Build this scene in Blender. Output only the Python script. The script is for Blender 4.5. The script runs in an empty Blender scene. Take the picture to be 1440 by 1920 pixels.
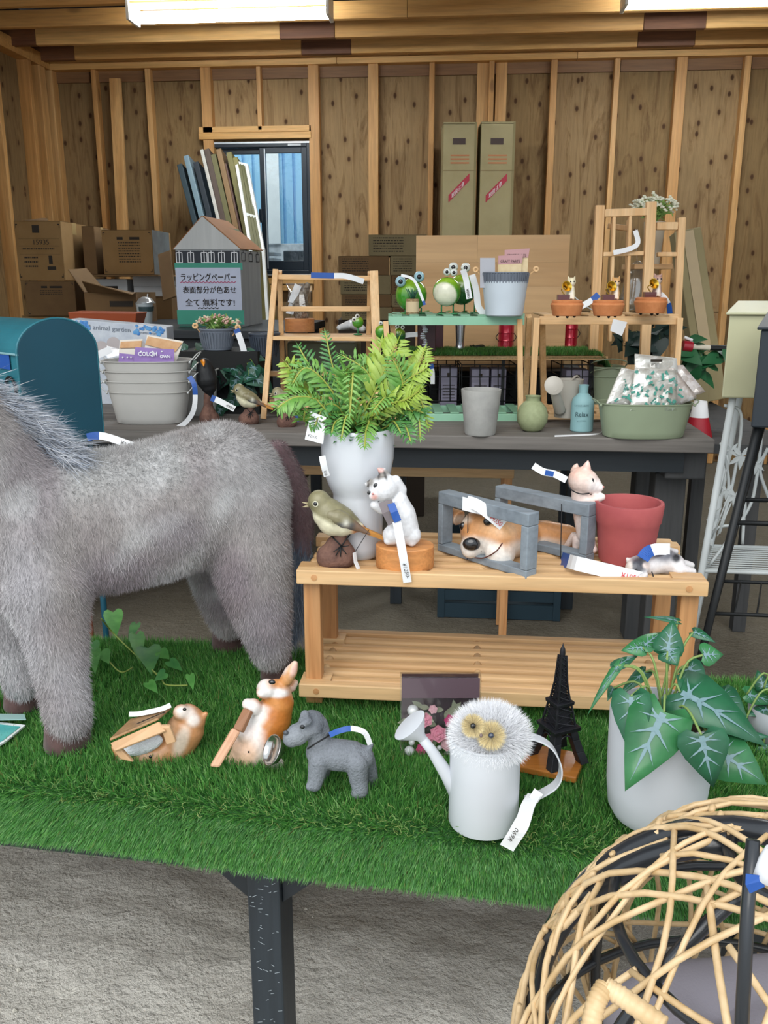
import bpy, bmesh, math, random
import numpy as np
from mathutils import Vector, Matrix, Quaternion
random.seed(7); rng = np.random.default_rng(7)
C = bpy.context.scene.collection
# ---------------- camera, world, light, exposure ----------------
F = 1650.; TH = math.radians(14.77); PSI = math.radians(5.3); HC = 1.40
ct, st, cp, sp = math.cos(TH), math.sin(TH), math.cos(PSI), math.sin(PSI)
cam = bpy.data.objects.new('camera', bpy.data.cameras.new('camera'))
C.objects.link(cam); bpy.context.scene.camera = cam
cam.location = (0, 0, HC); cam.rotation_euler = (math.pi/2 - TH, 0, PSI)
cam.data.sensor_fit = 'VERTICAL'; cam.data.sensor_height = 24; cam.data.lens = 24*F/1920
cam.data.clip_start = .02
vs = bpy.context.scene.view_settings
bpy.context.scene.display_settings.display_device = 'sRGB'
vs.view_transform = 'Standard'; vs.look = 'None'; vs.gamma = 1; vs.use_curve_mapping = False
vs.exposure = 0.22
W = bpy.data.worlds.new('sky'); bpy.context.scene.world = W; W.use_nodes = True
bg = W.node_tree.nodes['Background']; bg.inputs[0].default_value = (.86, .93, 1.0, 1); bg.inputs[1].default_value = 1.25
sun = bpy.data.lights.new('sun', 'SUN'); sun.energy = 1.9; sun.angle = math.radians(50); sun.color = (1, .97, .92)
so = bpy.data.objects.new('sun', sun); C.objects.link(so)
so.rotation_euler = (math.radians(46), math.radians(-12), 0)   # high, from behind the photographer
# ---------------- projection helpers: a direction seen from the standpoint turned into a place in the shed ----------------
def _ray(px, py):
    a = (px-720)/F; b = (960-py)/F
    return a, ct+b*st, -st+b*ct
def _w(r, d, z): return Vector((cp*r-sp*d, sp*r+cp*d, z))
def at(px, py, D):
    r, f, u = _ray(px, py); t = D/f
    return _w(r*t, D, HC+u*t)
def gnd(px, py, z):
    r, f, u = _ray(px, py); t = (z-HC)/u
    return _w(r*t, f*t, z)
def gD(px, py, z):
    r, f, u = _ray(px, py); return f*(z-HC)/u
def wy(px, py, Y):
    r, f, u = _ray(px, py); x, y, z = _w(r, f, u); t = Y/y
    return Vector((x*t, Y, HC+z*t))
def mpp(px, py, D):           # metres per pixel there
    r, f, u = _ray(px, py); return D/f/F
def px_of(v):                 # numpy (n,3) -> px, py, D
    r = cp*v[:, 0]+sp*v[:, 1]; d = -sp*v[:, 0]+cp*v[:, 1]; u = v[:, 2]-HC
    Z = d*ct-u*st; U = d*st+u*ct
    return 720+F*r/Z, 960-F*U/Z, d
RT = Vector((cp, sp, 0)); FW = Vector((-sp, cp, 0)); UP = Vector((0, 0, 1))
# ---------------- materials ----------------
def lin(h):
    if isinstance(h, str):
        h = h.lstrip('#'); c = [int(h[i:i+2], 16)/255 for i in (0, 2, 4)]
    else: c = [x/255 for x in h]
    return tuple(x/12.92 if x <= .04045 else ((x+.055)/1.055)**2.4 for x in c)
MC = {}
def newmat(name):
    m = bpy.data.materials.new(name); m.use_nodes = True
    nt = m.node_tree; return m, nt, nt.nodes['Principled BSDF']
def N(nt, t, **k):
    n = nt.nodes.new(t)
    for a, b in k.items():
        if a.startswith('i_'):
            key = a[2:]; key = int(key) if key.isdigit() else key.replace('_', ' ')
            n.inputs[key].default_value = b
        else: setattr(n, a, b)
    return n
def coords(nt, stretch=(1, 1, 1), rnd=True):
    tc = N(nt, 'ShaderNodeTexCoord'); mp = N(nt, 'ShaderNodeMapping'); mp.inputs['Scale'].default_value = stretch
    nt.links.new(tc.outputs['Object'], mp.inputs[0])
    if rnd:
        oi = N(nt, 'ShaderNodeObjectInfo'); mu = N(nt, 'ShaderNodeMath', operation='MULTIPLY'); mu.inputs[1].default_value = 37
        nt.links.new(oi.outputs['Random'], mu.inputs[0]); nt.links.new(mu.outputs[0], mp.inputs['Location'])
    return mp.outputs[0]
def ramp(nt, fac, stops):
    r = N(nt, 'ShaderNodeValToRGB'); e = r.color_ramp.elements
    while len(e) < len(stops): e.new(.5)
    for x, (p, c) in zip(e, stops): x.position = p; x.color = (*c, 1) if len(c) == 3 else c
    nt.links.new(fac, r.inputs[0]); return r.outputs[0]
def mixc(nt, fac, a, b, mode='MIX'):
    m = N(nt, 'ShaderNodeMix', data_type='RGBA', blend_type=mode)
    for s, v in ((0, fac), (6, a), (7, b)):
        if isinstance(v, (int, float)): m.inputs[s].default_value = v
        elif isinstance(v, tuple): m.inputs[s].default_value = (*v, 1) if len(v) == 3 else v
        else: nt.links.new(v, m.inputs[s])
    return m.outputs[2]
def noise(nt, co, scale, detail=3, rough=.5, dist=0):
    n = N(nt, 'ShaderNodeTexNoise'); n.inputs['Scale'].default_value = scale; n.inputs['Detail'].default_value = detail
    n.inputs['Roughness'].default_value = rough; n.inputs['Distortion'].default_value = dist
    nt.links.new(co, n.inputs[0]); return n.outputs[0]
def bump(nt, b, h, strength, dist=.002):
    n = N(nt, 'ShaderNodeBump'); n.inputs['Strength'].default_value = strength; n.inputs['Distance'].default_value = dist
    nt.links.new(h, n.inputs['Height']); nt.links.new(n.outputs[0], b.inputs['Normal'])
def P(name, c, rough=.6, c2=None, ns=20, stretch=(1, 1, 1), bs=0, bscale=60, bd=.002, metal=0, sheen=0, coat=0, emit=None, es=1, vcol=False, spec=.5, det=4, lo=.35, hi=.65, back=False, sss=0):
    if name in MC: return MC[name]
    m, nt, b = newmat(name); MC[name] = m
    b.inputs['Roughness'].default_value = rough; b.inputs['Metallic'].default_value = metal
    b.inputs['Sheen Weight'].default_value = sheen; b.inputs['Coat Weight'].default_value = coat
    b.inputs['Specular IOR Level'].default_value = spec
    col = lin(c); co = coords(nt, stretch)
    if vcol:
        a = N(nt, 'ShaderNodeAttribute', attribute_name='Col'); n = noise(nt, co, ns, det)
        f = ramp(nt, n, [(.3, (.88,)*3), (.7, (1.08,)*3)])
        out = mixc(nt, 1., a.outputs[0], f, 'MULTIPLY'); nt.links.new(out, b.inputs['Base Color'])
    elif c2:
        n = noise(nt, co, ns, det, .6)
        nt.links.new(ramp(nt, n, [(lo, col), (hi, lin(c2))]), b.inputs['Base Color'])
    else:
        n = noise(nt, co, 9, 2); f = ramp(nt, n, [(.3, tuple(x*.94 for x in col)), (.7, tuple(min(1, x*1.04) for x in col))])
        nt.links.new(f, b.inputs['Base Color'])
    if bs: bump(nt, b, noise(nt, co, bscale, 5, .6), bs, bd)
    if emit: b.inputs['Emission Color'].default_value = (*lin(emit), 1); b.inputs['Emission Strength'].default_value = es
    if sss: b.inputs['Subsurface Weight'].default_value = sss; b.inputs['Subsurface Radius'].default_value = (.01, .006, .004)
    return m
def wood(name, c1, c2, axis='x', sc=14, knots=0, rough=.55, kc='4a2a16', bs=.25, fine=1., kscale=9):
    if name in MC: return MC[name]
    m, nt, b = newmat(name); MC[name] = m
    k = {'x': (.06, 1, 1), 'y': (1, .06, 1), 'z': (1, 1, .06)}[axis]
    co = coords(nt, k)
    n1 = noise(nt, co, sc, 4, .6, 1.2); n2 = noise(nt, co, sc*9, 2, .6)
    col = ramp(nt, n1, [(.3, lin(c1)), (.7, lin(c2))])
    col = mixc(nt, .5*fine, col, ramp(nt, n2, [(.35, (.72,)*3), (.6, (1.08,)*3)]), 'MULTIPLY')
    if knots:
        k2 = {'x': (.4, 1, 1), 'y': (1, .4, 1), 'z': (1, 1, .4)}[axis]
        c2_ = coords(nt, k2); v = N(nt, 'ShaderNodeTexVoronoi'); v.inputs['Scale'].default_value = kscale; nt.links.new(c2_, v.inputs[0])
        col = mixc(nt, ramp(nt, v.outputs['Distance'], [(.0, (knots,)*3), (.045*knots*2, (knots*.8,)*3), (.09, (0, 0, 0))]), col, lin(kc))
    nt.links.new(col, b.inputs['Base Color']); b.inputs['Roughness'].default_value = rough
    bump(nt, b, n2, bs, .001); return m
def clear(name, tint=(1, 1, 1), gloss=.12, rough=.08, body=0, bodyc=(.9, .9, .9)):
    if name in MC: return MC[name]
    m, nt, b = newmat(name); MC[name] = m
    tr = N(nt, 'ShaderNodeBsdfTransparent'); tr.inputs[0].default_value = (*tint, 1)
    gl = N(nt, 'ShaderNodeBsdfGlossy'); gl.inputs['Roughness'].default_value = rough
    mx = N(nt, 'ShaderNodeMixShader'); mx.inputs[0].default_value = gloss
    lw = N(nt, 'ShaderNodeLayerWeight'); lw.inputs[0].default_value = .35
    ad = N(nt, 'ShaderNodeMath', operation='MULTIPLY_ADD'); ad.inputs[1].default_value = .45; ad.inputs[2].default_value = gloss
    nt.links.new(lw.outputs['Facing'], ad.inputs[0]); nt.links.new(ad.outputs[0], mx.inputs[0])
    nt.links.new(tr.outputs[0], mx.inputs[1]); nt.links.new(gl.outputs[0], mx.inputs[2]); last = mx
    if body:
        df = N(nt, 'ShaderNodeBsdfDiffuse'); df.inputs[0].default_value = (*bodyc, 1)
        m2 = N(nt, 'ShaderNodeMixShader'); m2.inputs[0].default_value = body
        nt.links.new(mx.outputs[0], m2.inputs[1]); nt.links.new(df.outputs[0], m2.inputs[2]); last = m2
    co = coords(nt); bn = N(nt, 'ShaderNodeBump'); bn.inputs['Strength'].default_value = .6; bn.inputs['Distance'].default_value = .004
    nt.links.new(noise(nt, co, 30, 2), bn.inputs['Height']); nt.links.new(bn.outputs[0], gl.inputs['Normal'])
    nt.links.new(last.outputs[0], nt.nodes['Material Output'].inputs[0]); return m
# ---------------- mesh builder ----------------
WL = {}
def V(*a): return Vector(a[0]) if len(a) == 1 else Vector(a)
class M:
    def __init__(s): s.v = []; s.f = []
    def add(s, vs_, fs):
        o = len(s.v); s.v += [tuple(v) for v in vs_]; s.f += [tuple(i+o for i in f) for f in fs]; return s
    def hull(s, b, t):
        n = len(b); return s.add(list(b)+list(t), [tuple(range(n-1, -1, -1)), tuple(range(n, 2*n))]+[(i, (i+1) % n, n+(i+1) % n, n+i) for i in range(n)])
    def box(s, x0, y0, z0, x1, y1, z1):
        return s.hull([(x0, y0, z0), (x1, y0, z0), (x1, y1, z0), (x0, y1, z0)], [(x0, y0, z1), (x1, y0, z1), (x1, y1, z1), (x0, y1, z1)])
    def obox(s, c, u, v, w):     # centre and three half vectors
        c, u, v, w = V(c), V(u), V(v), V(w)
        return s.hull([c-u-v-w, c+u-v-w, c+u+v-w, c-u+v-w], [c-u-v+w, c+u-v+w, c+u+v+w, c-u+v+w])
    def bar(s, p, q, w, h, up=(0, 0, 1)):
        p, q = V(p), V(q); d = (q-p).normalized(); sd = d.cross(V(up))
        if sd.length < 1e-4: sd = d.cross(V(1, 0, 0))
        sd.normalize(); u = sd.cross(d).normalized()
        return s.obox((p+q)/2, (q-p)/2, sd*w/2, u*h/2)
    def tube(s, pts, r, n=8, closed=False, cap=True):
        pts = [V(p) for p in pts]; m = len(pts); rs = r if isinstance(r, (list, tuple)) else [r]*m
        T = []
        for i in range(m):
            a = pts[(i-1) % m] if closed or i else pts[0]; b = pts[(i+1) % m] if closed or i < m-1 else pts[-1]
            t = b-a; T.append(t.normalized() if t.length > 1e-9 else V(0, 0, 1))
        nrm = T[0].orthogonal().normalized(); vv = []
        for i in range(m):
            if i: nrm = (T[i-1].rotation_difference(T[i])) @ nrm; nrm = (nrm - T[i]*nrm.dot(T[i])).normalized()
            b = T[i].cross(nrm)
            vv += [pts[i]+(nrm*math.cos(2*math.pi*k/n)+b*math.sin(2*math.pi*k/n))*rs[i] for k in range(n)]
        fs = [(i*n+k, i*n+(k+1) % n, ((i+1) % m)*n+(k+1) % n, ((i+1) % m)*n+k) for i in range(m if closed else m-1) for k in range(n)]
        if not closed and cap: fs += [tuple(range(n-1, -1, -1)), tuple((m-1)*n+k for k in range(n))]
        return s.add(vv, fs)
    def lathe(s, c, prof, n=32, sx=1, sy=1, ax=None, wob=0):
        c = V(c); X, Y, Z = V(1, 0, 0), V(0, 1, 0), V(0, 0, 1)
        if ax is not None: q = V(0, 0, 1).rotation_difference(V(ax).normalized()); X, Y, Z = q@X, q@Y, q@Z
        vv = []; m = len(prof)
        for j, (r, z) in enumerate(prof):
            for k in range(n):
                a = 2*math.pi*k/n; rr = max(r, 1e-5)*(1+wob*math.sin(a*3+z*90)*.5+wob*random.uniform(-.5, .5) if wob else 1)
                vv.append(c+X*rr*math.cos(a)*sx+Y*rr*math.sin(a)*sy+Z*z)
        fs = [(j*n+k, j*n+(k+1) % n, (j+1)*n+(k+1) % n, (j+1)*n+k) for j in range(m-1) for k in range(n)]
        return s.add(vv, fs)
    def ell(s, c, rx, ry, rz, n=14, q=None):
        c = V(c); vv = []; h = n//2+1
        for j in range(h+1):
            t = math.pi*j/h
            for k in range(n):
                a = 2*math.pi*k/n; p = V(rx*math.sin(t)*math.cos(a), ry*math.sin(t)*math.sin(a), -rz*math.cos(t))
                vv.append(c+(q@p if q else p))
        return s.add(vv, [(j*n+k, j*n+(k+1) % n, (j+1)*n+(k+1) % n, (j+1)*n+k) for j in range(h) for k in range(n)])
    def poly(s, pts, th):
        pts = [V(p) for p in pts]; th = V(th)
        return s.hull(pts, [p+th for p in pts])
    def ribbon(s, pts, side, w, t=.0012):
        pts = [V(p) for p in pts]; m = len(pts); vv = []
        sides = side if isinstance(side, list) else [side]*m
        for i in range(m):
            d = (pts[min(i+1, m-1)]-pts[max(i-1, 0)]).normalized(); sd = V(sides[i]); sd = (sd-d*sd.dot(d)).normalized(); nn = d.cross(sd)
            for a, b in ((-1, -1), (1, -1), (1, 1), (-1, 1)): vv.append(pts[i]+sd*a*w/2+nn*b*t/2)
        fs = [(i*4+k, i*4+(k+1) % 4, (i+1)*4+(k+1) % 4, (i+1)*4+k) for i in range(m-1) for k in range(4)]+[(3, 2, 1, 0), tuple((m-1)*4+k for k in range(4))]
        return s.add(vv, fs)
    def build(s, name, mat, parent=None, smooth=False, bevel=0, seg=2, label=None, cat=None, group=None, kind=None, sub=0, sol=0, auto=None, org=None):
        me = bpy.data.meshes.new(name)
        vv = np.array(s.v, dtype=float)
        if org is None:
            lo, hi = vv.min(0), vv.max(0); org = Vector(((lo[0]+hi[0])/2, (lo[1]+hi[1])/2, lo[2]))
        vv = vv-np.array(org)
        me.from_pydata(vv.tolist(), [], s.f)
        if smooth or auto: me.shade_smooth()
        me.materials.append(mat)
        o = bpy.data.objects.new(name, me); C.objects.link(o)
        bm = bmesh.new(); bm.from_mesh(me); bmesh.ops.remove_doubles(bm, verts=bm.verts, dist=1e-6) if smooth and not auto else None
        bmesh.ops.recalc_face_normals(bm, faces=bm.faces); bm.to_mesh(me); bm.free()
        if auto: me.set_sharp_from_angle(angle=math.radians(auto))
        put(o, org, parent)
        if sol: md = o.modifiers.new('s', 'SOLIDIFY'); md.thickness = sol; md.offset = 0
        if bevel:
            md = o.modifiers.new('b', 'BEVEL'); md.width = bevel; md.segments = seg; md.limit_method = 'ANGLE'; md.angle_limit = math.radians(40)
        if sub: md = o.modifiers.new('u', 'SUBSURF'); md.levels = sub; md.render_levels = sub
        props(o, label, cat, group, kind); return o
def put(o, org, parent):
    WL[o.name] = Vector(org)
    if parent: o.parent = parent; o.location = Vector(org)-WL[parent.name]
    else: o.location = org
def props(o, label=None, cat=None, group=None, kind=None):
    for k, v in (('label', label), ('category', cat), ('group', group), ('kind', kind)):
        if v: o[k] = v
    return o
def thing(name, label, cat, loc, group=None):
    o = bpy.data.objects.new(name, None); C.objects.link(o); o.empty_display_size = .05
    o.location = loc; WL[o.name] = Vector(loc); return props(o, label, cat, group)
def dup(o, dl, label=None, group=None, parent=None):
    c = o.copy(); C.objects.link(c)
    if parent is None: c.location = o.location+Vector(dl); WL[c.name] = WL[o.name]+Vector(dl)
    else: c.parent = parent; WL[c.name] = WL[o.name]+Vector(dl)
    if label: c['label'] = label
    if group: c['group'] = group
    for ch in list(o.children): dup(ch, dl, parent=c)
    return c
def Box(name, mat, x0, y0, z0, x1, y1, z1, parent=None, **k): return M().box(x0, y0, z0, x1, y1, z1).build(name, mat, parent, **k)
# ---------------- remeshed organic bodies with painted colours ----------------
def chain(m, pts, n=16):      # list of (Vector, radius): spheres joined by tapered capsules
    for i, (p, r) in enumerate(pts):
        m.ell(p, r, r, r, n)
        if i+1 < len(pts):
            q, r2 = pts[i+1]; d = (q-p)
            if d.length > 1e-6:
                k = 4; m.tube([p+d*j/k for j in range(k+1)], [r+(r2-r)*j/k for j in range(k+1)], n)
    return m
def paint(me, org, fn):
    v = np.empty(len(me.vertices)*3); me.vertices.foreach_get('co', v); v = v.reshape(-1, 3)+np.array(org)
    x, y, d = px_of(v); col = fn(v, x, y, d)
    a = me.color_attributes.new('Col', 'FLOAT_COLOR', 'POINT'); c4 = np.ones((len(v), 4)); c4[:, :3] = col
    a.data.foreach_set('color', c4.ravel())
def spots(base, lst):         # base colour, then (px, py, rx, ry, colour, softness[, angle])
    def fn(v, x, y, d):
        col = np.tile(np.array(lin(base)), (len(x), 1))
        for s in lst:
            a = math.radians(s[6]) if len(s) > 6 else 0; ca, sa = math.cos(a), math.sin(a)
            dx, dy = x-s[0], y-s[1]; u = (dx*ca+dy*sa)/s[2]; w = (-dx*sa+dy*ca)/s[3]
            k = np.clip((1+s[5]-np.sqrt(u*u+w*w))/max(2*s[5], 1e-3), 0, 1)
            if len(s) > 7: k = k*((d < s[7]) if s[7] > 0 else (d > -s[7]))
            k = (k*k*(3-2*k))[:, None]; col = col*(1-k)+np.array(lin(s[4]))*k
        return col
    return fn
def blob(name, m, mat, parent=None, voxel=.003, smooth=6, fn=None, **k):
    o = m.build(name, mat, parent, smooth=False, **k)
    r = o.modifiers.new('r', 'REMESH'); r.mode = 'VOXEL'; r.voxel_size = voxel; r.use_smooth_shade = True
    s = o.modifiers.new('s', 'SMOOTH'); s.iterations = smooth; s.factor = .6
    dg = bpy.context.evaluated_depsgraph_get(); me = bpy.data.meshes.new_from_object(o.evaluated_get(dg))
    o.modifiers.clear(); old = o.data; o.data = me; bpy.data.meshes.remove(old); me.name = name
    if not me.materials: me.materials.append(mat)
    me.shade_smooth()
    if fn: paint(me, WL[o.name], fn)
    return o
class Fr:                     # a working plane at distance D: shapes given by where they are seen, plus depth
    def __init__(s, D): s.D = D
    def p(s, x, y, d=0): return at(x, y, s.D+d)
    def r(s, x, y, r, d=0): return r*mpp(x, y, s.D+d)
    def ch(s, m, pts, n=16):  # (px, py, r_px, d)
        return chain(m, [(s.p(a[0], a[1], a[3] if len(a) > 3 else 0), s.r(a[0], a[1], a[2])) for a in pts], n)
    def el(s, m, x, y, rx, ry, rd=None, d=0, ang=0, n=16):
        k = mpp(x, y, s.D+d); q = Quaternion(FW, math.radians(ang)) @ Quaternion(UP, PSI)
        return m.ell(s.p(x, y, d), rx*k, (rd if rd is not None else min(rx, ry))*k, ry*k, n, q)
# ---------------- strands (fur, turf): one stuff mesh ----------------
def strands(name, P0, Nn, Ln, Wd, Dr, col, mat, parent, segs=2, org=None, kind='stuff', label=None):
    n = len(P0); org = np.array(org if org is not None else (0, 0, 0))
    sd = np.cross(Nn, rng.normal(size=(n, 3))); sd /= np.linalg.norm(sd, axis=1)[:, None]+1e-9
    L = Ln[:, None]; rows = []
    for j in range(segs):
        t = j/segs; c = P0+Nn*L*t+Dr*L*t*t; w = Wd[:, None]*(1-t*.55)
        rows += [c-sd*w/2, c+sd*w/2]
    rows.append(P0+Nn*L+Dr*L)
    k = 2*segs+1; co = np.stack(rows, 1).reshape(-1, 3)-org
    base = (np.arange(n)*k)[:, None]; loops = []; tot = []
    for j in range(segs-1):
        loops.append(base+np.array([2*j, 2*j+1, 2*j+3, 2*j+2])); tot.append(4)
    loops.append(base+np.array([2*segs-2, 2*segs-1, 2*segs])); tot.append(3)
    lp = np.concatenate(loops, 1).ravel(); tt = np.tile(np.array(tot), n)
    me = bpy.data.meshes.new(name); me.vertices.add(len(co)); me.vertices.foreach_set('co', co.ravel())
    me.loops.add(len(lp)); me.loops.foreach_set('vertex_index', lp.astype(np.int32))
    me.polygons.add(len(tt)); me.polygons.foreach_set('loop_start', np.concatenate([[0], np.cumsum(tt)[:-1]]).astype(np.int32))
    me.update(calc_edges=True); me.validate()
    c4 = np.ones((n, k, 4)); c4[:, :, :3] = col[:, None, :]
    a = me.color_attributes.new('Col', 'FLOAT_COLOR', 'POINT'); a.data.foreach_set('color', c4.ravel())
    me.materials.append(mat); me.shade_smooth()
    o = bpy.data.objects.new(name, me); C.objects.link(o); put(o, Vector(org), parent); props(o, label, None, None, kind)
    return o
def sample(o, n, keep=None):  # random points on a mesh: position, normal, colour (world)
    me = o.data; me.calc_loop_triangles(); nt_ = len(me.loop_triangles)
    tv = np.empty(nt_*3, np.int32); me.loop_triangles.foreach_get('vertices', tv); tv = tv.reshape(-1, 3)
    v = np.empty(len(me.vertices)*3); me.vertices.foreach_get('co', v); v = v.reshape(-1, 3)+np.array(WL[o.name])
    vn = np.empty(len(me.vertices)*3); me.vertices.foreach_get('normal', vn); vn = vn.reshape(-1, 3)
    c = np.empty(len(me.vertices)*4); me.color_attributes['Col'].data.foreach_get('color', c); c = c.reshape(-1, 4)[:, :3]
    a, b, d = v[tv[:, 0]], v[tv[:, 1]], v[tv[:, 2]]; ar = np.linalg.norm(np.cross(b-a, d-a), axis=1); 
    if keep is not None: ar = ar*keep((a+b+d)/3)
    idx = rng.choice(nt_, n, p=ar/ar.sum()); r1 = np.sqrt(rng.random(n)); r2 = rng.random(n)
    w = np.stack([1-r1, r1*(1-r2), r1*r2], 1)
    f = lambda q: (q[tv[idx]]*w[:, :, None]).sum(1)
    nn = f(vn); nn /= np.linalg.norm(nn, axis=1)[:, None]+1e-9
    return f(v), nn, f(c)
# ---------------- lettering ----------------
def text(s, o, xd, yd, h, mat, name='lettering', parent=None, bold=0, w=None, off=.0008, align='LEFT', **k):
    cu = bpy.data.curves.new('t', 'FONT'); cu.body = s; cu.size = 1; cu.offset = bold; cu.align_x = align; cu.resolution_u = 2
    t = bpy.data.objects.new('t', cu); C.objects.link(t)
    dg = bpy.context.evaluated_depsgraph_get(); me = bpy.data.meshes.new_from_object(t.evaluated_get(dg))
    bpy.data.objects.remove(t); bpy.data.curves.remove(cu)
    xd, yd = V(xd).normalized(), V(yd).normalized(); nz = xd.cross(yd)
    v = np.empty(len(me.vertices)*3); me.vertices.foreach_get('co', v); v = v.reshape(-1, 3)
    sx = h*1.0
    if w and len(v): sx = w/max(v[:, 0].max()-v[:, 0].min(), 1e-3)
    o = V(o)+nz*off
    co = v[:, :1]*sx*np.array(xd)+v[:, 1:2]*h*np.array(yd); me.vertices.foreach_set('co', co.ravel()); me.update()
    me.name = name; me.materials.clear(); me.materials.append(mat)
    ob = bpy.data.objects.new(name, me); C.objects.link(ob); put(ob, o, parent); props(ob, **k); return ob
def bez(pts, n=6):            # Catmull-Rom through points
    pts = [V(p) for p in pts]; out = []
    for i in range(len(pts)-1):
        a, b, c, d = pts[max(i-1, 0)], pts[i], pts[i+1], pts[min(i+2, len(pts)-1)]
        for j in range(n):
            t = j/n; out.append(.5*((2*b)+(c-a)*t+(2*a-5*b+4*c-d)*t*t+(3*b-a-3*c+d)*t**3))
    return out+[pts[-1]]
# ================= setting =================
GZ = .65; RZ = .905; WY = 7.1
m_dirt = None
def mk_dirt():
    m, nt, b = newmat('dirt')
    co = coords(nt, rnd=False)
    n1 = noise(nt, co, 1.3, 5, .6); n2 = noise(nt, co, 22, 6, .7); n3 = noise(nt, co, 160, 4, .7)
    c = ramp(nt, n1, [(.3, lin('c6c2b8')), (.7, lin('dcd8d0'))])
    c = mixc(nt, .6, c, ramp(nt, n2, [(.3, (.8,)*3), (.65, (1.15,)*3)]), 'MULTIPLY')
    c = mixc(nt, .6, c, ramp(nt, n3, [(.35, (.82,)*3), (.7, (1.3,)*3)]), 'MULTIPLY')
    sx = N(nt, 'ShaderNodeSeparateXYZ'); tc = N(nt, 'ShaderNodeTexCoord'); nt.links.new(tc.outputs['Object'], sx.inputs[0])
    f = ramp(nt, sx.outputs[1], [(0, (0, 0, 0)), (1, (1, 1, 1))])
    mr = N(nt, 'ShaderNodeMapRange'); mr.inputs[1].default_value = 1.5; mr.inputs[2].default_value = 2.2; nt.links.new(sx.outputs[1], mr.inputs[0])
    c = mixc(nt, mr.outputs[0], c, mixc(nt, .8, c, lin('4f452b'), 'MIX'))     # soil under the roof mixed darker brown to paint in the shade there
    nt.links.new(c, b.inputs['Base Color']); b.inputs['Roughness'].default_value = .95; b.inputs['Specular IOR Level'].default_value = .15
    n5 = noise(nt, co, 75, 5, .65); h_ = mixc(nt, .45, n2, n5); bump(nt, b, h_, 1., .03); return m
m_dirt = mk_dirt()
def floor():
    # fine relief near the standpoint, coarse further in
    nx, ny = 360, 260; x = np.linspace(-3.2, 3.2, nx); y = np.linspace(-1.2, 2.6, ny); X, Y = np.meshgrid(x, y)
    Z = np.zeros_like(X)
    for k in range(70):
        fr = 3*1.062**k; a = rng.random()*math.pi; ph = rng.random()*6.28; am = .011/fr**.62*.8
        wx_ = .5*np.sin(X*fr*.31+ph)+.5*np.cos(Y*fr*.27-ph)
        Z += am*np.sin(fr*(X*math.cos(a)+Y*math.sin(a))+ph+2.2*wx_)
    Z = Z*.8-.004
    edge = np.minimum(np.minimum(X+3.2, 3.2-X), np.minimum(Y+1.2, 2.6-Y)); Z = np.where(edge < .1, Z*edge/.1, Z)
    v = np.stack([X, Y, Z], -1).reshape(-1, 3)
    i = (np.arange(ny-1)[:, None]*nx+np.arange(nx-1)[None, :]).ravel(); f = np.stack([i, i+1, i+nx+1, i+nx], 1)
    me = bpy.data.meshes.new('floor'); me.from_pydata(v.tolist(), [], f.tolist()); me.shade_smooth(); me.materials.append(m_dirt)
    o = bpy.data.objects.new('floor', me); C.objects.link(o); WL['floor'] = Vector((0, 0, 0)); props(o, kind='structure')
    mm = M(); z = -.004
    for a in ((-9, -6, 9, -1.2), (-9, 2.6, 9, 16), (-9, -1.2, -3.2, 2.6), (3.2, -1.2, 9, 2.6)):
        mm.add([(a[0], a[1], z), (a[2], a[1], z), (a[2], a[3], z), (a[0], a[3], z)], [(0, 1, 2, 3)])
    mm.build('ground_around', m_dirt, o, org=(0, 0, 0))
    pb = M()
    for k in range(2600):
        px_, py_ = random.uniform(-1.2, 1.5), random.uniform(.45, 2.6); r = random.uniform(.0012, .004) if random.random() < .93 else random.uniform(.004, .009)
        c = V(px_, py_, random.uniform(-.002, .003)); vv = [c+V(random.uniform(.6, 1.2)*r*a, random.uniform(.6, 1.2)*r*b, random.uniform(.4, .9)*r*d) for a, b, d in ((1, 0, 0), (0, 1, 0), (-1, 0, 0), (0, -1, 0), (0, 0, 1), (0, 0, -1))]
        pb.add(vv, [(0, 1, 4), (1, 2, 4), (2, 3, 4), (3, 0, 4), (1, 0, 5), (2, 1, 5), (3, 2, 5), (0, 3, 5)])
    pb.build('gravel', P('pebble', 'a8a498', .9, 'c9c5ba', 60), o, kind='stuff')
floor()
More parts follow.
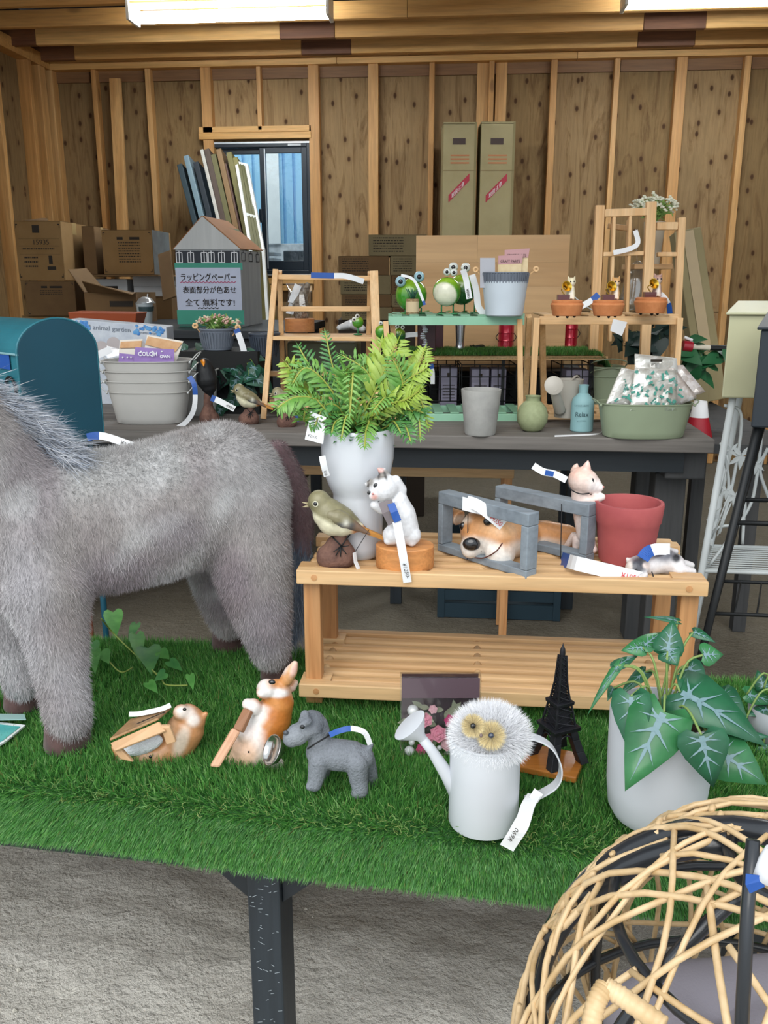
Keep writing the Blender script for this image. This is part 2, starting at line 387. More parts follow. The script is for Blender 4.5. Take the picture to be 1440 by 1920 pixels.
def plywood(name, c1, c2):
    m, nt, b = newmat(name)
    co = coords(nt, (1, 1, .13)); n1 = noise(nt, co, 9, 5, .65, 2.5)
    c = ramp(nt, n1, [(.28, lin(c1)), (.5, lin(c2)), (.72, tuple(x*.82 for x in lin(c2)))])
    n2 = noise(nt, coords(nt, (1, 1, .05)), 70, 3, .6); c = mixc(nt, .5, c, ramp(nt, n2, [(.35, (.75,)*3), (.6, (1.08,)*3)]), 'MULTIPLY')
    n4 = noise(nt, coords(nt, (1, 1, .5)), 1.1, 2); c = mixc(nt, .8, c, ramp(nt, n4, [(.3, (.72,)*3), (.7, (1.12,)*3)]), 'MULTIPLY')
    v = N(nt, 'ShaderNodeTexVoronoi', voronoi_dimensions='2D'); v.inputs['Scale'].default_value = 6.4
    sx_ = N(nt, 'ShaderNodeSeparateXYZ'); nt.links.new(coords(nt, (1, 1, .62)), sx_.inputs[0]); ad_ = N(nt, 'ShaderNodeMath', operation='ADD'); nt.links.new(sx_.outputs[0], ad_.inputs[0]); nt.links.new(sx_.outputs[1], ad_.inputs[1])
    cx_ = N(nt, 'ShaderNodeCombineXYZ'); nt.links.new(ad_.outputs[0], cx_.inputs[0]); nt.links.new(sx_.outputs[2], cx_.inputs[1]); nt.links.new(cx_.outputs[0], v.inputs[0])
    k = ramp(nt, v.outputs['Distance'], [(.0, (1,)*3), (.055, (.9,)*3), (.095, (0, 0, 0))])
    c = mixc(nt, k, c, lin('3a2214')); k2 = ramp(nt, v.outputs['Distance'], [(.06, (.3,)*3), (.24, (0,)*3)]); c = mixc(nt, k2, c, lin('5c3f22'))
    nt.links.new(c, b.inputs['Base Color']); b.inputs['Roughness'].default_value = .75; b.inputs['Specular IOR Level'].default_value = .25
    bump(nt, b, n2, .3, .001); return m
ply = [plywood('plywood_a', '705434', 'a48760'), plywood('plywood_b', '624729', '8f744e')]
stud = [wood('stud_wood', 'bd8a4e', 'deb074', 'z', 9, .5, kscale=4), wood('stud_wood_b', 'b27e44', 'd29f62', 'z', 9, .6, kscale=4)]
joist = [wood('joist_wood', 'cb964f', 'eaba78', 'x', 8, .5, kscale=4), wood('joist_wood_b', 'c08a48', 'dcaa68', 'x', 8, .5, kscale=4)]
m_spl = wood('splice_wood', '5a3320', '8a5a38', 'x', 10, .5)
m_roof = P('roof_board', '3a2a1c', .9, '4a3522', 8)
XL = wy(84, 130, WY).x; TOPZ = 2.93
wb = M().box(XL-.1, WY+.03, 0, -2.02, WY+.05, 3.3).box(-1.19, WY+.03, 0, 3.7, WY+.05, 3.3).box(-2.02, WY+.03, 0, -1.19, WY+.05, 1.44).box(-2.02, WY+.03, 2.42, -1.19, WY+.05, 3.3).build('wall_back', m_roof, kind='structure')
def wxs(px, py=140): return wy(px, py, WY).x
xs = [XL, wxs(174), wxs(276), -2.0, -1.2, wxs(700), wxs(810), wxs(922), wxs(1039), wxs(1157), wxs(1278), wxs(1401), 2.55, 3.0, 3.6]
for i in range(len(xs)-1):
    a, b = xs[i]+.004, xs[i+1]-.004; mt = ply[i % 2 if i > 6 else (1 if i < 3 else 0)]
    if i == 3:
        Box('plywood_panel', mt, a, WY-.0, .0, b, WY+.02, 1.44, wb); Box('plywood_panel', mt, a, WY, 2.41, b, WY+.02, TOPZ, wb)
    else:
        Box('plywood_panel', mt, a, WY+random.uniform(0, .006), 0, b, WY+.02, 1.16, wb); Box('plywood_panel', mt, a, WY+random.uniform(0, .006), 1.166, b, WY+.02, TOPZ, wb)
for k, (px0, px1, zb, dp) in enumerate([(84, 97, 0, .1), (170, 179, 0, .08), (271, 281, 0, .08), (375, 394, 0, .08), (480, 488, 2.49, .08), (577, 597, 0, .08), (690, 709, 0, .08), (805, 815, 0, .08), (895, 917, 0, .03), (917, 927, 0, .08), (930, 951, 0, .03), (1033, 1045, 0, .08), (1152, 1162, 0, .08), (1268, 1288, 0, .08), (1395, 1407, 0, .08), (1510, 1520, 0, .08), (1620, 1630, 0, .08)]):
    x0 = wy(px0, 140, WY-dp).x; x1 = wy(px1, 140, WY-dp).x
    Box('stud', stud[k % 2], x0, WY-dp, zb, x1, WY, TOPZ, wb, bevel=.003)
for k in range(len(xs)-1):
    Box('noggin_board', wood('noggin_wood', '7a5636', '8d6844', 'x', 9), xs[k]+.02, WY-.02, TOPZ-.075, xs[k+1]-.02, WY, TOPZ, wb)
for z0, z1, dp, k in ((TOPZ, TOPZ+.045, .10, 0), (TOPZ+.047, TOPZ+.092, .105, 1)):
    x = XL
    while x < 3.6:
        L = random.uniform(1.7, 3.2); Box('top_plate', joist[k], x, WY-dp, z0, min(x+L, 3.6)-.003, WY, z1, wb, bevel=.002); x += L
Box('upper_board', joist[1], XL, WY-.03, TOPZ+.094, 3.6, WY, 3.3, wb)
# window header and sill lumber
for z0, z1, dp in ((2.43, 2.475, .09), (2.478, 2.52, .08), (1.37, 1.415, .09), (1.32, 1.365, .08)):
    Box('window_lumber', joist[0], -2.06, WY-dp, z0, -1.2, WY, z1, wb, bevel=.002)
# leaning plank in front of the studs
px_ = wy(202, 140, WY-.14).x; pk = M().hull([(px_, WY-.3, 0), (px_+.085, WY-.3, 0), (px_+.085, WY-.27, 0), (px_, WY-.27, 0)], [(px_, WY-.12, 2.86), (px_+.085, WY-.12, 2.86), (px_+.085, WY-.09, 2.86), (px_, WY-.09, 2.86)]).build('plank', stud[0], label='loose wide plank leaning upright on the back wall, left of the window', cat='plank', bevel=.002)
# left wall
wl = Box('wall_left', m_roof, XL-.08, 1.9, 0, XL-.03, WY+.05, 3.3, kind='structure')
y = WY
for i in range(6):
    Box('plywood_panel', ply[1], XL-.03, y-.9, 0, XL-.004, y-.006, TOPZ, wl); y -= .905
for i, yy in enumerate([6.92, 6.70, 6.22, 5.75, 5.28, 4.8, 4.3, 3.8, 3.3, 2.8, 2.3, 1.95]):
    Box('stud', stud[i % 2], XL-.004, yy-.045-(.05 if i == 0 else 0), 0, XL+.085, yy, TOPZ, wl, bevel=.003)
Box('top_plate', joist[1], XL-.004, 1.9, TOPZ, XL+.09, WY-.11, TOPZ+.09, wl)
wr = Box('wall_right', m_roof, 3.63, 1.9, 0, 3.68, WY+.05, 3.3, kind='structure')
for i in range(6): Box('plywood_panel', ply[0], 3.60, WY-.9*(i+1), 0, 3.626, WY-.9*i-.006, 3.0, wr)
# ceiling
ce = Box('ceiling', m_roof, XL-.1, 1.75, 3.34, 3.7, WY+.1, 3.38, kind='structure')
spl = {0: [(45, 138), (565, 658), (1195, 1302)], 1: [(-40, 68), (525, 628), (1204, 1320)], 2: [(-60, 8), (800, 830)]}
for j in range(12):
    Y = 6.86-j*.43; z0, z1 = 2.965, 3.065
    if j < 2:
        cuts = [XL]
        for a, b in spl[j]: cuts += [wy(a, 90, Y).x, wy(b, 90, Y).x]
        cuts.append(3.6)
        for q in range(len(cuts)-1):
            if cuts[q+1]-cuts[q] < .03: continue
            Box('splice_board' if q % 2 else 'joist', m_spl if q % 2 else joist[(q//2+j) % 2], cuts[q]+.001, Y-(.004 if q % 2 else 0), z0, cuts[q+1]-.001, Y+.045, z1, ce, bevel=.002)
    else:
        x = XL+.0; xe = XL+random.uniform(1.2, 3)
        while x < 3.6:
            Box('joist', joist[random.randrange(2)], x+.001, Y, z0, min(xe, 3.6)-.001, Y+.045, z1, ce, bevel=.002); x = xe; xe += 3.2
# window
m_navy = P('window_frame_paint', '12202c', .4); m_alu = P('aluminium', 'c3c8cc', .35, metal=.6)
wn = M()
wx0, wx1, wz0, wz1 = -1.99, -1.215, 1.445, 2.405
def frame(m, x0, x1, z0, z1, y0, y1, t, tb=None):
    tb = tb or t
    m.box(x0, y0, z0, x0+t, y1, z1).box(x1-t, y0, z0, x1, y1, z1).box(x0+t, y0, z0, x1-t, y1, z0+tb).box(x0+t, y0, z1-t, x1-t, y1, z1); return m
win = frame(M(), wx0, wx1, wz0, wz1, WY-.05, WY+.06, .028).build('window_1', m_navy, kind='structure', bevel=.002)
frame(M(), wx0-.008, wx1+.008, wz0-.012, wz1+.008, WY-.056, WY-.046, .012).build('trim_strip', m_alu, win)
xm = wy(492, 300, WY-.02).x
s1 = frame(M(), xm-.02, wx1-.03, wz0+.03, wz1-.03, WY-.035, WY-.01, .042, .07).build('sash', m_navy, win, bevel=.003)
s2 = frame(M(), wx0+.03, xm+.02, wz0+.03, wz1-.03, WY+.0, WY+.025, .042, .07).build('sash', m_navy, win, bevel=.003)
gl = clear('window_glass', (.93, .98, 1), .03, .02)
Box('glass_pane', gl, xm+.02, WY-.025, wz0+.09, wx1-.07, WY-.02, wz1-.07, s1); Box('glass_pane', gl, wx0+.07, WY+.01, wz0+.09, xm-.02, WY+.015, wz1-.07, s2)
Box('sash_edge', m_alu, xm+.018, WY-.042, wz0+.04, xm+.026, WY-.034, wz1-.04, s1)
Box('latch', m_navy, xm-.03, WY-.07, 1.83, xm-.005, WY-.035, 1.93, s1, bevel=.004)
Box('maker_sticker', P('sticker', 'd0d4d6', .5), wx1-.17, WY-.053, wz1-.022, wx1-.07, WY-.0505, wz1-.008, win)
# outside the window: corrugated blue shed wall, pale machine and block wall
m_blue = P('blue_sheet', '7fbdec', .4, 'a8dcf6', 3, (1, 1, .1))
bw = M()
for k in range(60): bw.box(-5+k*.1, 9.0, 1.75, -4.93+k*.1, 9.03, 3.6)
bw.box(-5, 9.03, 1.75, 1, 9.06, 3.6)
bwo = bw.build('shed_cladding', m_blue, label='blue corrugated sheet cladding of the shed outside the window', cat='cladding')
Box('pale_strip', P('pale_sheet', 'f4fbfc', .5), -2.0, 8.97, 1.75, -1.86, 8.995, 3.6, bwo); Box('pale_strip', P('pale_sheet', 'd5eef2', .5), -1.62, 8.97, 1.75, -1.40, 8.995, 3.6, bwo)
Box('low_block_wall', P('block', 'b9c2c8', .8, 'dfe6ea', 12), -5, 9.0, 0, 1, 9.1, 1.745, label='pale block wall under the blue cladding outside the window', cat='wall')
mc = Box('outdoor_machine', P('machine_grey', '59656e', .6, '8a959c', 20), -2.1, 8.3, 0, -1.2, 8.7, 1.42, label='grey machine standing outside behind the window', cat='machine', bevel=.01)
for k in range(5): Box('cooling_fin', m_alu, -2.05, 8.27, 1.42+k*.05, -1.78, 8.6, 1.445+k*.05, mc)
Box('housing', P('machine_dark', '2c3a44', .5), -1.7, 8.3, 1.42, -1.5, 8.6, 1.66, mc, bevel=.01)
# fluorescent fittings
m_tube = P('tube', 'ffffff', .3, emit='f2fbff', es=36.); m_wh = P('white_enamel', 'e6e8e6', .35)
def lamp(px0, px1, py0, label, L=None):
    Yl = 5.55; a = wy(px0, py0, Yl); xa = a.x; xb = xa+1.2; z = a.z
    t = thing('ceiling_lamp', label, 'lamp', (xa+.6, Yl+.08, z+.13), 'fluorescent ceiling lamps')
    M().poly([(xa, Yl-.02, z+.1), (xa, Yl+.2, z+.1), (xa, Yl+.14, z+.16), (xa, Yl+.04, z+.16)], (1.2, 0, 0)).build('housing', m_wh, t, bevel=.004)
    for k in (0, .13): M().tube([(xa+.02, Yl+.03+k, z+.03), (xb-.02, Yl+.03+k, z+.03)], .016, 12).build('tube', m_tube, t, smooth=True)
    for xx in (xa, xb-.02): Box('socket', m_wh, xx, Yl+.0, z, xx+.02, Yl+.19, z+.1, t, bevel=.004)
    lt = bpy.data.lights.new('lamp_light', 'AREA'); lt.shape = 'RECTANGLE'; lt.size = 1.1; lt.size_y = .2; lt.energy = 16; lt.color = (.93, .98, 1)
    lo = bpy.data.objects.new('lamp_light', lt); C.objects.link(lo); lo.location = (xa+.6, Yl+.09, z-.02)
lamp(236, 0, 36, 'white double tube fluorescent lamp under the joists, left of centre')
lamp(1172, 0, 8, 'white fluorescent lamp at the top right edge of the photo')
# ================= tables, turf, racks =================
m_black = wood('black_stain', '1b2228', '2a333a', 'z', 12, rough=.5, fine=.8)
m_blackx = wood('black_stain_x', '11171c', '1d252b', 'x', 12, rough=.5, fine=.8)
m_pine = wood('pine', 'bd9160', 'd8b485', 'x', 16, .55, kscale=6, kc='7a4320', fine=.8); m_pinez = wood('pine_post', 'b07a4a', 'cb9a68', 'z', 16, fine=1)
m_pinel = wood('light_pine', 'cfa06a', 'e6c394', 'z', 16, fine=.7); m_pinelx = wood('light_pine_x', 'cfa06a', 'e6c394', 'x', 16, fine=.7)
TA = math.atan(-.072); tu = V(math.cos(TA), math.sin(TA), 0); tn = V(-math.sin(TA), math.cos(TA), 0); TO = V(-.674, 1.125, 0)
def tp(s, t, z): return TO+tu*s+tn*t+V(0, 0, z)
S0, S1, TD = -.75, 2.15, .585
ft = thing('display_table', 'black painted wooden table under the green turf in front', 'table', tp(.7, .3, 0))
for k in range(5):
    a, b = TD/5*k+.002, TD/5*(k+1)-.002
    M().hull([tp(S0, a, .595), tp(S1, a, .595), tp(S1, b, .595), tp(S0, b, .595)], [tp(S0, a, .628), tp(S1, a, .628), tp(S1, b, .628), tp(S0, b, .628)]).build('tabletop_plank', m_blackx, ft, bevel=.002)
def tbeam(s0, s1, t0, t1, z0, z1, name, mt=m_blackx):
    return M().hull([tp(s0, t0, z0), tp(s1, t0, z0), tp(s1, t1, z0), tp(s0, t1, z0)], [tp(s0, t0, z1), tp(s1, t0, z1), tp(s1, t1, z1), tp(s0, t1, z1)]).build(name, mt, ft, bevel=.003)
lg = gnd(413, 1640, .60); sl = (lg-TO).dot(tu); tl = .035
lr = gnd(1412, 1740, .58); sr = (lr-TO).dot(tu)
tbeam(S0, S1, tl+.03, tl+.055, .50, .595, 'apron'); tbeam(S0, S1, TD-.06, TD-.035, .50, .595, 'apron')
for s in (sl, sr):
    for t in (tl, TD-.1):
        if t > .2:
            q0 = tp(s+.02, tl, 0); f = (tp(0, t, 0)-TO).dot(tn); kk = (f-(V(0,0,0)-TO).dot(tn))/((q0-TO).dot(tn)-(V(0,0,0)-TO).dot(tn)); s = (q0*kk-TO).dot(tu)-.02
        l = tbeam(s, s+.052, t, t+.07, 0, .595, 'leg', m_black)
        if t > .2: continue
        for sgn in (-1, 1):
            x0 = s if sgn < 0 else s+.052; z1 = .575; z0 = at(418, 1712, 1.14).z; x1 = x0+sgn*(.595-z0)*.98
            M().hull([tp(x0, t+.012, z1), tp(x1, t+.012, z1), tp(x0, t+.012, z0)], [tp(x0, t+.045, z1), tp(x1, t+.045, z1), tp(x0, t+.045, z0)]).build('gusset', m_blackx, ft, bevel=.002)
# scratches on the near leg
sc = M()
for k in range(70):
    z = random.uniform(.1, .58); s = sl+random.uniform(.004, .048); L = random.uniform(.001, .0045); a = random.uniform(-.6, .6)
    p = tp(s, tl-.0008, z); d = (tu*math.cos(a)+UP*math.sin(a))*L; n = UP*.0005
    sc.add([p-d-n, p+d-n, p+d+n, p-d+n], [(0, 1, 2, 3)])
sc.build('scratch', P('scratch', '9aa4aa', .7), ft, kind='stuff')
# turf mat
mat_root = thing('turf_mat', 'long green artificial turf mat draped over the black table', 'turf', tp(.7, .3, .63))
m_back = P('turf_backing', '3a6b38', .9); m_turf, _nt, _b = newmat('turf_blade')
_a = N(_nt, 'ShaderNodeAttribute', attribute_name='Col'); _nt.links.new(_a.outputs[0], _b.inputs['Base Color']); _b.inputs['Roughness'].default_value = .38; _b.inputs['Specular IOR Level'].default_value = .5
_tr = N(_nt, 'ShaderNodeBsdfTranslucent'); _nt.links.new(_a.outputs[0], _tr.inputs[0]); _mx = N(_nt, 'ShaderNodeMixShader'); _mx.inputs[0].default_value = .38
_nt.links.new(_b.outputs[0], _mx.inputs[1]); _nt.links.new(_tr.outputs[0], _mx.inputs[2]); _nt.links.new(_mx.outputs[0], _nt.nodes['Material Output'].inputs[0])
prof = [(TD+.012, .60), (TD+.012, .625), (TD, .634)]+[(t, .634+.0025*math.sin(t*17)) for t in np.linspace(TD-.03, .03, 14)]+[(.012, .634), (-.006, .630), (-.020, .622), (-.032, .612), (-.040, .602)]
def mz(s, t, z): return z+(.004*math.sin(s*5.1+1)+.0025*math.sin(s*11.3))
ns = 60; vv = []; ff = []
for i in range(ns+1):
    s = S0-.03+(S1-S0+.06)*i/ns
    for (t, z) in prof: vv.append(tp(s, t, mz(s, t, z)-.002))
m_ = len(prof)
for i in range(ns):
    for j in range(m_-1): ff.append((i*m_+j, (i+1)*m_+j, (i+1)*m_+j+1, i*m_+j+1))
tb = M().add(vv, ff).build('backing', m_back, mat_root, smooth=True, sol=.003)
def turf_col(n, light=0):
    pal = np.array([lin(c) for c in ('559548', '69ab54', '80ba62', '467f44', 'a2cc86', '8f9458')]); w = np.array([.3, .28, .18, .14, .08, .02]); 
    return pal[rng.choice(6, n, p=w)]*rng.uniform(.8, 1.2, (n, 1))
def turf(n):
    # along-profile random position
    pr = np.array(prof); seg = np.linalg.norm(np.diff(pr, axis=0), axis=1); cs = np.concatenate([[0], np.cumsum(seg)])
    q = rng.uniform(0, cs[-1], n); extra = rng.random(n) < .22; q = np.where(extra, cs[-1]-rng.random(n)**1.2*.055, q)
    j = np.clip(np.searchsorted(cs, q)-1, 0, len(seg)-1); f = (q-cs[j])/seg[j]
    tt = pr[j, 0]+(pr[j+1, 0]-pr[j, 0])*f; zz = pr[j, 1]+(pr[j+1, 1]-pr[j, 1])*f
    dt = (pr[j+1]-pr[j])/seg[j][:, None]; nt_, nz_ = dt[:, 1], -dt[:, 0]      # outward normal of the profile
    s = rng.uniform(-.28, 1.55, n)
    zz = zz+(.004*np.sin(s*5.1+1)+.0025*np.sin(s*11.3))
    T = np.array(tn); U = np.array(tu)
    P0 = np.array(TO)+s[:, None]*U+tt[:, None]*T; P0[:, 2] = zz
    Nn = nt_[:, None]*T; Nn[:, 2] = nz_
    lean = rng.normal(0, .33, (n, 3)); wave = np.sin(s*9+tt*21)*.18
    Nn = Nn+lean; Nn += (np.array(tn)*(-.28))[None, :]+np.outer(wave, U); Nn /= np.linalg.norm(Nn, axis=1)[:, None]
    L = rng.uniform(.016, .029, n); Dr = rng.normal(0, .006, (n, 3)); Dr[:, 2] -= .004
    edge = tt < .012; L[edge] *= .98; dn = np.array(tn)*(-.72); dn[2] -= .62
    wf = np.clip((.085-tt)/.10, 0, 1)[:, None]; wf = wf*wf*(3-2*wf); Nn = Nn*(1-wf*.5)+dn[None, :]*wf*.72; Nn /= np.linalg.norm(Nn, axis=1)[:, None]
    c = turf_col(n); m_ = edge & (rng.random(n) < .5); c[m_] = c[m_]*.6+np.array(lin('8fc08a'))*.4   # half the cut edge strands painted paler: faded ends plus the light there
    return P0, Nn, L, rng.uniform(.0013, .0022, n), Dr, c
a = turf(250000); strands('turf_blades', *a, m_turf, mat_root, 2, org=tuple(WL[mat_root.name]))
# curled brown thatch along the fold
th = M()
for k in range(650):
    s = random.uniform(-.2, 1.4); t = random.uniform(-.005, .07); c = tp(s, t, .648+random.uniform(-.006, .006)); r = random.uniform(.003, .007); a0 = random.uniform(0, 6.28); ax = V(random.gauss(0, 1), random.gauss(0, 1), random.gauss(0, 1)).normalized(); e = ax.orthogonal().normalized(); g = ax.cross(e)
    th.tube([c+(e*math.cos(a0+j*1.1)+g*math.sin(a0+j*1.1))*r+ax*j*.0006 for j in range(4)], .0004, 3, cap=False)
th.build('thatch', P('thatch', '5c8a44', .6, '86904e', 40), mat_root, kind='stuff')

# slatted rack on the turf
BY0, BY1, BX0, BX1, BZ = 1.44, 1.70, -.288, .414, .91
rk = thing('slatted_rack', 'two tier pine slatted rack standing on the green turf', 'rack', ((BX0+BX1)/2, 1.57, .65))
def tier(zt, x0, x1, y0, y1, root, mt, nsl=6, dow=(.05, .46, .93)):
    h = .026
    Box('front_rail', mt, x0, y0, zt-h, x1, y0+.020, zt, root, bevel=.002)
    Box('back_rail', mt, x0+.008, y1-.020, zt-h, x1-.008, y1, zt, root, bevel=.002)
    pitch = (y1-y0-.04)/nsl
    for xx in (x0, x1-.055):
        Box('corner_block', mt, xx, y0+.020, zt-.020, xx+.055, y0+.020+pitch*.9, zt-.0005, root, bevel=.001); Box('corner_block', mt, xx, y1-.02-pitch*.9, zt-.020, xx+.055, y1-.02, zt-.0005, root, bevel=.001)
    for k in range(nsl):
        ya = y0+.02+pitch*(k+.26); yb_ = ya+pitch*.56; o = M().hull([(x0+.012, ya, zt-.026), (x1-.012, ya, zt-.026), (x1-.012, yb_, zt-.026), (x0+.012, yb_, zt-.026)], [(x0+.012, ya+.002, zt-.005), (x1-.012, ya+.002, zt-.005), (x1-.012, yb_-.002, zt-.003), (x0+.012, yb_-.002, zt-.003)]).build('slat', mt, root, bevel=.005, seg=3)
    for f in dow:
        xx = x0+(x1-x0)*f; M().tube([(xx, y0+.02, zt-.014), (xx, y1-.02, zt-.014)], .0075, 12).build('dowel', mt, root, smooth=True)
    for f in (.045, .955):
        xx = x0+(x1-x0)*f; M().lathe((xx, y0-.0006, zt-h/2), [(0, .001), (.0055, .0006), (.0055, -.001)], 16, ax=(0, -1, 0)).build('dowel_plug', m_pinez, root)
tier(BZ, BX0, BX1, BY0, BY1, rk, m_pine)
tier(.695, BX0, BX1, BY0-.004, BY1, rk, m_pine)
for x0 in (BX0+.008, BX1-.038):
    for y0 in (BY0+.021, BY1-.05): Box('post', m_pinez, x0, y0, .645, x0+.03, y0+.028, BZ-.02, rk, bevel=.002)

# rear table
RX1 = .80; RY0 = 2.87; RY1 = 3.66; RX0 = -2.1
m_grey = wood('weathered_plank', '5d5955', '7b7671', 'x', 8, 0, rough=.75, fine=1.2)
m_greyd = wood('weathered_beam', '343638', '4a4a4a', 'z', 8, rough=.8)
rt = thing('rear_table', 'long weathered grey plank table behind the rack', 'table', (-.6, 3.2, 0))
for k in range(4):
    y0 = RY0+(RY1-RY0)/4*k; Box('tabletop_plank', m_grey, RX0, y0+.002, RZ-.045, RX1, y0+(RY1-RY0)/4-.002, RZ, rt, bevel=.004)
Box('apron', m_blackx, RX0+.05, RY0+.05, .785, RX1-.08, RY0+.09, RZ-.045, rt); Box('apron', m_blackx, RX0+.05, RY1-.1, .74, RX1-.08, RY1-.06, RZ-.045, rt)
for xx in (.655, -1.75):
    Box('cross_beam', m_greyd, xx+.01, RY0+.06, .76, xx+.14, RY1-.1, .86, rt, bevel=.006)
    for yy in (3.02, 3.36): Box('leg', m_greyd, xx, yy, 0, xx+.105, yy+.10, .76, rt, bevel=.006)
# small pine rack stored under the rear table
ur = thing('low_pine_rack', 'narrow pine rack stored in the dark under the rear table', 'rack', (-.2, 3.4, 0))
uz = at(850, 872, 3.25).z; ux0, ux1 = at(470, 880, 3.25).x, at(962, 880, 3.25).x
for k in range(5): Box('slat', m_pine, ux0, 3.24+k*.055, uz-.02, ux1, 3.27+k*.055, uz, ur, bevel=.002)
Box('front_rail', m_pine, ux0, 3.2, uz-.035, ux1, 3.22, uz+.003, ur, bevel=.003)
for x0 in (ux0+.01, ux1-.035):
    for y0 in (3.222, 3.48): Box('post', m_pinez, x0, y0, 0, x0+.03, y0+.03, uz-.02, ur)
cr = thing('storage_crate', 'dark blue plastic crate on the soil under the rear table', 'crate', (.15, 3.8, 0))
m_crate = P('crate_blue', '17303c', .6)
a, b = -.1, .42
Box('bottom', m_crate, a, 3.55, 0, b, 3.95, .02, cr)
for k in range(5):
    z = .02+k*.06; M().box(a, 3.55, z, b, 3.57, z+.045).box(a, 3.93, z, b, 3.95, z+.045).box(a, 3.57, z, a+.02, 3.93, z+.045).box(b-.02, 3.57, z, b, 3.93, z+.045).build('wall_band', m_crate, cr)
for x0 in (a, b-.03): Box('corner_post', m_crate, x0, 3.545, 0, x0+.03, 3.575, .34, cr)

# ================= plush horse =================
m_fur = P('plush_fur', 'a39ea6', .9, vcol=True, ns=30, sheen=.5, spec=.1)
hp = thing('plush_horse', 'large grey fluffy plush horse standing on the green turf', 'plush toy', gnd(300, 1330, GZ-.01))
h = M()
def hc(pts, n=18): chain(h, [(at(x, y, d), r*mpp(x, y, d)) for x, y, r, d in pts], n)
hc([(-250, 560, 75, 1.30), (-160, 700, 95, 1.32), (-70, 830, 112, 1.35), (-10, 930, 128, 1.38), (40, 980, 140, 1.40), (110, 985, 138, 1.425), (200, 978, 130, 1.45), (290, 960, 128, 1.49), (365, 935, 124, 1.53), (416, 912, 117, 1.56), (438, 935, 106, 1.58)])
hc([(-250, 560, 70, 1.30), (-330, 600, 58, 1.27), (-420, 680, 42, 1.25)])
hc([(60, 1010, 112, 1.375), (85, 1090, 88, 1.345), (103, 1180, 60, 1.33), (116, 1270, 46, 1.32), (126, 1330, 42, 1.315), (129, 1350, 40, 1.315)])     # near fore leg
hc([(10, 1010, 90, 1.45), (22, 1120, 66, 1.455), (34, 1200, 46, 1.45), (38, 1255, 38, 1.445), (42, 1278, 34, 1.44)])
hc([(446, 950, 94, 1.535), (463, 1020, 80, 1.52), (478, 1090, 68, 1.52), (494, 1160, 52, 1.52), (503, 1200, 40, 1.525), (508, 1220, 36, 1.53)])     # near hind leg
hc([(430, 960, 80, 1.64), (402, 1050, 56, 1.66), (412, 1110, 44, 1.67), (422, 1150, 36, 1.68), (428, 1165, 32, 1.68)])
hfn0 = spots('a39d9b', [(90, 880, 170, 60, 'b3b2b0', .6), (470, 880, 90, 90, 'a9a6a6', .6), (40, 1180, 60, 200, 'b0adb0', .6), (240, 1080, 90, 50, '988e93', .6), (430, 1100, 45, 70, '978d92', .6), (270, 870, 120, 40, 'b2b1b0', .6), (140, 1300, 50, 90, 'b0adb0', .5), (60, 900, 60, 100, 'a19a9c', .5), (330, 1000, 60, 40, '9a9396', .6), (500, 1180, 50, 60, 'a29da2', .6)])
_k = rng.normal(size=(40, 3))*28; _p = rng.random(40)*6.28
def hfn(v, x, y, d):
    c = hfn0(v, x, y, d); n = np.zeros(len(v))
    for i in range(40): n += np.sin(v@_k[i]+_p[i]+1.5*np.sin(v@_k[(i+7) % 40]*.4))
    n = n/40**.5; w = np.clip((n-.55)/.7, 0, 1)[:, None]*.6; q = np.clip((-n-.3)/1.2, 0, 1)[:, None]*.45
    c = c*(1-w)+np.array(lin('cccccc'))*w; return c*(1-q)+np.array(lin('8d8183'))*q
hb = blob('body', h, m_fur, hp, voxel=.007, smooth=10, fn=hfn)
def furred(o, n, L, Wd, par, name='fur', down=(0, 0, -1), k=.9, out=.55, mat=m_fur, keep=None, cj=.12):
    p, nn, c = sample(o, n, keep); dn = np.array(down)[None, :]*np.ones((n, 1)); dn = dn-nn*(dn*nn).sum(1)[:, None]
    d = nn*out+dn*k+rng.normal(0, .28, (n, 3)); d /= np.linalg.norm(d, axis=1)[:, None]
    Ls = L*rng.uniform(.6, 1.3, n); Dr = dn*(Ls*.35)[:, None]+rng.normal(0, .12, (n, 3))*Ls[:, None]
    c = c*rng.uniform(1-cj, 1+cj, (n, 1))
    return strands(name, p-nn*.001, d, Ls, Wd*rng.uniform(.7, 1.3, n), Dr, c, mat, par, 2, org=tuple(WL[par.name]))
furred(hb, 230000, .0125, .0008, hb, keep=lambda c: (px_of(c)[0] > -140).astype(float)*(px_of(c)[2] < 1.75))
# hooves
m_hoof = P('hoof_fabric', '4a3533', .85, '5c4340', 60, sheen=.2)
for (x, y, r, d, hh) in ((128, 1412, 42, 1.315, 60), (44, 1338, 34, 1.435, 45), (520, 1288, 32, 1.53, 60), (430, 1228, 33, 1.68, 48)):
    g = gnd(x, y-14, GZ-.004); k = mpp(x, y, d); M().lathe(g, [(0, 0), (r*k*.95, 0), (r*k*1.02, .006), (r*k*.95, hh*k*.5), (r*k*.86, hh*k), (0, hh*k)], 24, sy=1.1).build('hoof', m_hoof, hp, smooth=True)
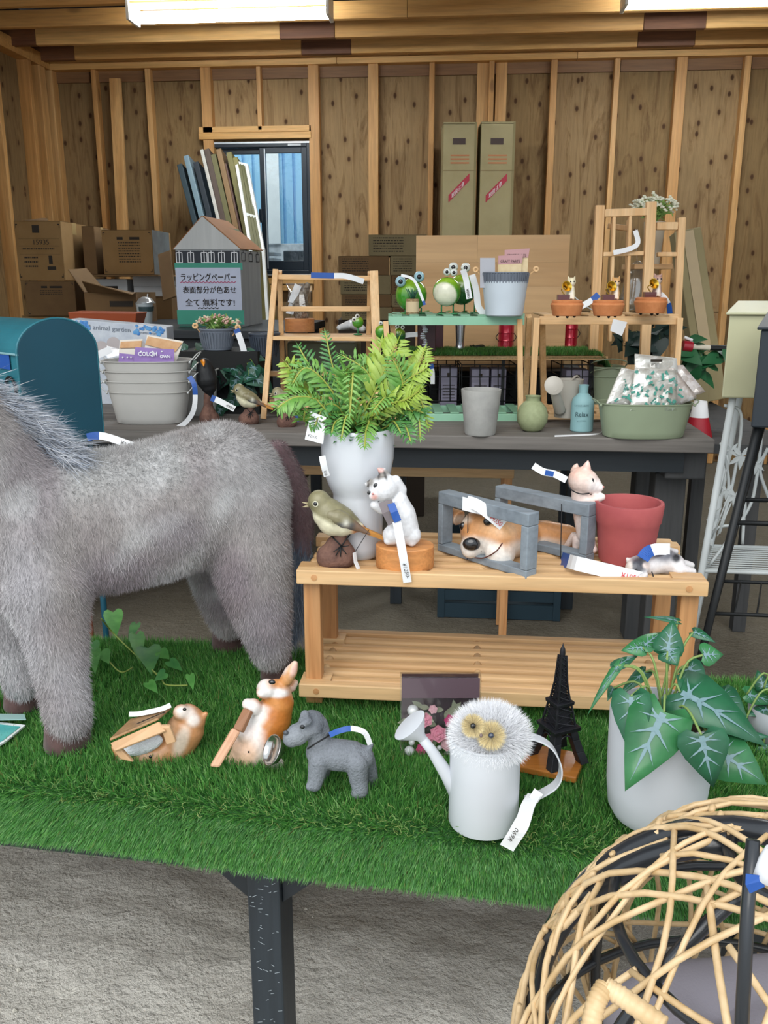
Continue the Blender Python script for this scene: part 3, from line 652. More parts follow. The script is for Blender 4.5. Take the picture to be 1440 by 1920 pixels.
# mane
def ribfur(path, n, L, W_, cols, name, par, spread=.02, sdir=None, droop=1.):
    pts = bez(path, 8); idx = rng.random(n)*(len(pts)-1); i0 = idx.astype(int); f = (idx-i0)[:, None]; A = np.array([tuple(p) for p in pts])
    P0 = A[i0]*(1-f)+A[np.minimum(i0+1, len(A)-1)]*f+rng.normal(0, spread, (n, 3)); t = A[np.minimum(i0+1, len(A)-1)]-A[i0]; t /= np.linalg.norm(t, axis=1)[:, None]+1e-9
    d = t*(sdir[0])+np.array(sdir[1])[None, :]+rng.normal(0, .22, (n, 3)); d /= np.linalg.norm(d, axis=1)[:, None]
    Ls = L*rng.uniform(.6, 1.25, n); Dr = np.zeros((n, 3)); Dr[:, 2] = -Ls*.35*droop
    pal = np.array([lin(c) for c in cols]); c = pal[rng.integers(0, len(pal), n)]
    return strands(name, P0, d, Ls, W_*rng.uniform(.7, 1.3, n), Dr, c, m_fur, par, 3, org=tuple(WL[par.name]))
mane = [at(-300, 470, 1.31), at(-180, 590, 1.33), at(-90, 700, 1.34), at(-10, 760, 1.36), at(50, 800, 1.38), at(95, 838, 1.40), at(118, 862, 1.40)]
ribfur(mane, 9000, .055, .0011, ('b9bcc4', 'a3a9b4', '8d97a6', 'c6c8cc', '9a9ea8'), 'mane', hp, .009, (.75, (.15, 0, .25)), 1.3)
# tail: brown plush dock then long blue-grey hair
tl_ = M(); 
chain(tl_, [(at(x, y, 1.66), r*mpp(x, y, 1.66)) for x, y, r in ((520, 850, 24), (545, 900, 27), (557, 950, 28), (563, 1000, 24), (564, 1030, 19))], 16)
td = blob('tail', tl_, m_fur, hp, voxel=.004, fn=spots('705a5e', [(560, 1040, 30, 30, '7a6a74', .5)]))
furred(td, 9000, .010, .0007, td)
ribfur([at(560, 1010, 1.66), at(552, 1080, 1.66), at(546, 1150, 1.66)], 9000, .07, .001, ('6f7f95', '8b97a8', '5f7088', '97a3b2'), 'tail_hair', td, .009, (.9, (0, 0, -.6)), .6)
# ================= shared small builders =================
m_card = P('cardboard', '88693e', .85, '94754a', 5, bs=.1); m_cardd = P('cardboard_dark', '6a5032', .85, '775c3a', 5); m_cardk = P('cardboard_khaki', '968a64', .8, 'a0946e', 4)
m_tape = P('packing_tape', 'b59c6c', .25, coat=.4); m_ink = P('ink', '2b241c', .8); m_white = P('white_paper', 'e4e6e8', .6); m_bluet = P('tag_blue', '1d4f9c', .45)
m_wcard = P('white_carton', 'c9ccce', .7); m_red = P('red_ink', 'c2363c', .7); m_teal = P('teal_tape', '2f8f78', .5); m_string = P('black_string', '16181c', .7)
m_brass = P('brass', 'c9a23c', .28, metal=.9); m_bag = clear('clear_film', (.96, .97, .98), .10, .12); m_kraft = P('kraft_card', 'c09468', .8, 'cda57c', 30)
def vk(px, py, D):            # horizontal and vertical metres per pixel
    k = mpp(px, py, D); e = TH-math.atan((960-py)/F); return k, k/math.cos(e)
def lathe_px(name, px, pyb, z, prof, mat, parent=None, n=36, sol=0, back=True, D=None, smooth=True, c=None, sx=1, sy=1, **kw):
    if c is None:
        g = gnd(px, pyb, z) if D is None else at(px, pyb, D)
        Dg = -sp*g.x+cp*g.y; k, kz = vk(px, pyb, Dg); c = g+FW*(prof[0][0]*k if back else 0)
    else: Dg = -sp*c.x+cp*c.y; k, kz = vk(px, pyb, Dg)
    return M().lathe(c, [(r*k, h*kz) for r, h in prof], n, sx, sy).build(name, mat, parent, smooth=smooth, auto=35, sol=sol, **kw), c, k, kz
def rect(m, c, u, v, t=.0015):
    c, u, v = V(c), V(u), V(v); n = u.cross(v).normalized()*t/2
    return m.obox(c, u/2, v/2, n)
def ptag(pts, wpx, label, blue=None, txt=None, red=False, side=None, group=None, name='price_tag', back=False):
    P_ = [at(*p) for p in pts]; P_ = bez(P_, 5) if len(P_) > 2 else P_; k = mpp(*pts[0]); w = wpx*k
    mid = P_[len(P_)//2]; t = thing(name, label, 'tag', mid, group)
    view = (mid-V(0, 0, HC)).normalized()
    sides = [(P_[min(i+1, len(P_)-1)]-P_[max(i-1, 0)]).cross(view).normalized() for i in range(len(P_))] if side is None else [V(side)]*len(P_)
    if blue is None: M().ribbon(P_, sides, w, .0008).build('strip', m_white, t, smooth=False)
    else:
        q = round(blue*(len(P_)-1)) if blue > 0 else len(P_)-1-round(-blue*(len(P_)-1)); q = min(max(q, 1), len(P_)-2) if len(P_) > 2 else q
        if len(P_) == 2: f = abs(blue); mp_ = P_[0].lerp(P_[1], f if blue > 0 else 1-f); P_ = [P_[0], mp_, P_[1]]; sides = [sides[0]]*3; q = 1
        a, b = (P_[:q+1], P_[q:]) if blue > 0 else (P_[q:], P_[:q+1]); sa, sb = (sides[:q+1], sides[q:]) if blue > 0 else (sides[q:], sides[:q+1])
        M().ribbon(a, sa, w*1.04, .001).build('end_band', m_bluet, t); M().ribbon(b, sb, w, .0008).build('strip', m_white, t)
    if txt:
        e = P_[-1] if (blue is None or blue > 0) else P_[0]; f = P_[-2] if (blue is None or blue > 0) else P_[1]
        f = P_[-4] if len(P_) > 5 and (blue is None or blue > 0) else f
        d = (e-f).normalized(); s_ = sides[-1]; u = s_ if s_.cross(d).dot(view) < 0 else -s_
        xd = d; yd = -xd.cross(view).normalized()
        if yd.cross(V(0, 0, 0)).length == 0 and xd.cross(yd).dot(view) > 0: yd = -yd
        L = min((e-f).length*.9, w*3.2)
        text(txt, e-xd*L*1.02-yd*w*.28-view*.0015, xd, yd, w*.62, m_red if red else m_ink, 'price', t, w=L*.9)
    return t
def carton(name, label, px0, px1, pyt, D, dep, zb, mat=m_card, yaw=0, pyb=None, tape=True, group=None, cat='box', slant=0, lines=()):
    A, B = at(px0, pyt, D), at(px1, pyt, D); w = (B-A).length; zt = A.z
    if zb is None: zb = at(px0, pyb, D).z
    u = Quaternion(UP, math.radians(yaw)) @ (B-A).normalized(); u.z = 0; u.normalize(); n = UP.cross(u); A = V(A.x, A.y, zb); H = zt-zb
    t = thing(name, label, cat, A+u*w/2+n*dep/2, group)
    def q(a, b, c): return A+u*a*w+n*b*dep+UP*c*H
    M().hull([q(0, 0, 0), q(1, 0, 0), q(1, 1, 0), q(0, 1, 0)], [q(0, 0, .995), q(1, 0, .995), q(1, 1, .995), q(0, 1, .995)]).build('body', mat, t, bevel=.004)
    for a, b in ((0, .495), (.505, 1)): M().hull([q(0, a, .996), q(1, a, .996), q(1, b, .996), q(0, b, .996)], [q(0, a, 1), q(1, a, 1), q(1, b, 1.0), q(0, b, 1.0)]).build('flap', mat, t)
    if tape:
        M().add([q(.0, .42, 1.004), q(1, .42, 1.004), q(1, .58, 1.004), q(0, .58, 1.004)], [(0, 1, 2, 3)]).build('tape', m_tape, t)
        M().add([q(1, .42, 1.003)+u*.001, q(1, .58, 1.003)+u*.001, q(1, .58, .8)+u*.001, q(1, .42, .8)+u*.001], [(0, 1, 2, 3)]).build('tape', m_tape, t)
    pr = M()
    for (a, b, c, d) in lines: pr.add([q(a, 0, b)-n*.001, q(c, 0, b)-n*.001, q(c, 0, d)-n*.001, q(a, 0, d)-n*.001], [(0, 1, 2, 3)])
    if lines: pr.build('printing', m_ink, t, kind='stuff')
    return t, q, u, n, w, H
def corner_marks(): return [(.03, .93, .07, .95), (.03, .88, .04, .95), (.93, .93, .97, .95), (.96, .88, .97, .95), (.03, .05, .07, .07), (.03, .05, .04, .12), (.93, .05, .97, .07), (.96, .05, .97, .12)]
def smalltext(rows, a0, a1, y0, y1):
    out = []; dy = (y1-y0)/rows
    for r in range(rows):
        x = a0
        while x < a1:
            w = random.uniform(.01, .05); out.append((x, y1-dy*(r+.6), min(x+w, a1), y1-dy*(r+.25))); x += w+.012
    return out
# ================= far clutter =================
# dark worktable in the back
WZ = 1.17
wt = thing('worktable', 'dark worktable in the back carrying the house shaped carton', 'table', at(330, 700, 4.8)*1 if 0 else V(-1.45, 4.6, 0))
ax, bx = at(150, 640, 4.3).x, at(545, 640, 4.3).x
Box('tabletop', m_blackx, ax, 4.15, WZ-.04, bx, 5.3, WZ, wt, bevel=.003)
for x0 in (ax+.03, bx-.09):
    for y0 in (4.2, 5.2): Box('leg', m_black, x0, y0, 0, x0+.06, y0+.06, WZ-.04, wt)
Box('skirt', m_blackx, ax+.02, 4.18, .45, bx-.02, 4.2, WZ-.04, wt)
cm = corner_marks()
D1 = 5.45; z_a = at(45, 526, D1).z
carton('cardboard_box', 'bottom carton hidden under the two left cartons', 40, 150, 592, D1+.02, .42, 0)
zz = at(45, 592, D1+.02).z
carton('cardboard_box', 'brown carton under the numbered carton at far left', 45, 139, 527, D1, .42, zz, m_cardd, lines=cm+[(.33, .8, .45, .86), (.5, .8, .75, .86)]+smalltext(3, .3, .75, .6, .75))
t, q, u, n, w, H = carton('cardboard_box', 'brown carton printed 15935 on top at far left', 25, 113, 414, D1, .46, z_a, lines=cm+[(.38, .8, .53, .93)]+smalltext(1, .12, .82, .5, .56)+smalltext(3, .15, .45, .2, .42)+[(.68, .28, .76, .42), (.64, .18, .82, .24), (.06, .7, .94, .703), (.06, .58, .94, .583), (.06, .44, .94, .443)])
text('15935', q(.36, 0, .605)-n*.002, u, UP, H*.12, m_ink, 'number', t)
M().add([q(.2, .0, 1), q(.75, .0, 1), q(.6, .2, 1.06), q(.45, .3, 1.07)], [(0, 1, 2, 3)]).build('open_flap', m_cardd, t, sol=.003)
D2 = 5.6
zb2 = at(200, 556, D2).z
carton('cardboard_box', 'large carton mostly hidden under the white cartons', 150, 322, 556, D2+.01, .4, 0, m_cardd)
zw = at(200, 523, D2).z
carton('white_carton', 'flat white carton left of the taped carton stack', 165, 238, 523, D2, .3, zb2, m_wcard, tape=False, lines=[(.3, .2, .75, .6)], group=None)
carton('white_carton', 'upper flat white carton right under the silver taped carton', 248, 308, 516, D2, .3, at(250, 537, D2).z, m_wcard, tape=False)
carton('white_carton', 'lower flat white carton right under the silver taped carton', 250, 312, 537, D2+.004, .3, zb2, m_wcard, tape=False)
Box('support_board', m_cardd, at(160, 514, D2).x, 5.25, at(200, 514.6, D2).z-.012, at(318, 514, D2).x, 5.75, at(200, 514.6, D2).z-.0015, label='thin cardboard sheet under the two middle cartons', cat='cardboard')
zb3 = at(200, 514.6, D2).z
t, q, u, n, w, H = carton('cardboard_box', 'brown carton with silver taped side in the middle of the left pile', 189, 285, 431, D2, .42, zb3, yaw=-2, lines=cm+[(.3, .78, .42, .84), (.55, .78, .75, .84)]+smalltext(8, .32, .75, .25, .74))
M().add([q(1, 0, .0)+u*.002, q(1, .9, .0)+u*.002, q(1, .9, 1)+u*.002, q(1, 0, 1)+u*.002], [(0, 1, 2, 3)]).build('silver_tape', P('silver_film', '6d7478', .3, '8c959a', 9, metal=.5), t)
carton('cardboard_box', 'narrow carton between the numbered and the taped carton', 152, 176, 424, D2+.05, .3, zb3, m_cardd, lines=())
M().bar(at(318, 560, 5.0)-V(0, 0, 0), at(308, 474, 5.2), .075, .01, (0, -1, 0)).build('cardboard_strip', m_cardd, label='leaning brown cardboard strip beside the house shaped carton', cat='cardboard')
# open brown carton on the worktable
ob = thing('open_carton', 'open brown carton with spread flaps behind the drink cup', 'box', at(210, 585, 4.95))
o1 = at(158, 590, 4.9); o2 = at(258, 590, 4.9); h_ = at(158, 549, 4.9).z-WZ
for a, b, nm in (((o1.x, 4.75), (o2.x, 4.76), 'panel'), ((o1.x, 5.05), (o2.x, 5.06), 'panel')): Box(nm, m_cardd, a[0], a[1], WZ, b[0], b[1], WZ+h_, ob)
for xx in (o1.x, o2.x-.008): Box('panel', m_cardd, xx, 4.76, WZ, xx+.008, 5.05, WZ+h_, ob)
M().poly([(o1.x, 4.75, WZ+h_), (o1.x-.0, 5.05, WZ+h_), (o1.x-.1, 5.03, WZ+h_+.13), (o1.x-.09, 4.77, WZ+h_+.12)], (.004, 0, .002)).build('flap', m_cardd, ob)
M().poly([(o1.x+.02, 4.75, WZ+h_), (o2.x, 4.75, WZ+h_), (o2.x+.03, 4.62, WZ+h_-.01), (o1.x+.05, 4.62, WZ+h_+.06)], (0, .002, .004)).build('flap', m_cardd, ob)
Box('print_band', m_ink, o1.x+.14, 4.747, WZ+.09, o1.x+.27, 4.7495, WZ+.12, ob)
# orange tray
_z = lambda v: V(v.x, v.y, WZ+.001)
M().hull([_z(at(132, 600, 4.4)), _z(at(252, 602, 4.4)), _z(at(252, 602, 4.4)+FW*.15), _z(at(132, 600, 4.4)+FW*.15)], [at(127, 585, 4.38), at(256, 587, 4.38), at(256, 587, 4.38)+FW*.2, at(127, 585, 4.38)+FW*.2]).build('planter_tray', P('terracotta_plastic', 'a8502c', .5), label='long orange plastic planter tray below the brown cartons', cat='tray', bevel=.004)
# drink cup
DC = gD(273, 607, WZ)
c_, cc, k, kz = lathe_px('cup_body', 273, 607, 0, [(0.1, 0), (11, 0), (12, 1), (16, 38), (16.5, 38), (15.5, 38)], P('cup_plastic', 'c4cfd2', .3), D=DC, back=False)
cup = thing('drink_cup', 'clear plastic drink cup with dome lid and straw on the worktable', 'cup', cc); c_.parent = cup; c_.location = WL[c_.name]-cc
lathe_px('dome_lid', 273, 569, 0, [(18, 0), (18, 2), (16, 3), (13, 8), (6, 12), (.1, 13)], clear('lid_film', (.85, .9, .92), .15, .1, .25), cup, D=DC, back=False)
M().tube([at(273, 590, DC), at(277, 551, DC)], .0035, 8).build('straw', m_white, cup)
lathe_px('logo_band', 273, 583, 0, [(15, 0), (15.8, 8)], P('cup_print', '3b4f52', .5), cup, D=DC-.002, back=False)
# house shaped carton with the handwritten notice
DH = 4.55; hz = WZ
hl, hr = at(341, 620, DH), at(458, 622, DH); hu = (hr-hl); hu.z = 0; hw = hu.length*1.03; hu = Quaternion(UP, math.radians(-6)) @ hu.normalized(); hn = UP.cross(hu); hA = V(hl.x-.01, hl.y, hz)
hH = at(395, 468, DH).z-hz; hT = at(388, 406, DH).z-hz; dp = .42
hs = thing('house_carton', 'white house shaped carton with a gable roof and handwritten notice', 'box', hA+hu*hw/2)
def hq(a, b, z): return hA+hu*a*hw+hn*b*dp+UP*z
m_hs = P('house_print', 'b9bcbc', .7, 'a3a7a8', 12, stretch=(1, 1, .1)); m_hsd = P('house_side', 'a4a8a9', .7, '8e9395', 12, stretch=(1, 1, .1))
M().hull([hq(0, 0, 0), hq(1, 0, 0), hq(1, 1, 0), hq(0, 1, 0)], [hq(0, 0, hH), hq(1, 0, hH), hq(1, 1, hH), hq(0, 1, hH)]).build('body', m_hsd, hs, bevel=.003)
M().poly([hq(-.03, -.01, hH), hq(1.02, -.01, hH), hq(.45, -.01, hT)], hn*.006).build('gable', P('gable_print', 'c6c8c6', .7, 'b4b7b6', 16, stretch=(1, 1, .1)), hs)
M().poly([hq(.45, 0, hT), hq(1.02, 0, hH), hq(1.04, 1, hH+.005), hq(.47, 1, hT)], (.004, 0, .003)).build('roof_panel', P('roof_card', '9b6a42', .8), hs)
M().poly([hq(.45, 0, hT), hq(-.03, 0, hH), hq(-.03, 1, hH), hq(.45, 1, hT)], (-.004, 0, .003)).build('roof_panel', P('roof_card', '9b6a42', .8), hs)
M().poly([hq(.62, .0, hT-.05+.0), hq(.7, 0, hT-.075), hq(.72, 1, hT-.07), hq(.64, 1, hT-.045)], (.003, 0, .006)).build('tape', P('green_brown_tape', '5c6a48', .4), hs)
m_dkp = P('dark_print', '2a3038', .7); lzx = hH*.985
Box_ = lambda a0, a1, z0, z1, mt, nm, off=.012: M().add([hq(a0, 0, z0)-hn*off, hq(a1, 0, z0)-hn*off, hq(a1, 0, z1)-hn*off, hq(a0, 0, z1)-hn*off], [(0, 1, 2, 3)]).build(nm, mt, hs)
Box_(0, 1.0, hH*.82, hH*.985, m_dkp, 'lantern_print', .003)
lnm = M()
for i, a in enumerate((.06, .24, .45, .56, .72, .92)):
    z0, z1 = hH*.835, hH*.96
    for p, r in (((a-.045, z0), (a-.045, z1)), ((a+.045, z0), (a+.045, z1)), ((a-.045, z0), (a+.045, z0)), ((a-.045, z1), (a+.045, z1)), ((a, z0), (a, z1)), ((a, z1), (a, hH*.985))): lnm.bar(hq(p[0], 0, p[1])-hn*.004, hq(r[0], 0, r[1])-hn*.004, .004, .001, hn)
lnm.build('lantern_drawing', m_white, hs, kind='stuff')
lk = M()
for a in (.15, .5, .85):
    z0, z1 = hH*.86, hH*.96
    for p, r in (((a-.08, z0), (a-.08, z1)), ((a+.08, z0), (a+.08, z1)), ((a-.08, z0), (a+.08, z0)), ((a-.08, z1), (a+.08, z1)), ((a, z1), (a, hH))): lk.bar(hq(1, p[0], p[1])+hu*.002, hq(1, r[0], r[1])+hu*.002, .004, .001, hu)
lk.build('lantern_drawing', m_dkp, hs, kind='stuff')
Box_(-.02, 1.04, hH*.74, hH*.83, m_teal, 'tape', .006)
z0s, z1s = at(395, 585, DH).z-hz, at(395, 502, DH).z-hz
Box_(-.01, 1.01, z0s, z1s, P('notice_paper', 'b8c0d4', .5), 'notice', .008)
Box_(-.02, 1.04, z0s-.06, z0s+.01, m_teal, 'tape', .010); Box_(-.0, 1.0, 0.0, z0s-.065, P('green_card', '1f5c50', .6), 'base_panel', .006)
sh = (z1s-z0s)
for s_, a, zf, hh, wf in (('ラッピングペーパー', .06, .72, .19, .86), ('表面部分が色あせ', .09, .44, .17, .84), ('全て 無料です!', .12, .15, .18, .78)):
    text(s_, hq(a, 0, z0s+sh*zf)-hn*.0095, hu, UP, sh*hh, m_ink, 'handwriting', hs, w=hw*wf, bold=.012)
zz_ = [hq(.06+i*.028, 0, z0s+sh*(.67+(.02 if i % 2 else -.01)))-hn*.0098 for i in range(32)]
M().ribbon(zz_, UP, .004, .0005).build('red_zigzag', P('pink_ink', 'b04a70', .6), hs)
M().ribbon([hq(.32+i*.03, 0, z0s+sh*(.09+(.015 if i % 2 else -.01)))-hn*.0098 for i in range(12)], UP, .004, .0005).build('underline', m_ink, hs)
# bundle of frames and boards leaning by the window
bc = [('20343c', 340, 318, 'dark green'), ('6e8590', 352, 302, 'glossy grey'), ('14202a', 370, 314, 'black'), ('b9b6ae', 381, 291, 'pale aluminium'), ('4a3a30', 390, 290, 'dark brown'), ('5e5a34', 402, 300, 'olive'), ('7a5e3a', 412, 290, 'light brown'), ('54392f', 422, 318, 'reddish brown'), ('6a6434', 431, 296, 'mustard'), ('716a36', 442, 306, 'yellow olive')]
for i, (hx, x0, y0, nm) in enumerate(bc):
    top = at(x0+6, y0, 6.8); foot = V(top.x+.62-i*.012, 6.2, .015); r_ = .032 if hx == 'b9b6ae' else .042
    m = M(); d_ = (top-foot).normalized(); sd = V(1, 0, 0); sd = (sd-d_*sd.dot(d_)).normalized(); n_ = d_.cross(sd)
    m.obox((top+foot)/2+n_*0, (top-foot)/2, sd*(.019 if hx != 'b9b6ae' else .012), n_*.12)
    m.build('leaning_board', P('board_%s' % hx, hx, .4 if i == 1 else .6), label='%s board in the bundle leaning left of the window' % nm, cat='board', bevel=.003)
lf = thing('screen_door', 'white edged slatted screen leaning in front of the window', 'screen', at(480, 460, 6.4))
A_, B_, C_, D__ = at(444, 305, 6.7), at(463, 310, 6.7), at(494, 470, 6.3), at(470, 462, 6.3)
for a, b in ((A_, D__), (B_, C_), (A_, B_), (D__, C_), (A_.lerp(D__, .62), B_.lerp(C_, .62))): M().bar(a, b, .02, .03, (0, 1, 0)).build('frame_bar', m_wh, lf)
for f in (.25, .5, .75): M().bar(A_.lerp(B_, f), D__.lerp(C_, f), .026, .015, (0, 1, 0)).build('slat', P('olive_slat', '5c5a3c', .6), lf)
for a in (D__, C_): M().bar(a, V(a.x+.12, a.y-.3, 0), .02, .03, (0, 1, 0)).build('leg', m_wh, lf)
# tall cartons
for i, (a, b, yt) in enumerate(((832, 895, 229), (903, 967, 228))):
    t, q, u, n, w, H = carton('tall_carton', ('left' if i == 0 else 'right')+' one of the two tall khaki cartons with red labels by the wall', a, b, yt, 6.55, .25, 0, m_cardk, tape=False)
    sc_ = lambda y: (at(864, y, 6.55).z)/H
    def pl(a0, a1, y0, y1, mt, nm): M().add([q(a0, 0, sc_(y1))-n*.0015, q(a1, 0, sc_(y1))-n*.0015, q(a1, 0, sc_(y0))-n*.0015, q(a0, 0, sc_(y0))-n*.0015], [(0, 1, 2, 3)]).build(nm, mt, t)
    pl(.28, .66, 259, 271, P('label_brown', '3f2f2a', .6), 'brand_label')
    M().add([q(.18, 0, sc_(380))-n*.0016, q(.18, 0, sc_(366))-n*.0016, q(.8, 0, sc_(325))-n*.0016, q(.8, 0, sc_(339))-n*.0016], [(0, 1, 2, 3)]).build('red_label', P('label_red', 'a8283a', .5), t)
    d_ = (q(.8, 0, sc_(339))-q(.18, 0, sc_(380))); text('取扱注意', q(.27, 0, sc_(372))-n*.003, d_, UP, .035, m_white, 'label_text', t, w=d_.length*.6)
    mr = M(); mo = P('orange_ink', 'b0714a', .7)
    for yy in (290, 297, 304): mr.add([q(.22, 0, sc_(yy+3))-n*.0015, q(.78, 0, sc_(yy+3))-n*.0015, q(.78, 0, sc_(yy))-n*.0015, q(.22, 0, sc_(yy))-n*.0015], [(0, 1, 2, 3)])
    mr.build('warning_print', mo, t, kind='stuff'); pl(.0, 1, 319, 320, m_cardd, 'seam'); pl(.93, 1, 229, 450, P('khaki_edge', '857a55', .8), 'edge_strip')
# pile of cartons right of the window
DP = 5.2; base_z = at(700, 600, DP).z
carton('storage_box', 'big dark box carrying the small carton pile right of the window', 634, 800, 600, DP+.01, .5, 0, P('dark_box', '352c24', .85), tape=False)
rows = [(600, 576, [(640, 735), (736, 800)]), (576, 552, [(640, 733), (735, 800)]), (552, 516, [(638, 732), (734, 800)]), (516, 480, [(634, 729), (732, 800)]), (480, 440, [(691, 800)])]
pn = [['bottom left', 'bottom right'], ['second row left', 'second row right'], ['middle left', 'middle right'], ['fourth row left', 'fourth row right'], ['topmost']]
for i, (yb, yt, cs) in enumerate(rows):
    for j, (a, b) in enumerate(cs):
        carton('cardboard_box', '%s carton of the pile right of the window' % pn[i][j], a, b, yt, DP, .35, at(700, yb, DP).z, m_cardd if (i+j) % 2 else P('cardboard_grey', '7d7050', .85, '8a7c5a', 6), lines=smalltext(6, .08, .6, .15, .9), tape=False, group='cartons piled right of the window')
# plywood sheet on a black bin added to keep the gap behind the baskets dark
bin_ = thing('added_dark_bin', 'added black bin darkening the gap behind the wire baskets', 'bin', at(900, 760, 3.75))
za = at(920, 690, 3.78).z; xa, xb = at(735, 700, 3.78).x, at(1090, 700, 3.78).x
Box('bin_body', P('black_plastic', '0e1112', .8), xa+.02, 3.70, RZ+.0, xb-.02, 3.95, za-.02, bin_, bevel=.01); Box('bin_lid', P('black_plastic', '0e1112', .8), xa, 3.68, za-.02, xb, 3.98, za, bin_, bevel=.006)
bt = thing('low_stand', 'dark stand right behind the rear table holding the added dark bin', 'stand', V((xa+xb)/2, 3.83, 0))
Box('top', m_blackx, xa-.05, 3.675, RZ-.05, xb+.05, 4.0, RZ, bt)
for x0 in (xa, xb-.05):
    for y0 in (3.69, 3.94): Box('leg', m_black, x0, y0, 0, x0+.05, y0+.05, RZ-.05, bt)
s0, s1 = at(781, 442, 3.86), at(1066, 438, 3.86); m_ps = wood('pine_sheet', 'b08a5c', 'cba678', 'x', 5, .5, kscale=2, fine=.5)
ps = thing('wooden_sheet', 'pale jointed pine board standing upright behind the frogs', 'board', V((s0.x+s1.x)/2, 3.85, za))
xs_ = [s0.x, s0.x+(s1.x-s0.x)*.38, s0.x+(s1.x-s0.x)*.62, s1.x]; zs_ = [za, za+(s0.z-za)*.2, za+(s0.z-za)*.42, za+(s0.z-za)*.62, za+(s0.z-za)*.8, s0.z]
for i in range(5):
    sp_ = [xs_[0], xs_[0]+(xs_[3]-xs_[0])*random.uniform(.3, .7), xs_[3]]
    for j in range(2): Box('stave', m_ps, sp_[j], 3.84, zs_[i]+.0004, sp_[j+1]-.0005, 3.862, zs_[i+1], ps)
# leaning tall carton right and small one
t_ = thing('tall_carton', 'narrow brown carton leaning at the right behind the wooden screen', 'box', V(1.75, 4.9, 0))
SBZ = at(1300, 768, 4.1).z
a_ = at(1284, 434, 4.45); bb = at(1338, 690, 4.35); bb.z = SBZ+.01; M().bar(bb, a_, .125, .12, (0, 1, 0)).build('body', m_cardk, t_, bevel=.004)
M().bar(bb.lerp(a_, .3)+V(.0, -.065, 0), a_-V(0, .065, .0), .05, .002, (0, 1, 0)).build('tape', m_tape, t_)
text('V16-B2L19 C-X A-30', a_+V(-.03, -.075, -.25)+(bb-a_).normalized()*.25, (bb-a_), V(1, 0, 0), .06, m_ink, 'printing', t_)
a_, b_ = at(1318, 675, 4.1), at(1340, 765, 4.0); tt_ = carton('cardboard_box', 'small brown taped carton low at the right beside the green tub', 1292, 1336, 676, 4.1, .12, at(1300, 768, 4.1).z, m_cardk)
SBZ = at(1300, 768, 4.1).z
sbx = thing('side_bench', 'low grey plank bench behind the right end of the rear table', 'bench', V(1.5, 3.9, 0))
for k_ in range(4): Box('plank', m_greyd, .86, 3.3+k_*.31, SBZ-.035, at(1375, 770, 4.0).x, 3.3+k_*.31+.305, SBZ, sbx)
for x0 in (.9, at(1375, 770, 4.0).x-.1):
    for y0 in (3.5, 4.3): Box('leg', m_greyd, x0, y0, 0, x0+.05, y0+.05, SBZ-.035, sbx)
sb = at(1330, 790, 4.1)
# ================= things on and around the rear table =================
def RD(px, py): return gD(px, py, RZ)
m_cream = P('cream_enamel', 'b9b8b4', .4); m_sage = P('sage_enamel', '8d9a80', .45); m_terra = P('terracotta', 'b8703f', .8, 'c98250', 30)
m_gwire = P('pale_wire', 'c9cccb', .35, metal=.3); m_bwire = P('black_wire', '15181a', .5, metal=.3); m_stump = P('stump', '5a4038', .9, '77574a', 40, bs=.8, bscale=60, bd=.006)
m_leafd = P('dark_leaf', '16402f', .45, '235440', 30); m_fig = P('figurine_paint', 'ffffff', .45, vcol=True, ns=120, coat=.1); m_eye = P('eye_gloss', '0c0d10', .08, coat=.6)
def oval_tub(name, label, px, pyb, wb, wt_, hp_, mat, cat='tub', depth=.62, dz=0, c=None, handles=True, hlen=1., group=None, hmat=None):
    g = gnd(px, pyb, RZ) if c is None else c; D = -sp*g.x+cp*g.y; k, kz = vk(px, pyb, D)
    cc = g+FW*(wb/2*depth*k) if c is None else g; t = thing(name, label, cat, cc, group)
    pr = [(.1, .001), (wb/2-3, .001), (wb/2, 2)]+[(wb/2+(wt_-wb)/2*f, hp_*f) for f in (.2, .5, .8, .97)]+[(wt_/2+2.5, hp_-1), (wt_/2+2.5, hp_+1), (wt_/2, hp_+.5), (wt_/2-1.5, hp_-3), (wb/2-2, 4), (.1, 3)]
    m = M(); vv = []; n = 48; m_ = len(pr)
    for r, z in pr:
        for i in range(n):
            a = 2*math.pi*i/n; e = .72; x = math.copysign(abs(math.cos(a))**e, math.cos(a)); y = math.copysign(abs(math.sin(a))**e, math.sin(a))
            vv.append(cc+RT*(r*k*x)+FW*(r*k*y*depth)+UP*(z*kz+dz))
    m.add(vv, [(j*n+i, j*n+(i+1) % n, (j+1)*n+(i+1) % n, (j+1)*n+i) for j in range(m_-1) for i in range(n)])
    b = m.build('tub_body', mat, t, smooth=True, auto=40)
    if handles:
        for s in (-1, 1):
            h0 = cc+RT*s*(wt_/2+1)*k+UP*((hp_-3)*kz+dz); o = RT*s*15*k*hlen+UP*(16*kz*(hlen if hlen < 1 else 1))
            pts = bez([h0-FW*.035, h0-FW*.035+o*.9, h0+o, h0+FW*.035+o*.9, h0+FW*.035], 5)
            M().tube(pts, .0022, 6).build('wire_handle', hmat or m_gwire, t, smooth=True)
            M().ell(h0-FW*.035, .005, .005, .005, 8).build('handle_ear', hmat or m_gwire, t, smooth=True)
    return t, cc, k, kz
# stacked tubs, nested
_, tc_, k, kz = oval_tub('oval_tub', 'lowest of the nested pale grey oval tubs on the rear table', 275, 797, 126, 150, 60, m_cream, group='nested pale oval tubs')
for i, nm in enumerate(('second', 'third', 'topmost')):
    oval_tub('oval_tub', '%s pale grey oval tub %s the nested stack' % (nm, 'from the bottom of' if i < 2 else 'in'), 275, 797, 126, 150+(i+1)*3, 60, m_cream, c=tc_, dz=(i+1)*kz*18.0+.001, group='nested pale oval tubs')
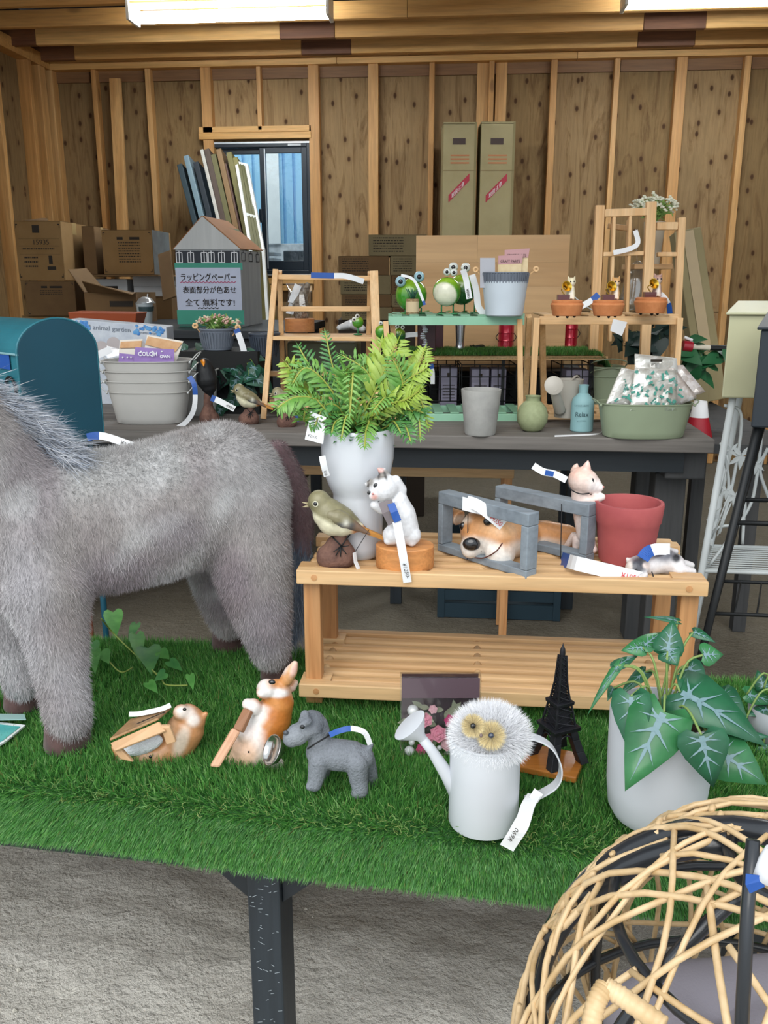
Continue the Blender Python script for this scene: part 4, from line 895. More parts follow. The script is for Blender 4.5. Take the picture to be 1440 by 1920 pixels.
# cards in the top tub
def card(pts, mat, name, label=None, cat=None, th=.003, parent=None, **kw):
    P_ = [at(*p) for p in pts]; n = (P_[1]-P_[0]).cross(P_[2]-P_[0]).normalized()
    return M().poly(P_, n*th).build(name, mat, parent, label=label, cat=cat, **kw)
Dt = -sp*tc_.x+cp*tc_.y
m_purp = P('purple_card', '8468a8', .6, '9478b6', 20)
for i, (x0, y0, w_, h_, dd, lb) in enumerate(((220, 662, 40, 44, -.01, 'purple packet at the left inside the topmost tub'), (250, 651, 76, 50, -.03, 'wide purple packet lettered in white inside the topmost tub'))):
    t = thing('craft_packet', lb, 'packet', at(x0+w_/2, y0+h_, Dt+dd), 'purple craft packets')
    card([(x0, y0+h_, Dt+dd), (x0+w_, y0+h_, Dt+dd), (x0+w_+1, y0+4, Dt+dd+.01), (x0+4, y0, Dt+dd+.01)], m_purp, 'card', parent=t)
    if i: text('COLQH', at(x0+9, y0+16, Dt+dd-.004), RT, UP, .019, m_white, 'lettering', t, bold=.03); text('OWN', at(x0+50, y0+20, Dt+dd-.004), RT, UP, .014, m_white, 'lettering', t, bold=.03)
    st_ = M()
    for q in range(7): st_.ell(at(x0+5+q*(w_-12)/7+random.uniform(0, 4), y0+(8 if q % 2 else 30+random.uniform(0, 8)), Dt+dd-.002), .003, .001, .003, 8)
    st_.build('white_dots', m_white, t, kind='stuff')
for i, (pts, lb) in enumerate(((((223, 668), (266, 668), (268, 636), (225, 638)), 'left kraft header card standing in the topmost tub'), (((270, 664), (330, 680), (344, 640), (276, 628)), 'right kraft header card leaning in the topmost tub'))):
    t = thing('header_card', lb, 'card', at(pts[0][0], pts[0][1], Dt+.01), 'kraft header cards')
    card([(a, b, Dt+.01+(680-b)*.0004) for a, b in pts], P('card_white', 'd9d3c8', .7), 'card', parent=t)
    pp = [(pts[0][0]+2, (pts[0][1]+pts[3][1])/2), (pts[1][0]-1, (pts[1][1]+pts[2][1])/2), (pts[2][0]-2, pts[2][1]+3), (pts[3][0]+2, pts[3][1]+3)]
    card([(a, b, Dt+.005+(680-b)*.0004) for a, b in pp], m_kraft, 'kraft_header', parent=t)
card([(196, 672, Dt+.06), (222, 676, Dt+.06), (226, 655, Dt+.07), (200, 648, Dt+.07)], m_bag, 'clear_bag', 'crumpled clear bag with a blue clip in the topmost tub', 'bag')
ptag([(177, 668, Dt-.02), (208, 655, Dt-.02)], 13, 'short blue tag end beside the teal mailbox and the nested tubs')
bpy.data.objects['strip'].name = 'strip'
ptag([(355, 706, Dt-.10), (365, 725, Dt-.11), (364, 765, Dt-.11), (350, 790, Dt-.10), (330, 804, Dt-.09)], 9, 'long curved blue and white tag hanging from the tub handles', blue=.35)
oval_tub('oval_tub', 'pale tub behind the black bird at the end of the nested stack', 378, 788, 60, 72, 84, m_cream, depth=.6, handles=False, c=gnd(375, 778, RZ))
# printed picture carton behind the tubs
Dc = 3.62
t = thing('printed_carton', 'white printed carton with blue flowers behind the nested tubs', 'box', at(220, 745, Dc))
A_, B_ = at(130, 598, Dc), at(312, 613, Dc); m_pc = P('printed_white', 'aeb6c2', .5, 'c3cad2', 18)
zb = RZ; nn = FW*.12
M().hull([V(A_.x, A_.y, zb), V(B_.x, B_.y, zb), V(B_.x, B_.y, zb)+nn, V(A_.x, A_.y, zb)+nn], [A_, B_, B_+nn, A_+nn]).build('body', m_pc, t, bevel=.003)
fl = M(); flb = M(); u = (B_-A_).normalized()
for i in range(60):
    f = random.choice([random.uniform(.05, .2), random.uniform(.66, .98)]); p = A_.lerp(B_, f)-UP*random.uniform(.003, .035)-FW*.002; fl.lathe(p, [(0, .001), (random.uniform(.004, .009), .0005)], 7, ax=-FW)
fl.build('blue_flowers', P('flower_print', '5f9fd0', .5, '2f70b8', 60), t, kind='stuff')
text('metal animal garden', A_.lerp(B_, .06)-UP*.033-FW*.001, u, UP, .026, P('grey_ink', '6b7480', .6), 'title', t, w=(B_-A_).length*.56)
text('metal animal', A_.lerp(B_, .72)-UP*.035-FW*.001, u, UP, .016, P('grey_ink', '6b7480', .6), 'title', t, w=(B_-A_).length*.2)
for i in range(5): M().lathe(A_.lerp(B_, .18+.13*i)-UP*(.085+.02*(i % 2))-FW*.0015, [(0, .001), (.028, .0005)], 14, ax=-FW).build('animal_print', P('faint_print', '8f98a6' if i % 2 else 'b0a8a8', .5), t)
# teal mailbox
m_mail = P('mailbox_teal', '1f6270', .42, '2a7280', 5); m_maild = P('mailbox_end', '06475a', .42)
DL = 2.25; L = at(35, 664, DL); e = Quaternion(UP, math.radians(48)) @ RT
lo_, hi_ = .05, .6
for _ in range(40):
    md_ = (lo_+hi_)/2; q_ = L+e*md_; pxx = px_of(np.array([[q_.x, q_.y, q_.z]]))[0][0]
    if pxx < 180: lo_ = md_
    else: hi_ = md_
Wm = lo_; sdir = UP.cross(e)   # points away from the viewer's left
sdir = V(-abs(sdir.x), abs(sdir.y), 0) if sdir.y > 0 or 1 else sdir
Lb = at(38, 838, DL).z; H0 = L.z-Lb; arc = at(110, 600, (DL+DL+e.dot(FW)*Wm)/2).z-L.z
mb = thing('mailbox', 'teal arched metal mailbox at the left edge behind the horse', 'mailbox', V(L.x, L.y, Lb)+e*Wm/2)
def mprof(g=0): return [(-g, 0-g), (Wm+g, 0-g), (Wm+g, H0)]+[(Wm/2+(Wm/2+g)*math.cos(a), H0+(arc+g)*math.sin(a)) for a in np.linspace(.12, math.pi-.12, 18)]+[(-g, H0)]
base_ = V(L.x, L.y, Lb)
def mpos(a, z, s): return base_+e*a+UP*z+sdir*s
M().hull([mpos(a, z, .012) for a, z in mprof()], [mpos(a, z, .42) for a, z in mprof()]).build('body', m_mail, mb, bevel=.003)
M().hull([mpos(a, z, 0) for a, z in mprof(.003)], [mpos(a, z, .012) for a, z in mprof(.003)]).build('door', m_maild, mb, bevel=.002)
pf = mprof(.004); M().tube([mpos(a, z, .003) for a, z in pf], .0035, 6, closed=True).build('door_rim', m_mail, mb, smooth=True)
M().tube([mpos(-.004, H0-.002, s) for s in (0, .42)], .003, 6).build('side_seam', P('seam_pale', '7fa8b0', .4), mb)
hk = bez([mpos(-.006, H0-.075+z, s) for s, z in ((.03, -.035), (.025, -.01), (.04, .01), (.06, .012), (.075, -.002), (.07, -.018))], 6)
M().tube(hk, .004, 6).build('curled_hook', m_bwire, mb, smooth=True)
M().add([mpos(-.004, H0-.005, .045), mpos(-.004, H0-.005, .12), mpos(-.004, H0-.042, .12), mpos(-.004, H0-.042, .045)], [(0, 1, 2, 3)]).build('blue_label', m_bluet, mb)
ms = thing('mailbox_stand', 'teal metal stand carrying the arched mailbox behind the horse', 'stand', V(base_.x, base_.y, 0)+e*Wm/2+sdir*.2)
for a, s in ((.02, .04), (Wm-.02, .04), (.02, .38), (Wm-.02, .38)):
    q_ = mpos(a, -.002, s); M().tube([q_, V(q_.x, q_.y, 0)], .009, 10).build('leg', m_maild, ms, smooth=True)
for z in (.25, Lb-.012): M().tube([V(mpos(a, 0, s).x, mpos(a, 0, s).y, z) for a, s in ((.02, .04), (Wm-.02, .04), (Wm-.02, .38), (.02, .38))], .007, 8, closed=True).build('ring_bar', m_maild, ms, smooth=True)
tp_ = at(128, 790, 2.55); M().lathe(V(tp_.x, tp_.y, 0), [(.12, 0), (.10, .02), (.02, .05), (.016, at(128, 850, 2.55).z-.05), (.05, at(128, 850, 2.55).z), (.02, at(128, 835, 2.55).z), (.014, at(128, 812, 2.55).z)], 20).build('turned_post', P('brown_post', '7a4630', .5), label='brown turned post under the teal mailbox', cat='post', smooth=True)
ptag([(163, 820, 2.3), (195, 818, 2.3), (265, 842, 2.28)], 14, 'blue and white tag dangling below the teal mailbox', blue=.35, txt='¥11,000')
# birds on stumps
def bird(label, fx, D, flip=1, s=1., cols=0, root=None, ox=0, oy=0, stump=True, group=None, zb=None, fd=None):
    """songbird facing left; (0,0) is the stump base centre, pixel-like units of a 150 unit tall bird"""
    base = fx; k = s
    def p(x, y, d=0): return base+RT*(x*k*flip)+UP*(-y*k)+FW*(d*k)
    t = thing('bird_figurine', label, 'figurine', base, group)
    m = M(); chain(m, [(p(-26, -122), 21*k), (p(-18, -110), 22*k), (p(-10, -99), 29*k), (p(0, -89), 32*k), (p(14, -84), 28*k), (p(30, -79), 19*k), (p(48, -72), 9*k)], 16)
    c0 = spots(['7d7858', '8a8468', '5c5540'][cols], [])
    def fn(v, x, y, d):
        l = v-np.array(base); X = (l@np.array(RT))*flip/k; Y = -l[:, 2]/k
        col = np.tile(np.array(lin(('827c5c', '8a8466', '706a4a')[cols])), (len(v), 1)); bel = np.array(lin('dfdabd')); ora = np.array(lin('cf7b2e')); 
        edge = -114+np.clip((X+46)*.5, 0, 24)
        kk = np.clip((Y-edge)/9, 0, 1)[:, None]; col = col*(1-kk)+bel*kk
        k2 = (np.clip((X-30)/10, 0, 1)*np.clip((Y+80)/6, 0, 1))[:, None]; col = col*(1-k2)+ora*k2; return col
    blob('body', m, m_fig, t, voxel=2.4*k, smooth=5, fn=fn)
    # wings
    for sgn in (-1, 1):
        w_ = M(); cw = []
        for (x, y, r) in ((-4, -101, 12), (8, -97, 16), (20, -91, 15), (36, -80, 10), (54, -69, 5), (66, -61, 2)): cw.append((p(x, y, sgn*(19 if x < 24 else 15-(x-24)*.25)), r*k))
        chain(w_, cw, 12)
        def fw_(v, x, y, d):
            l = v-np.array(base); X = (l@np.array(RT))*flip/k; Y = -l[:, 2]/k
            col = np.tile(np.array(lin('7c7558')), (len(v), 1)); g = np.array(lin('5a5c60')); kk = (np.clip((X-2)/10, 0, 1)*np.clip((Y+94-X*.1)/5, 0, 1))[:, None]*.9; col = col*(1-kk)+g*kk
            w2 = (np.exp(-((X-24)/6)**2-((Y+88)/7)**2))[:, None]; col = col*(1-w2)+np.array(lin('d8d6c8'))*w2
            w3 = np.clip((X-34)/8, 0, 1)[:, None]*.7; return col*(1-w3)+np.array(lin('8a6a50'))*w3
        blob('wing', w_, m_fig, t, voxel=1.8*k, smooth=3, fn=fw_)
    M().poly([p(40, -80, -5), p(92, -56, -4), p(90, -49, -4), p(40, -68, -5)], FW*9*k).build('tail', P('tail_orange', 'a8742f', .6, 'c98a3c', 60), t, bevel=.6*k)
    for yy, dy in ((-117, -3), (-113, 2)): M().tube([p(-45, yy), p(-57, yy+dy)], [3*k, .4*k], 8).build('beak', P('beak', 'a59a78', .5), t, smooth=True)
    for sgn in (-1, 1):
        M().lathe(p(-31, -122, -sgn*20.2), [(0, .6*k), (5.6*k, 0)], 16, ax=-FW*sgn-RT*.3*flip).build('eye_ring', P('pale_ring', 'c9c6b0', .6), t)
        M().ell(p(-31, -122, -sgn*20.0), 4*k, 2.5*k, 4*k, 12).build('eye', m_eye, t, smooth=True)
    lg_ = M(); 
    for (a, b) in (((-6, -60), (14, -44)), ((30, -62), (12, -40))): lg_.tube([p(*a, -6), p(*b, -20)], 1.3*k, 6)
    for a in ((0, -34), (4, -26), (13, -25), (24, -30), (28, -46)): lg_.tube([p(13, -42, -20), p(*a, -27)], [1.5*k, .9*k], 6)
    lg_.build('claws', m_bwire, t, smooth=True)
    sm = M(); chain(sm, [(p(-8, -16), 26*k), (p(18, -18), 24*k), (p(6, -34, 4), 24*k), (p(10, -52, 2), 15*k)], 12)
    st_ = blob('stump', sm, m_stump, t, voxel=3*k, smooth=2)
    return t, p
def bsize(px, py, D): return mpp(px, py, D)
D_ = gD(465, 795, RZ)
bird('small olive bird on a stump left of the pine ladder shelf', at(465, 795, D_), D_, 1, mpp(465, 795, D_)*.53, 0, group='songbirds on stumps')
D_ = gD(535, 800, RZ)
bird('small bird on a stump partly hidden behind the fern leaves', at(536, 800, D_), D_, 1, mpp(536, 800, D_)*.52, 1, group='songbirds on stumps')
# black bird
D_ = gD(392, 790, RZ); b0 = at(392, 790, D_); k = mpp(392, 790, D_)
bb_ = thing('black_bird_figurine', 'black bird with an orange beak on a brown stump behind the horse', 'figurine', b0)
bp = lambda x, y, d=0: b0+RT*x*k-UP*y*k+FW*d*k
m = M(); chain(m, [(bp(-4, -104), 14*k), (bp(-2, -92), 18*k), (bp(0, -78), 20*k), (bp(3, -66), 15*k), (bp(4, -50), 7*k)], 14); blob('body', m, P('black_plumage', '0d1014', .6), bb_, voxel=.003, smooth=4)
M().tube([bp(-4, -112, -8), bp(0, -104, -22)], [5*k, .5*k], 8).build('beak', P('orange_beak', 'd8861e', .4), bb_, smooth=True)
m = M(); chain(m, [(bp(0, -48), 8*k), (bp(0, -30), 9*k), (bp(0, -14), 15*k), (bp(-2, -6), 17*k), (bp(8, -6), 13*k)], 10); blob('stump', m, m_stump, bb_, voxel=.0035, smooth=1)
ptag([(396, 746, D_-.05), (411, 752, D_-.06), (440, 767, D_-.06)], 11, 'blue and white tag beside the black bird figurine', blue=.33, txt='¥990')
ptag([(553, 776, D_-.0), (558, 800, D_-.01)], 9, 'short dark blue tag beside the hidden bird stump', blue=.8)
# ---------- pine ladder shelf left ----------
DA = gD(495, 786, RZ)
ls = thing('ladder_shelf', 'natural pine A-frame ladder shelf standing left of the fern', 'shelf', at(600, 786, DA))
def LB(p, q, w_, h_, root, mt=m_pinel, name='post', up=None): return M().bar(at(*p), at(*q), w_, h_, up or FW).build(name, mt, root, bevel=.0015)
LB((517, 506, DA+.16), (494, 786, DA), .020, .022, ls); LB((524, 508, DA+.17), (532, 762, DA+.38), .018, .022, ls, name='rear_post')
LB((701, 509, DA+.16), (711, 786, DA), .032, .022, ls); LB((694, 510, DA+.18), (688, 762, DA+.38), .018, .022, ls, name='rear_post')
LB((518, 519, DA+.16), (700, 522, DA+.16), .018, .02, ls, m_pinelx, 'rail'); LB((527, 579, DA+.2), (694, 579, DA+.2), .018, .018, ls, m_pinelx, 'rail')
for k_ in range(3):
    d = DA+.13+k_*.075; zz = at(600, 632, DA+.1).z; a, b = at(512, 632, d), at(705, 632, d); M().hull([V(a.x, a.y, zz-.008), V(b.x, b.y, zz-.008), V(b.x, b.y, zz-.008)+FW*.06, V(a.x, a.y, zz-.008)+FW*.06], [V(a.x, a.y, zz), V(b.x, b.y, zz), V(b.x, b.y, zz)+FW*.06, V(a.x, a.y, zz)+FW*.06]).build('shelf_slat', m_pinelx, ls, bevel=.001)
LB((507, 634, DA+.09), (708, 636, DA+.09), .014, .022, ls, m_pinelx, 'rail')
LB((466, 700, DA+.30), (706, 702, DA+.30), .02, .024, ls, m_pinelx, 'rail'); LB((490, 759, DA+.02), (713, 761, DA+.02), .016, .022, ls, m_pinelx, 'rail')
zs = at(600, 756, DA+.05).z
for k_ in range(3):
    d = DA+.06+k_*.08; a, b = at(505, 750, d), at(712, 750, d); M().hull([V(a.x, a.y, zs-.008), V(b.x, b.y, zs-.008), V(b.x, b.y, zs-.008)+FW*.06, V(a.x, a.y, zs-.008)+FW*.06], [V(a.x, a.y, zs), V(b.x, b.y, zs), V(b.x, b.y, zs)+FW*.06, V(a.x, a.y, zs)+FW*.06]).build('shelf_slat', m_pinelx, ls)
ptag([(583, 516, DA+.10), (620, 517, DA+.09), (650, 518, DA+.09), (682, 528, DA+.10)], 10, 'blue and white tag draped over the top rail of the ladder shelf', blue=.38)
# wrapped bark figure on round wood base
zsh = at(600, 632, DA+.1).z; c0 = gnd(562, 622, zsh)
bf = thing('wrapped_figurine', 'brown speckled wrapped figurine on a round wood block, ladder shelf', 'figurine', c0)
k = mpp(562, 620, -sp*c0.x+cp*c0.y)
M().lathe(c0, [(0, 0), (28*k, 0), (28*k, 24*k), (26*k, 25*k), (0, 25*k)], 32, sy=.8).build('round_base', wood('base_wood', 'b0703f', 'c98c56', 'x', 20), bf, auto=30)
fp = lambda x, y, d=0: c0+RT*x*k-UP*y*k+FW*d*k
m = M(); chain(m, [(fp(4, -30), 14*k), (fp(0, -50), 16*k), (fp(6, -66), 12*k), (fp(16, -84), 6*k)], 12); chain(m, [(fp(0, -50), 13*k), (fp(-14, -66), 7*k)], 10)
blob('speckled_body', m, P('speckle', '8f867a', .7, '5c5046', 90, lo=.45, hi=.55), bf, voxel=.004, smooth=2)
for (a, b, c, d, s_) in ((-20, -54, -2, -88, m_white), (-24, -34, -12, -58, m_wcard)): M().poly([fp(a, b, -10), fp(a+14, b+2, -12), fp(c+8, d+6, -8), fp(c-4, d, -8)], FW*.002).build('wrap_sheet', s_, bf)
M().lathe(fp(0, -26), [(18*k, 0), (22*k, 20*k), (19*k, 42*k), (24*k, 62*k)], 14, wob=.25).build('clear_wrap', m_bag, bf)
mm = M(); chain(mm, [(gnd(636, 620, zsh)+UP*.012, .012), (gnd(660, 618, zsh)+UP*.022, .022), (gnd(680, 622, zsh)+UP*.012, .014)], 10)
blob('crumpled_packet', mm, P('white_plastic', 'd8dadc', .3), None, voxel=.004, smooth=2, label='crumpled white plastic packet lying on the ladder shelf', cat='packet')
# ---------- frogs ----------
m_fg = P('frog_paint', 'ffffff', .22, vcol=True, ns=40, coat=.5); m_ew = P('eye_white', 'dfe4df', .25, coat=.4); m_eb = P('eye_blue_rim', '9fc4d0', .3)
def eyeball(c, r, root, look=None, blue=False):
    look = (look or (V(0, 0, HC)-c)).normalized()
    M().ell(c, r, r, r, 16).build('eyeball', m_eb if blue else m_ew, root, smooth=True)
    M().ell(c+look*r*.62, r*.52, r*.52, r*.52, 12).build('pupil', m_eye, root, smooth=True)
def frog(label, cx, cy, r, D, eyes, er, belly=True, legs=(), zf=None, dark=False, blue=False, side=0):
    c = at(cx, cy, D); k = mpp(cx, cy, D); t = thing('frog_ornament', label, 'ornament', V(c.x, c.y, zf))
    m = M().ell(c, r*k, r*k*.8, r*k, 20)
    front = (V(0, 0, HC)-c).normalized()+RT*side
    def fn(v, x, y, d):
        l = v-np.array(c); l = l/np.linalg.norm(l, axis=1)[:, None]; fr = l@np.array(front.normalized())
        col = np.tile(np.array(lin('1c5c22' if dark else '3f8c28')), (len(v), 1)); a = np.clip((l[:, 2]-.0)/.8, 0, 1)[:, None]; col = col*(1-a*.6)+np.array(lin('a3c22e'))*a*.6
        if belly: b_ = np.clip((fr*1.0-l[:, 2]*.35-.38)/.16, 0, 1)[:, None]; col = col*(1-b_)+np.array(lin('d8d8c0'))*b_
        return col
    blob('body', m, m_fg, t, voxel=r*k/14, smooth=2, fn=fn)
    for ex, ey, d in eyes: eyeball(at(ex, ey, D+d), er*mpp(ex, ey, D), t, blue=blue)
    mt_ = bez([at(cx-r*.3, cy-r*.80, D-r*k*.30), at(cx, cy-r*.72, D-r*k*.48), at(cx+r*.3, cy-r*.80, D-r*k*.30)], 4)
    M().tube(mt_, r*k*.05, 6).build('red_mouth', P('mouth_red', 'a0402c', .4), t, smooth=True)
    for lx in legs:
        a = at(lx, cy+r*.8, D-.0); M().tube([a, V(a.x, a.y, zf)], .003, 6).build('leg', P('leg_green', '2f7a4a', .4), t, smooth=True)
        M().ell(V(a.x, a.y, zf+.003)-FW*.01, .018, .012, .004, 10).build('foot', P('leg_green', '2f7a4a', .4), t, smooth=True)
    return t, k
DM = gD(850, 792, RZ); zm = at(850, 592, DM).z
frog('big eyed frog ornament with bulging blue rimmed eyes, left on the mint shelf', 771, 553, 30, DM+.16, ((751, 528, -.03), (786, 519, -.03)), 10, False, (760, 790), zm, blue=True)
frog('round green frog with a cream belly in front, centre of mint shelf', 838, 547, 27, DM+.10, ((838, 510, -.02), (851, 511, -.02)), 7, True, (828, 850), zm, side=-.3)
frog('darker frog standing right behind the cream bellied frog', 866, 543, 28, DM+.19, ((850, 501, -.0), (873, 502, -.0)), 9, False, (871, 890), zm, dark=True)
frog('tiny green frog on the ladder shelf behind the fern', 671, 604, 11, DA+.22, ((670, 593, -.01), (664, 599, -.01)), 4.5, False, (671,), zsh)
frog('small green frog left below the mint shelf', 716, 622, 13, DM+.12, ((714, 606, -.01), (722, 606, -.01)), 4, False, (716,), at(716, 640, DM+.12).z)
frog('dark green frog head peeping behind the mint shelf leg', 748, 628, 13, DM+.2, ((745, 612, -.02), (755, 614, -.02)), 4, False, (748,), at(748, 645, DM+.2).z, dark=True)
ptag([(868, 506, DM+.02), (874, 525, DM+.03), (880, 560, DM+.03)], 11, 'white tag hanging across the dark frog', txt='¥880')
ptag([(885, 515, DM+.06), (893, 545, DM+.05), (897, 575, DM+.05), (909, 590, DM+.05)], 12, 'white folded tag between the dark frog and the white pot')
ptag([(752, 516, DM+.1), (776, 525, DM+.1), (792, 560, DM+.1), (796, 572, DM+.1)], 5, 'thin curved string tag over the big eyed frog', blue=-.25)
# lily pads wire on shelf
lp = M()
for i in range(16): x = random.uniform(735, 900); lp.lathe(gnd(x, random.uniform(583, 588), zm+.004), [(0, .001), (random.uniform(.008, .018), 0)], 9, ax=(random.uniform(-.3, .3), random.uniform(-.3, .3), 1))
lp.build('lily_pads', P('pad_green', '4f7f3a', .5, '7d9a4a', 40), label='small green metal lily pads lying on the mint shelf', cat='leaves', kind='stuff')
# aloe in burlap
c_, ac, k, kz = lathe_px('burlap_pot', 773, 590, zm, [(.1, 0), (11.5, 0), (12, 3), (12, 28), (10.5, 29), (10, 26), (.1, 25)], P('burlap', 'a48a66', .9, '7d6648', 150, lo=.42, hi=.58, bs=.6, bscale=200), sy=.9)
al = thing('aloe_plant', 'small artificial aloe in a burlap wrapped pot on the mint shelf', 'plant', ac); c_.parent = al; c_.location = WL[c_.name]-ac
M().lathe(ac, [(12.4*k, 5*k), (12.4*k, 24*k)], 20, sy=.9).build('burlap_band', P('burlap_light', 'c9b592', .9), al)
for i in range(13):
    a = i*2.4; r = 7*k; d = V(math.cos(a)*.5, math.sin(a)*.4, 1).normalized(); L_ = k*random.uniform(16, 26); M().tube([ac+UP*26*kz, ac+UP*26*kz+d*L_*.5, ac+UP*26*kz+d*L_+V(math.cos(a), math.sin(a), 0)*k*2], [2.6*k, 2.2*k, .2*k], 6).build('aloe_leaf', m_leafd if i % 3 else P('leaf_mid', '4a7f4a', .5), al, smooth=True)
# grey and white pots with packets
def ribs(name, c, r0, r1, z0, z1, n, mat, root, k, kz, th=1.6):
    m = M()
    for i in range(n):
        a = 2*math.pi*i/n; d = V(math.cos(a), math.sin(a), 0); m.bar(c+d*r0*k+UP*z0*kz, c+d*r1*k+UP*z1*kz, th*k, th*k*.8, d)
    return m.build(name, mat, root, kind='stuff')
m_gry = P('grey_basket', '6c7480', .5); m_pw = P('pale_blue_pot', 'c4cfd8', .4)
c_, pc, k, kz = lathe_px('pot_wall', 945, 592, zm, [(.1, 0), (33, 0), (35, 2), (42, 62), (40, 62), (33, 4), (.1, 3)], m_pw)
wp = thing('white_pot', 'white tapered pot at the right end of the mint shelf', 'pot', pc); c_.parent = wp; c_.location = WL[c_.name]-pc
c2, _, _, _ = lathe_px('pot_wall', 945, 592, zm, [(38, 42), (42.5, 76), (43.5, 77), (43.5, 79), (41, 79), (37, 44)], m_gry, c=pc); gp = thing('grey_basket_pot', 'grey ribbed basket pot nested inside the white pot', 'pot', pc+UP*42*kz); c2.parent = gp; c2.location = WL[c2.name]-WL[gp.name]
ribs('rib', pc, 41.8, 43.6, 60, 77, 48, m_gry, gp, k, kz)
Dp = -sp*pc.x+cp*pc.y
for i, (x0, x1, y0, lb) in enumerate(((900, 928, 484, 'pale grey card standing left in the grey basket pot'), (932, 978, 480, 'kraft craft packet with a pink header in the basket pot'), (944, 990, 469, 'rear pink headed craft packet leaning in the basket pot'))):
    t = thing('craft_packet', lb, 'packet', at((x0+x1)/2, 535, Dp), 'packets in the grey basket pot'); dd = -.02+i*.012
    if i == 0: card([(x0, 540, Dp+dd), (x1, 540, Dp+dd), (x1, y0, Dp+dd+.02), (x0, y0, Dp+dd+.02)], P('grey_card', 'a3a5ac', .6), 'card', parent=t)
    else:
        card([(x0, 540, Dp+dd), (x1-2, 540, Dp+dd), (x1, y0+14, Dp+dd+.02), (x0+2, y0+14, Dp+dd+.02)], P('cream_card', 'd2c09a', .6, 'c4ae84', 30), 'card', parent=t)
        card([(x0+2, y0+16, Dp+dd+.018), (x1, y0+14, Dp+dd+.018), (x1+3, y0-3, Dp+dd+.022), (x0+2, y0, Dp+dd+.022)], P('pink_card', 'b58a8c', .6), 'header', parent=t)
        text('CRAFT PARTS', at(x0+6, y0+12, Dp+dd+.013), RT, UP, .012, m_ink, 'lettering', t, w=(x1-x0-10)*k)
        M().box(0, 0, 0, 1, 1, 1) if 0 else None
for x, y, s in ((892, 506, -1), (1005, 505, 1)):
    t = thing('wooden_pick', 'round wooden bead pick at the %s of the grey basket pot' % ('left' if s < 0 else 'right'), 'pick', at(945+s*40, 520, Dp), 'bead picks in the basket pot'); M().tube([at(945+s*36, 525, Dp), at(x, y, Dp)], .002, 6).build('stick', m_pinel, t)
    M().lathe(at(x, y, Dp), [(.004, -.004), (.010, -.004), (.011, 0), (.010, .004), (.004, .004), (.004, -.004)], 16, ax=-FW).build('bead', m_pinel, t, smooth=True)
# ---------- mint slatted shelf ----------
m_mint = P('mint_paint', '86b99b', .5, '94c4a8', 6); m_mintd = P('mint_slat', '7aa98c', .5)
mt = thing('mint_shelf', 'mint green slatted shelf with pine legs in the centre', 'shelf', at(850, 792, DM))
def slab(x0, x1, py, D, dep, h, root, mat, name, z=None):
    a, b = at(x0, py, D), at(x1, py, D); z = a.z if z is None else z
    return M().hull([V(a.x, a.y, z-h), V(b.x, b.y, z-h), V(b.x, b.y, z-h)+FW*dep, V(a.x, a.y, z-h)+FW*dep], [V(a.x, a.y, z), V(b.x, b.y, z), V(b.x, b.y, z)+FW*dep, V(a.x, a.y, z)+FW*dep]).build(name, mat, root, bevel=.0015)
def slatted(x0, x1, py, D, dep, root, n, z=None):
    z = at((x0+x1)/2, py, D).z if z is None else z
    slab(x0, x1, py, D, .012, .030, root, m_mint, 'front_rail', z-.006); slab(x0, x1, py, D+dep, .012, .030, root, m_mint, 'back_rail', z-.006)
    for i in range(n):
        f = (i+.25)/n; xx = x0+(x1-x0)*f; slab(xx, xx+(x1-x0)/n*.55, py, D, dep+.012, .006, root, m_mintd, 'slat', z)
slatted(728, 984, 590, DM, .27, mt, 8); slatted(748, 985, 782, DM+.03, .22, mt, 8, z=RZ+.032)
zt_ = zm-.01
for p_, q_ in (((723, 602, DM+.0), (738, 792, DM-.02)), ((735, 602, DM+.02), (752, 775, DM+.24)), ((974, 598, DM+.0), (976, 790, DM-.02)), ((992, 592, DM+.02), (984, 775, DM+.26))): LB(p_, q_, .019, .02, mt, m_pinel, 'leg')
# low turf covered stand behind with wire baskets
DG = DM+.30; zg = at(880, 668, DG).z
gs = thing('turf_topped_stand', 'low board stand topped with artificial turf behind the mint shelf', 'stand', V(at(900, 700, DG).x, DG, RZ))
slab(766, 1140, 672, DG, .28, .014, gs, m_pinelx, 'board', zg)
for i in range(3):
    xx = 776+i*165
    for dd in (.02, .25): a = at(xx, 680, DG+dd); Box('leg', m_bwire, a.x, a.y, RZ, a.x+.012, a.y+.012, zg-.013, gs)
for i, (x0, x1) in enumerate(((845, 870), (1075, 1125))):
    pass
gp_ = []; A_ = at(768, 672, DG); B_ = at(1135, 672, DG); Lx = (B_-A_).length; uu = (B_-A_).normalized()
n = 26000; s_ = rng.random(n)*(Lx+.06); t_ = rng.random(n)*.28; P0 = np.array(A_)+np.outer(s_, uu)+np.outer(t_, FW); P0[:, 2] = zg+.003; dr_ = np.clip(s_-Lx+.02, 0, 1); P0[:, 2] -= dr_**1.2*1.5; P0[:, 0] -= dr_*.3
Nn = np.tile(np.array([0, -.3, 1.]), (n, 1))+rng.normal(0, .35, (n, 3)); Nn /= np.linalg.norm(Nn, axis=1)[:, None]
strands('turf_blades', P0, Nn, rng.uniform(.012, .024, n), rng.uniform(.002, .003, n), rng.normal(0, .004, (n, 3)), turf_col(n)*.8, m_turf, gs, 2, org=tuple(WL[gs.name]))
M().hull([A_+UP*.0, B_, B_+FW*.28, A_+FW*.28], [A_+UP*.004, B_+UP*.004, B_+FW*.28+UP*.004, A_+FW*.28+UP*.004]).build('turf_backing', m_back, gs)
M().add([B_+UP*.004, B_+FW*.28+UP*.004, B_+FW*.26+uu*.04-UP*.06, B_+uu*.04-UP*.06], [(0, 1, 2, 3)]).build('turf_flap', m_back, gs, sol=.003)
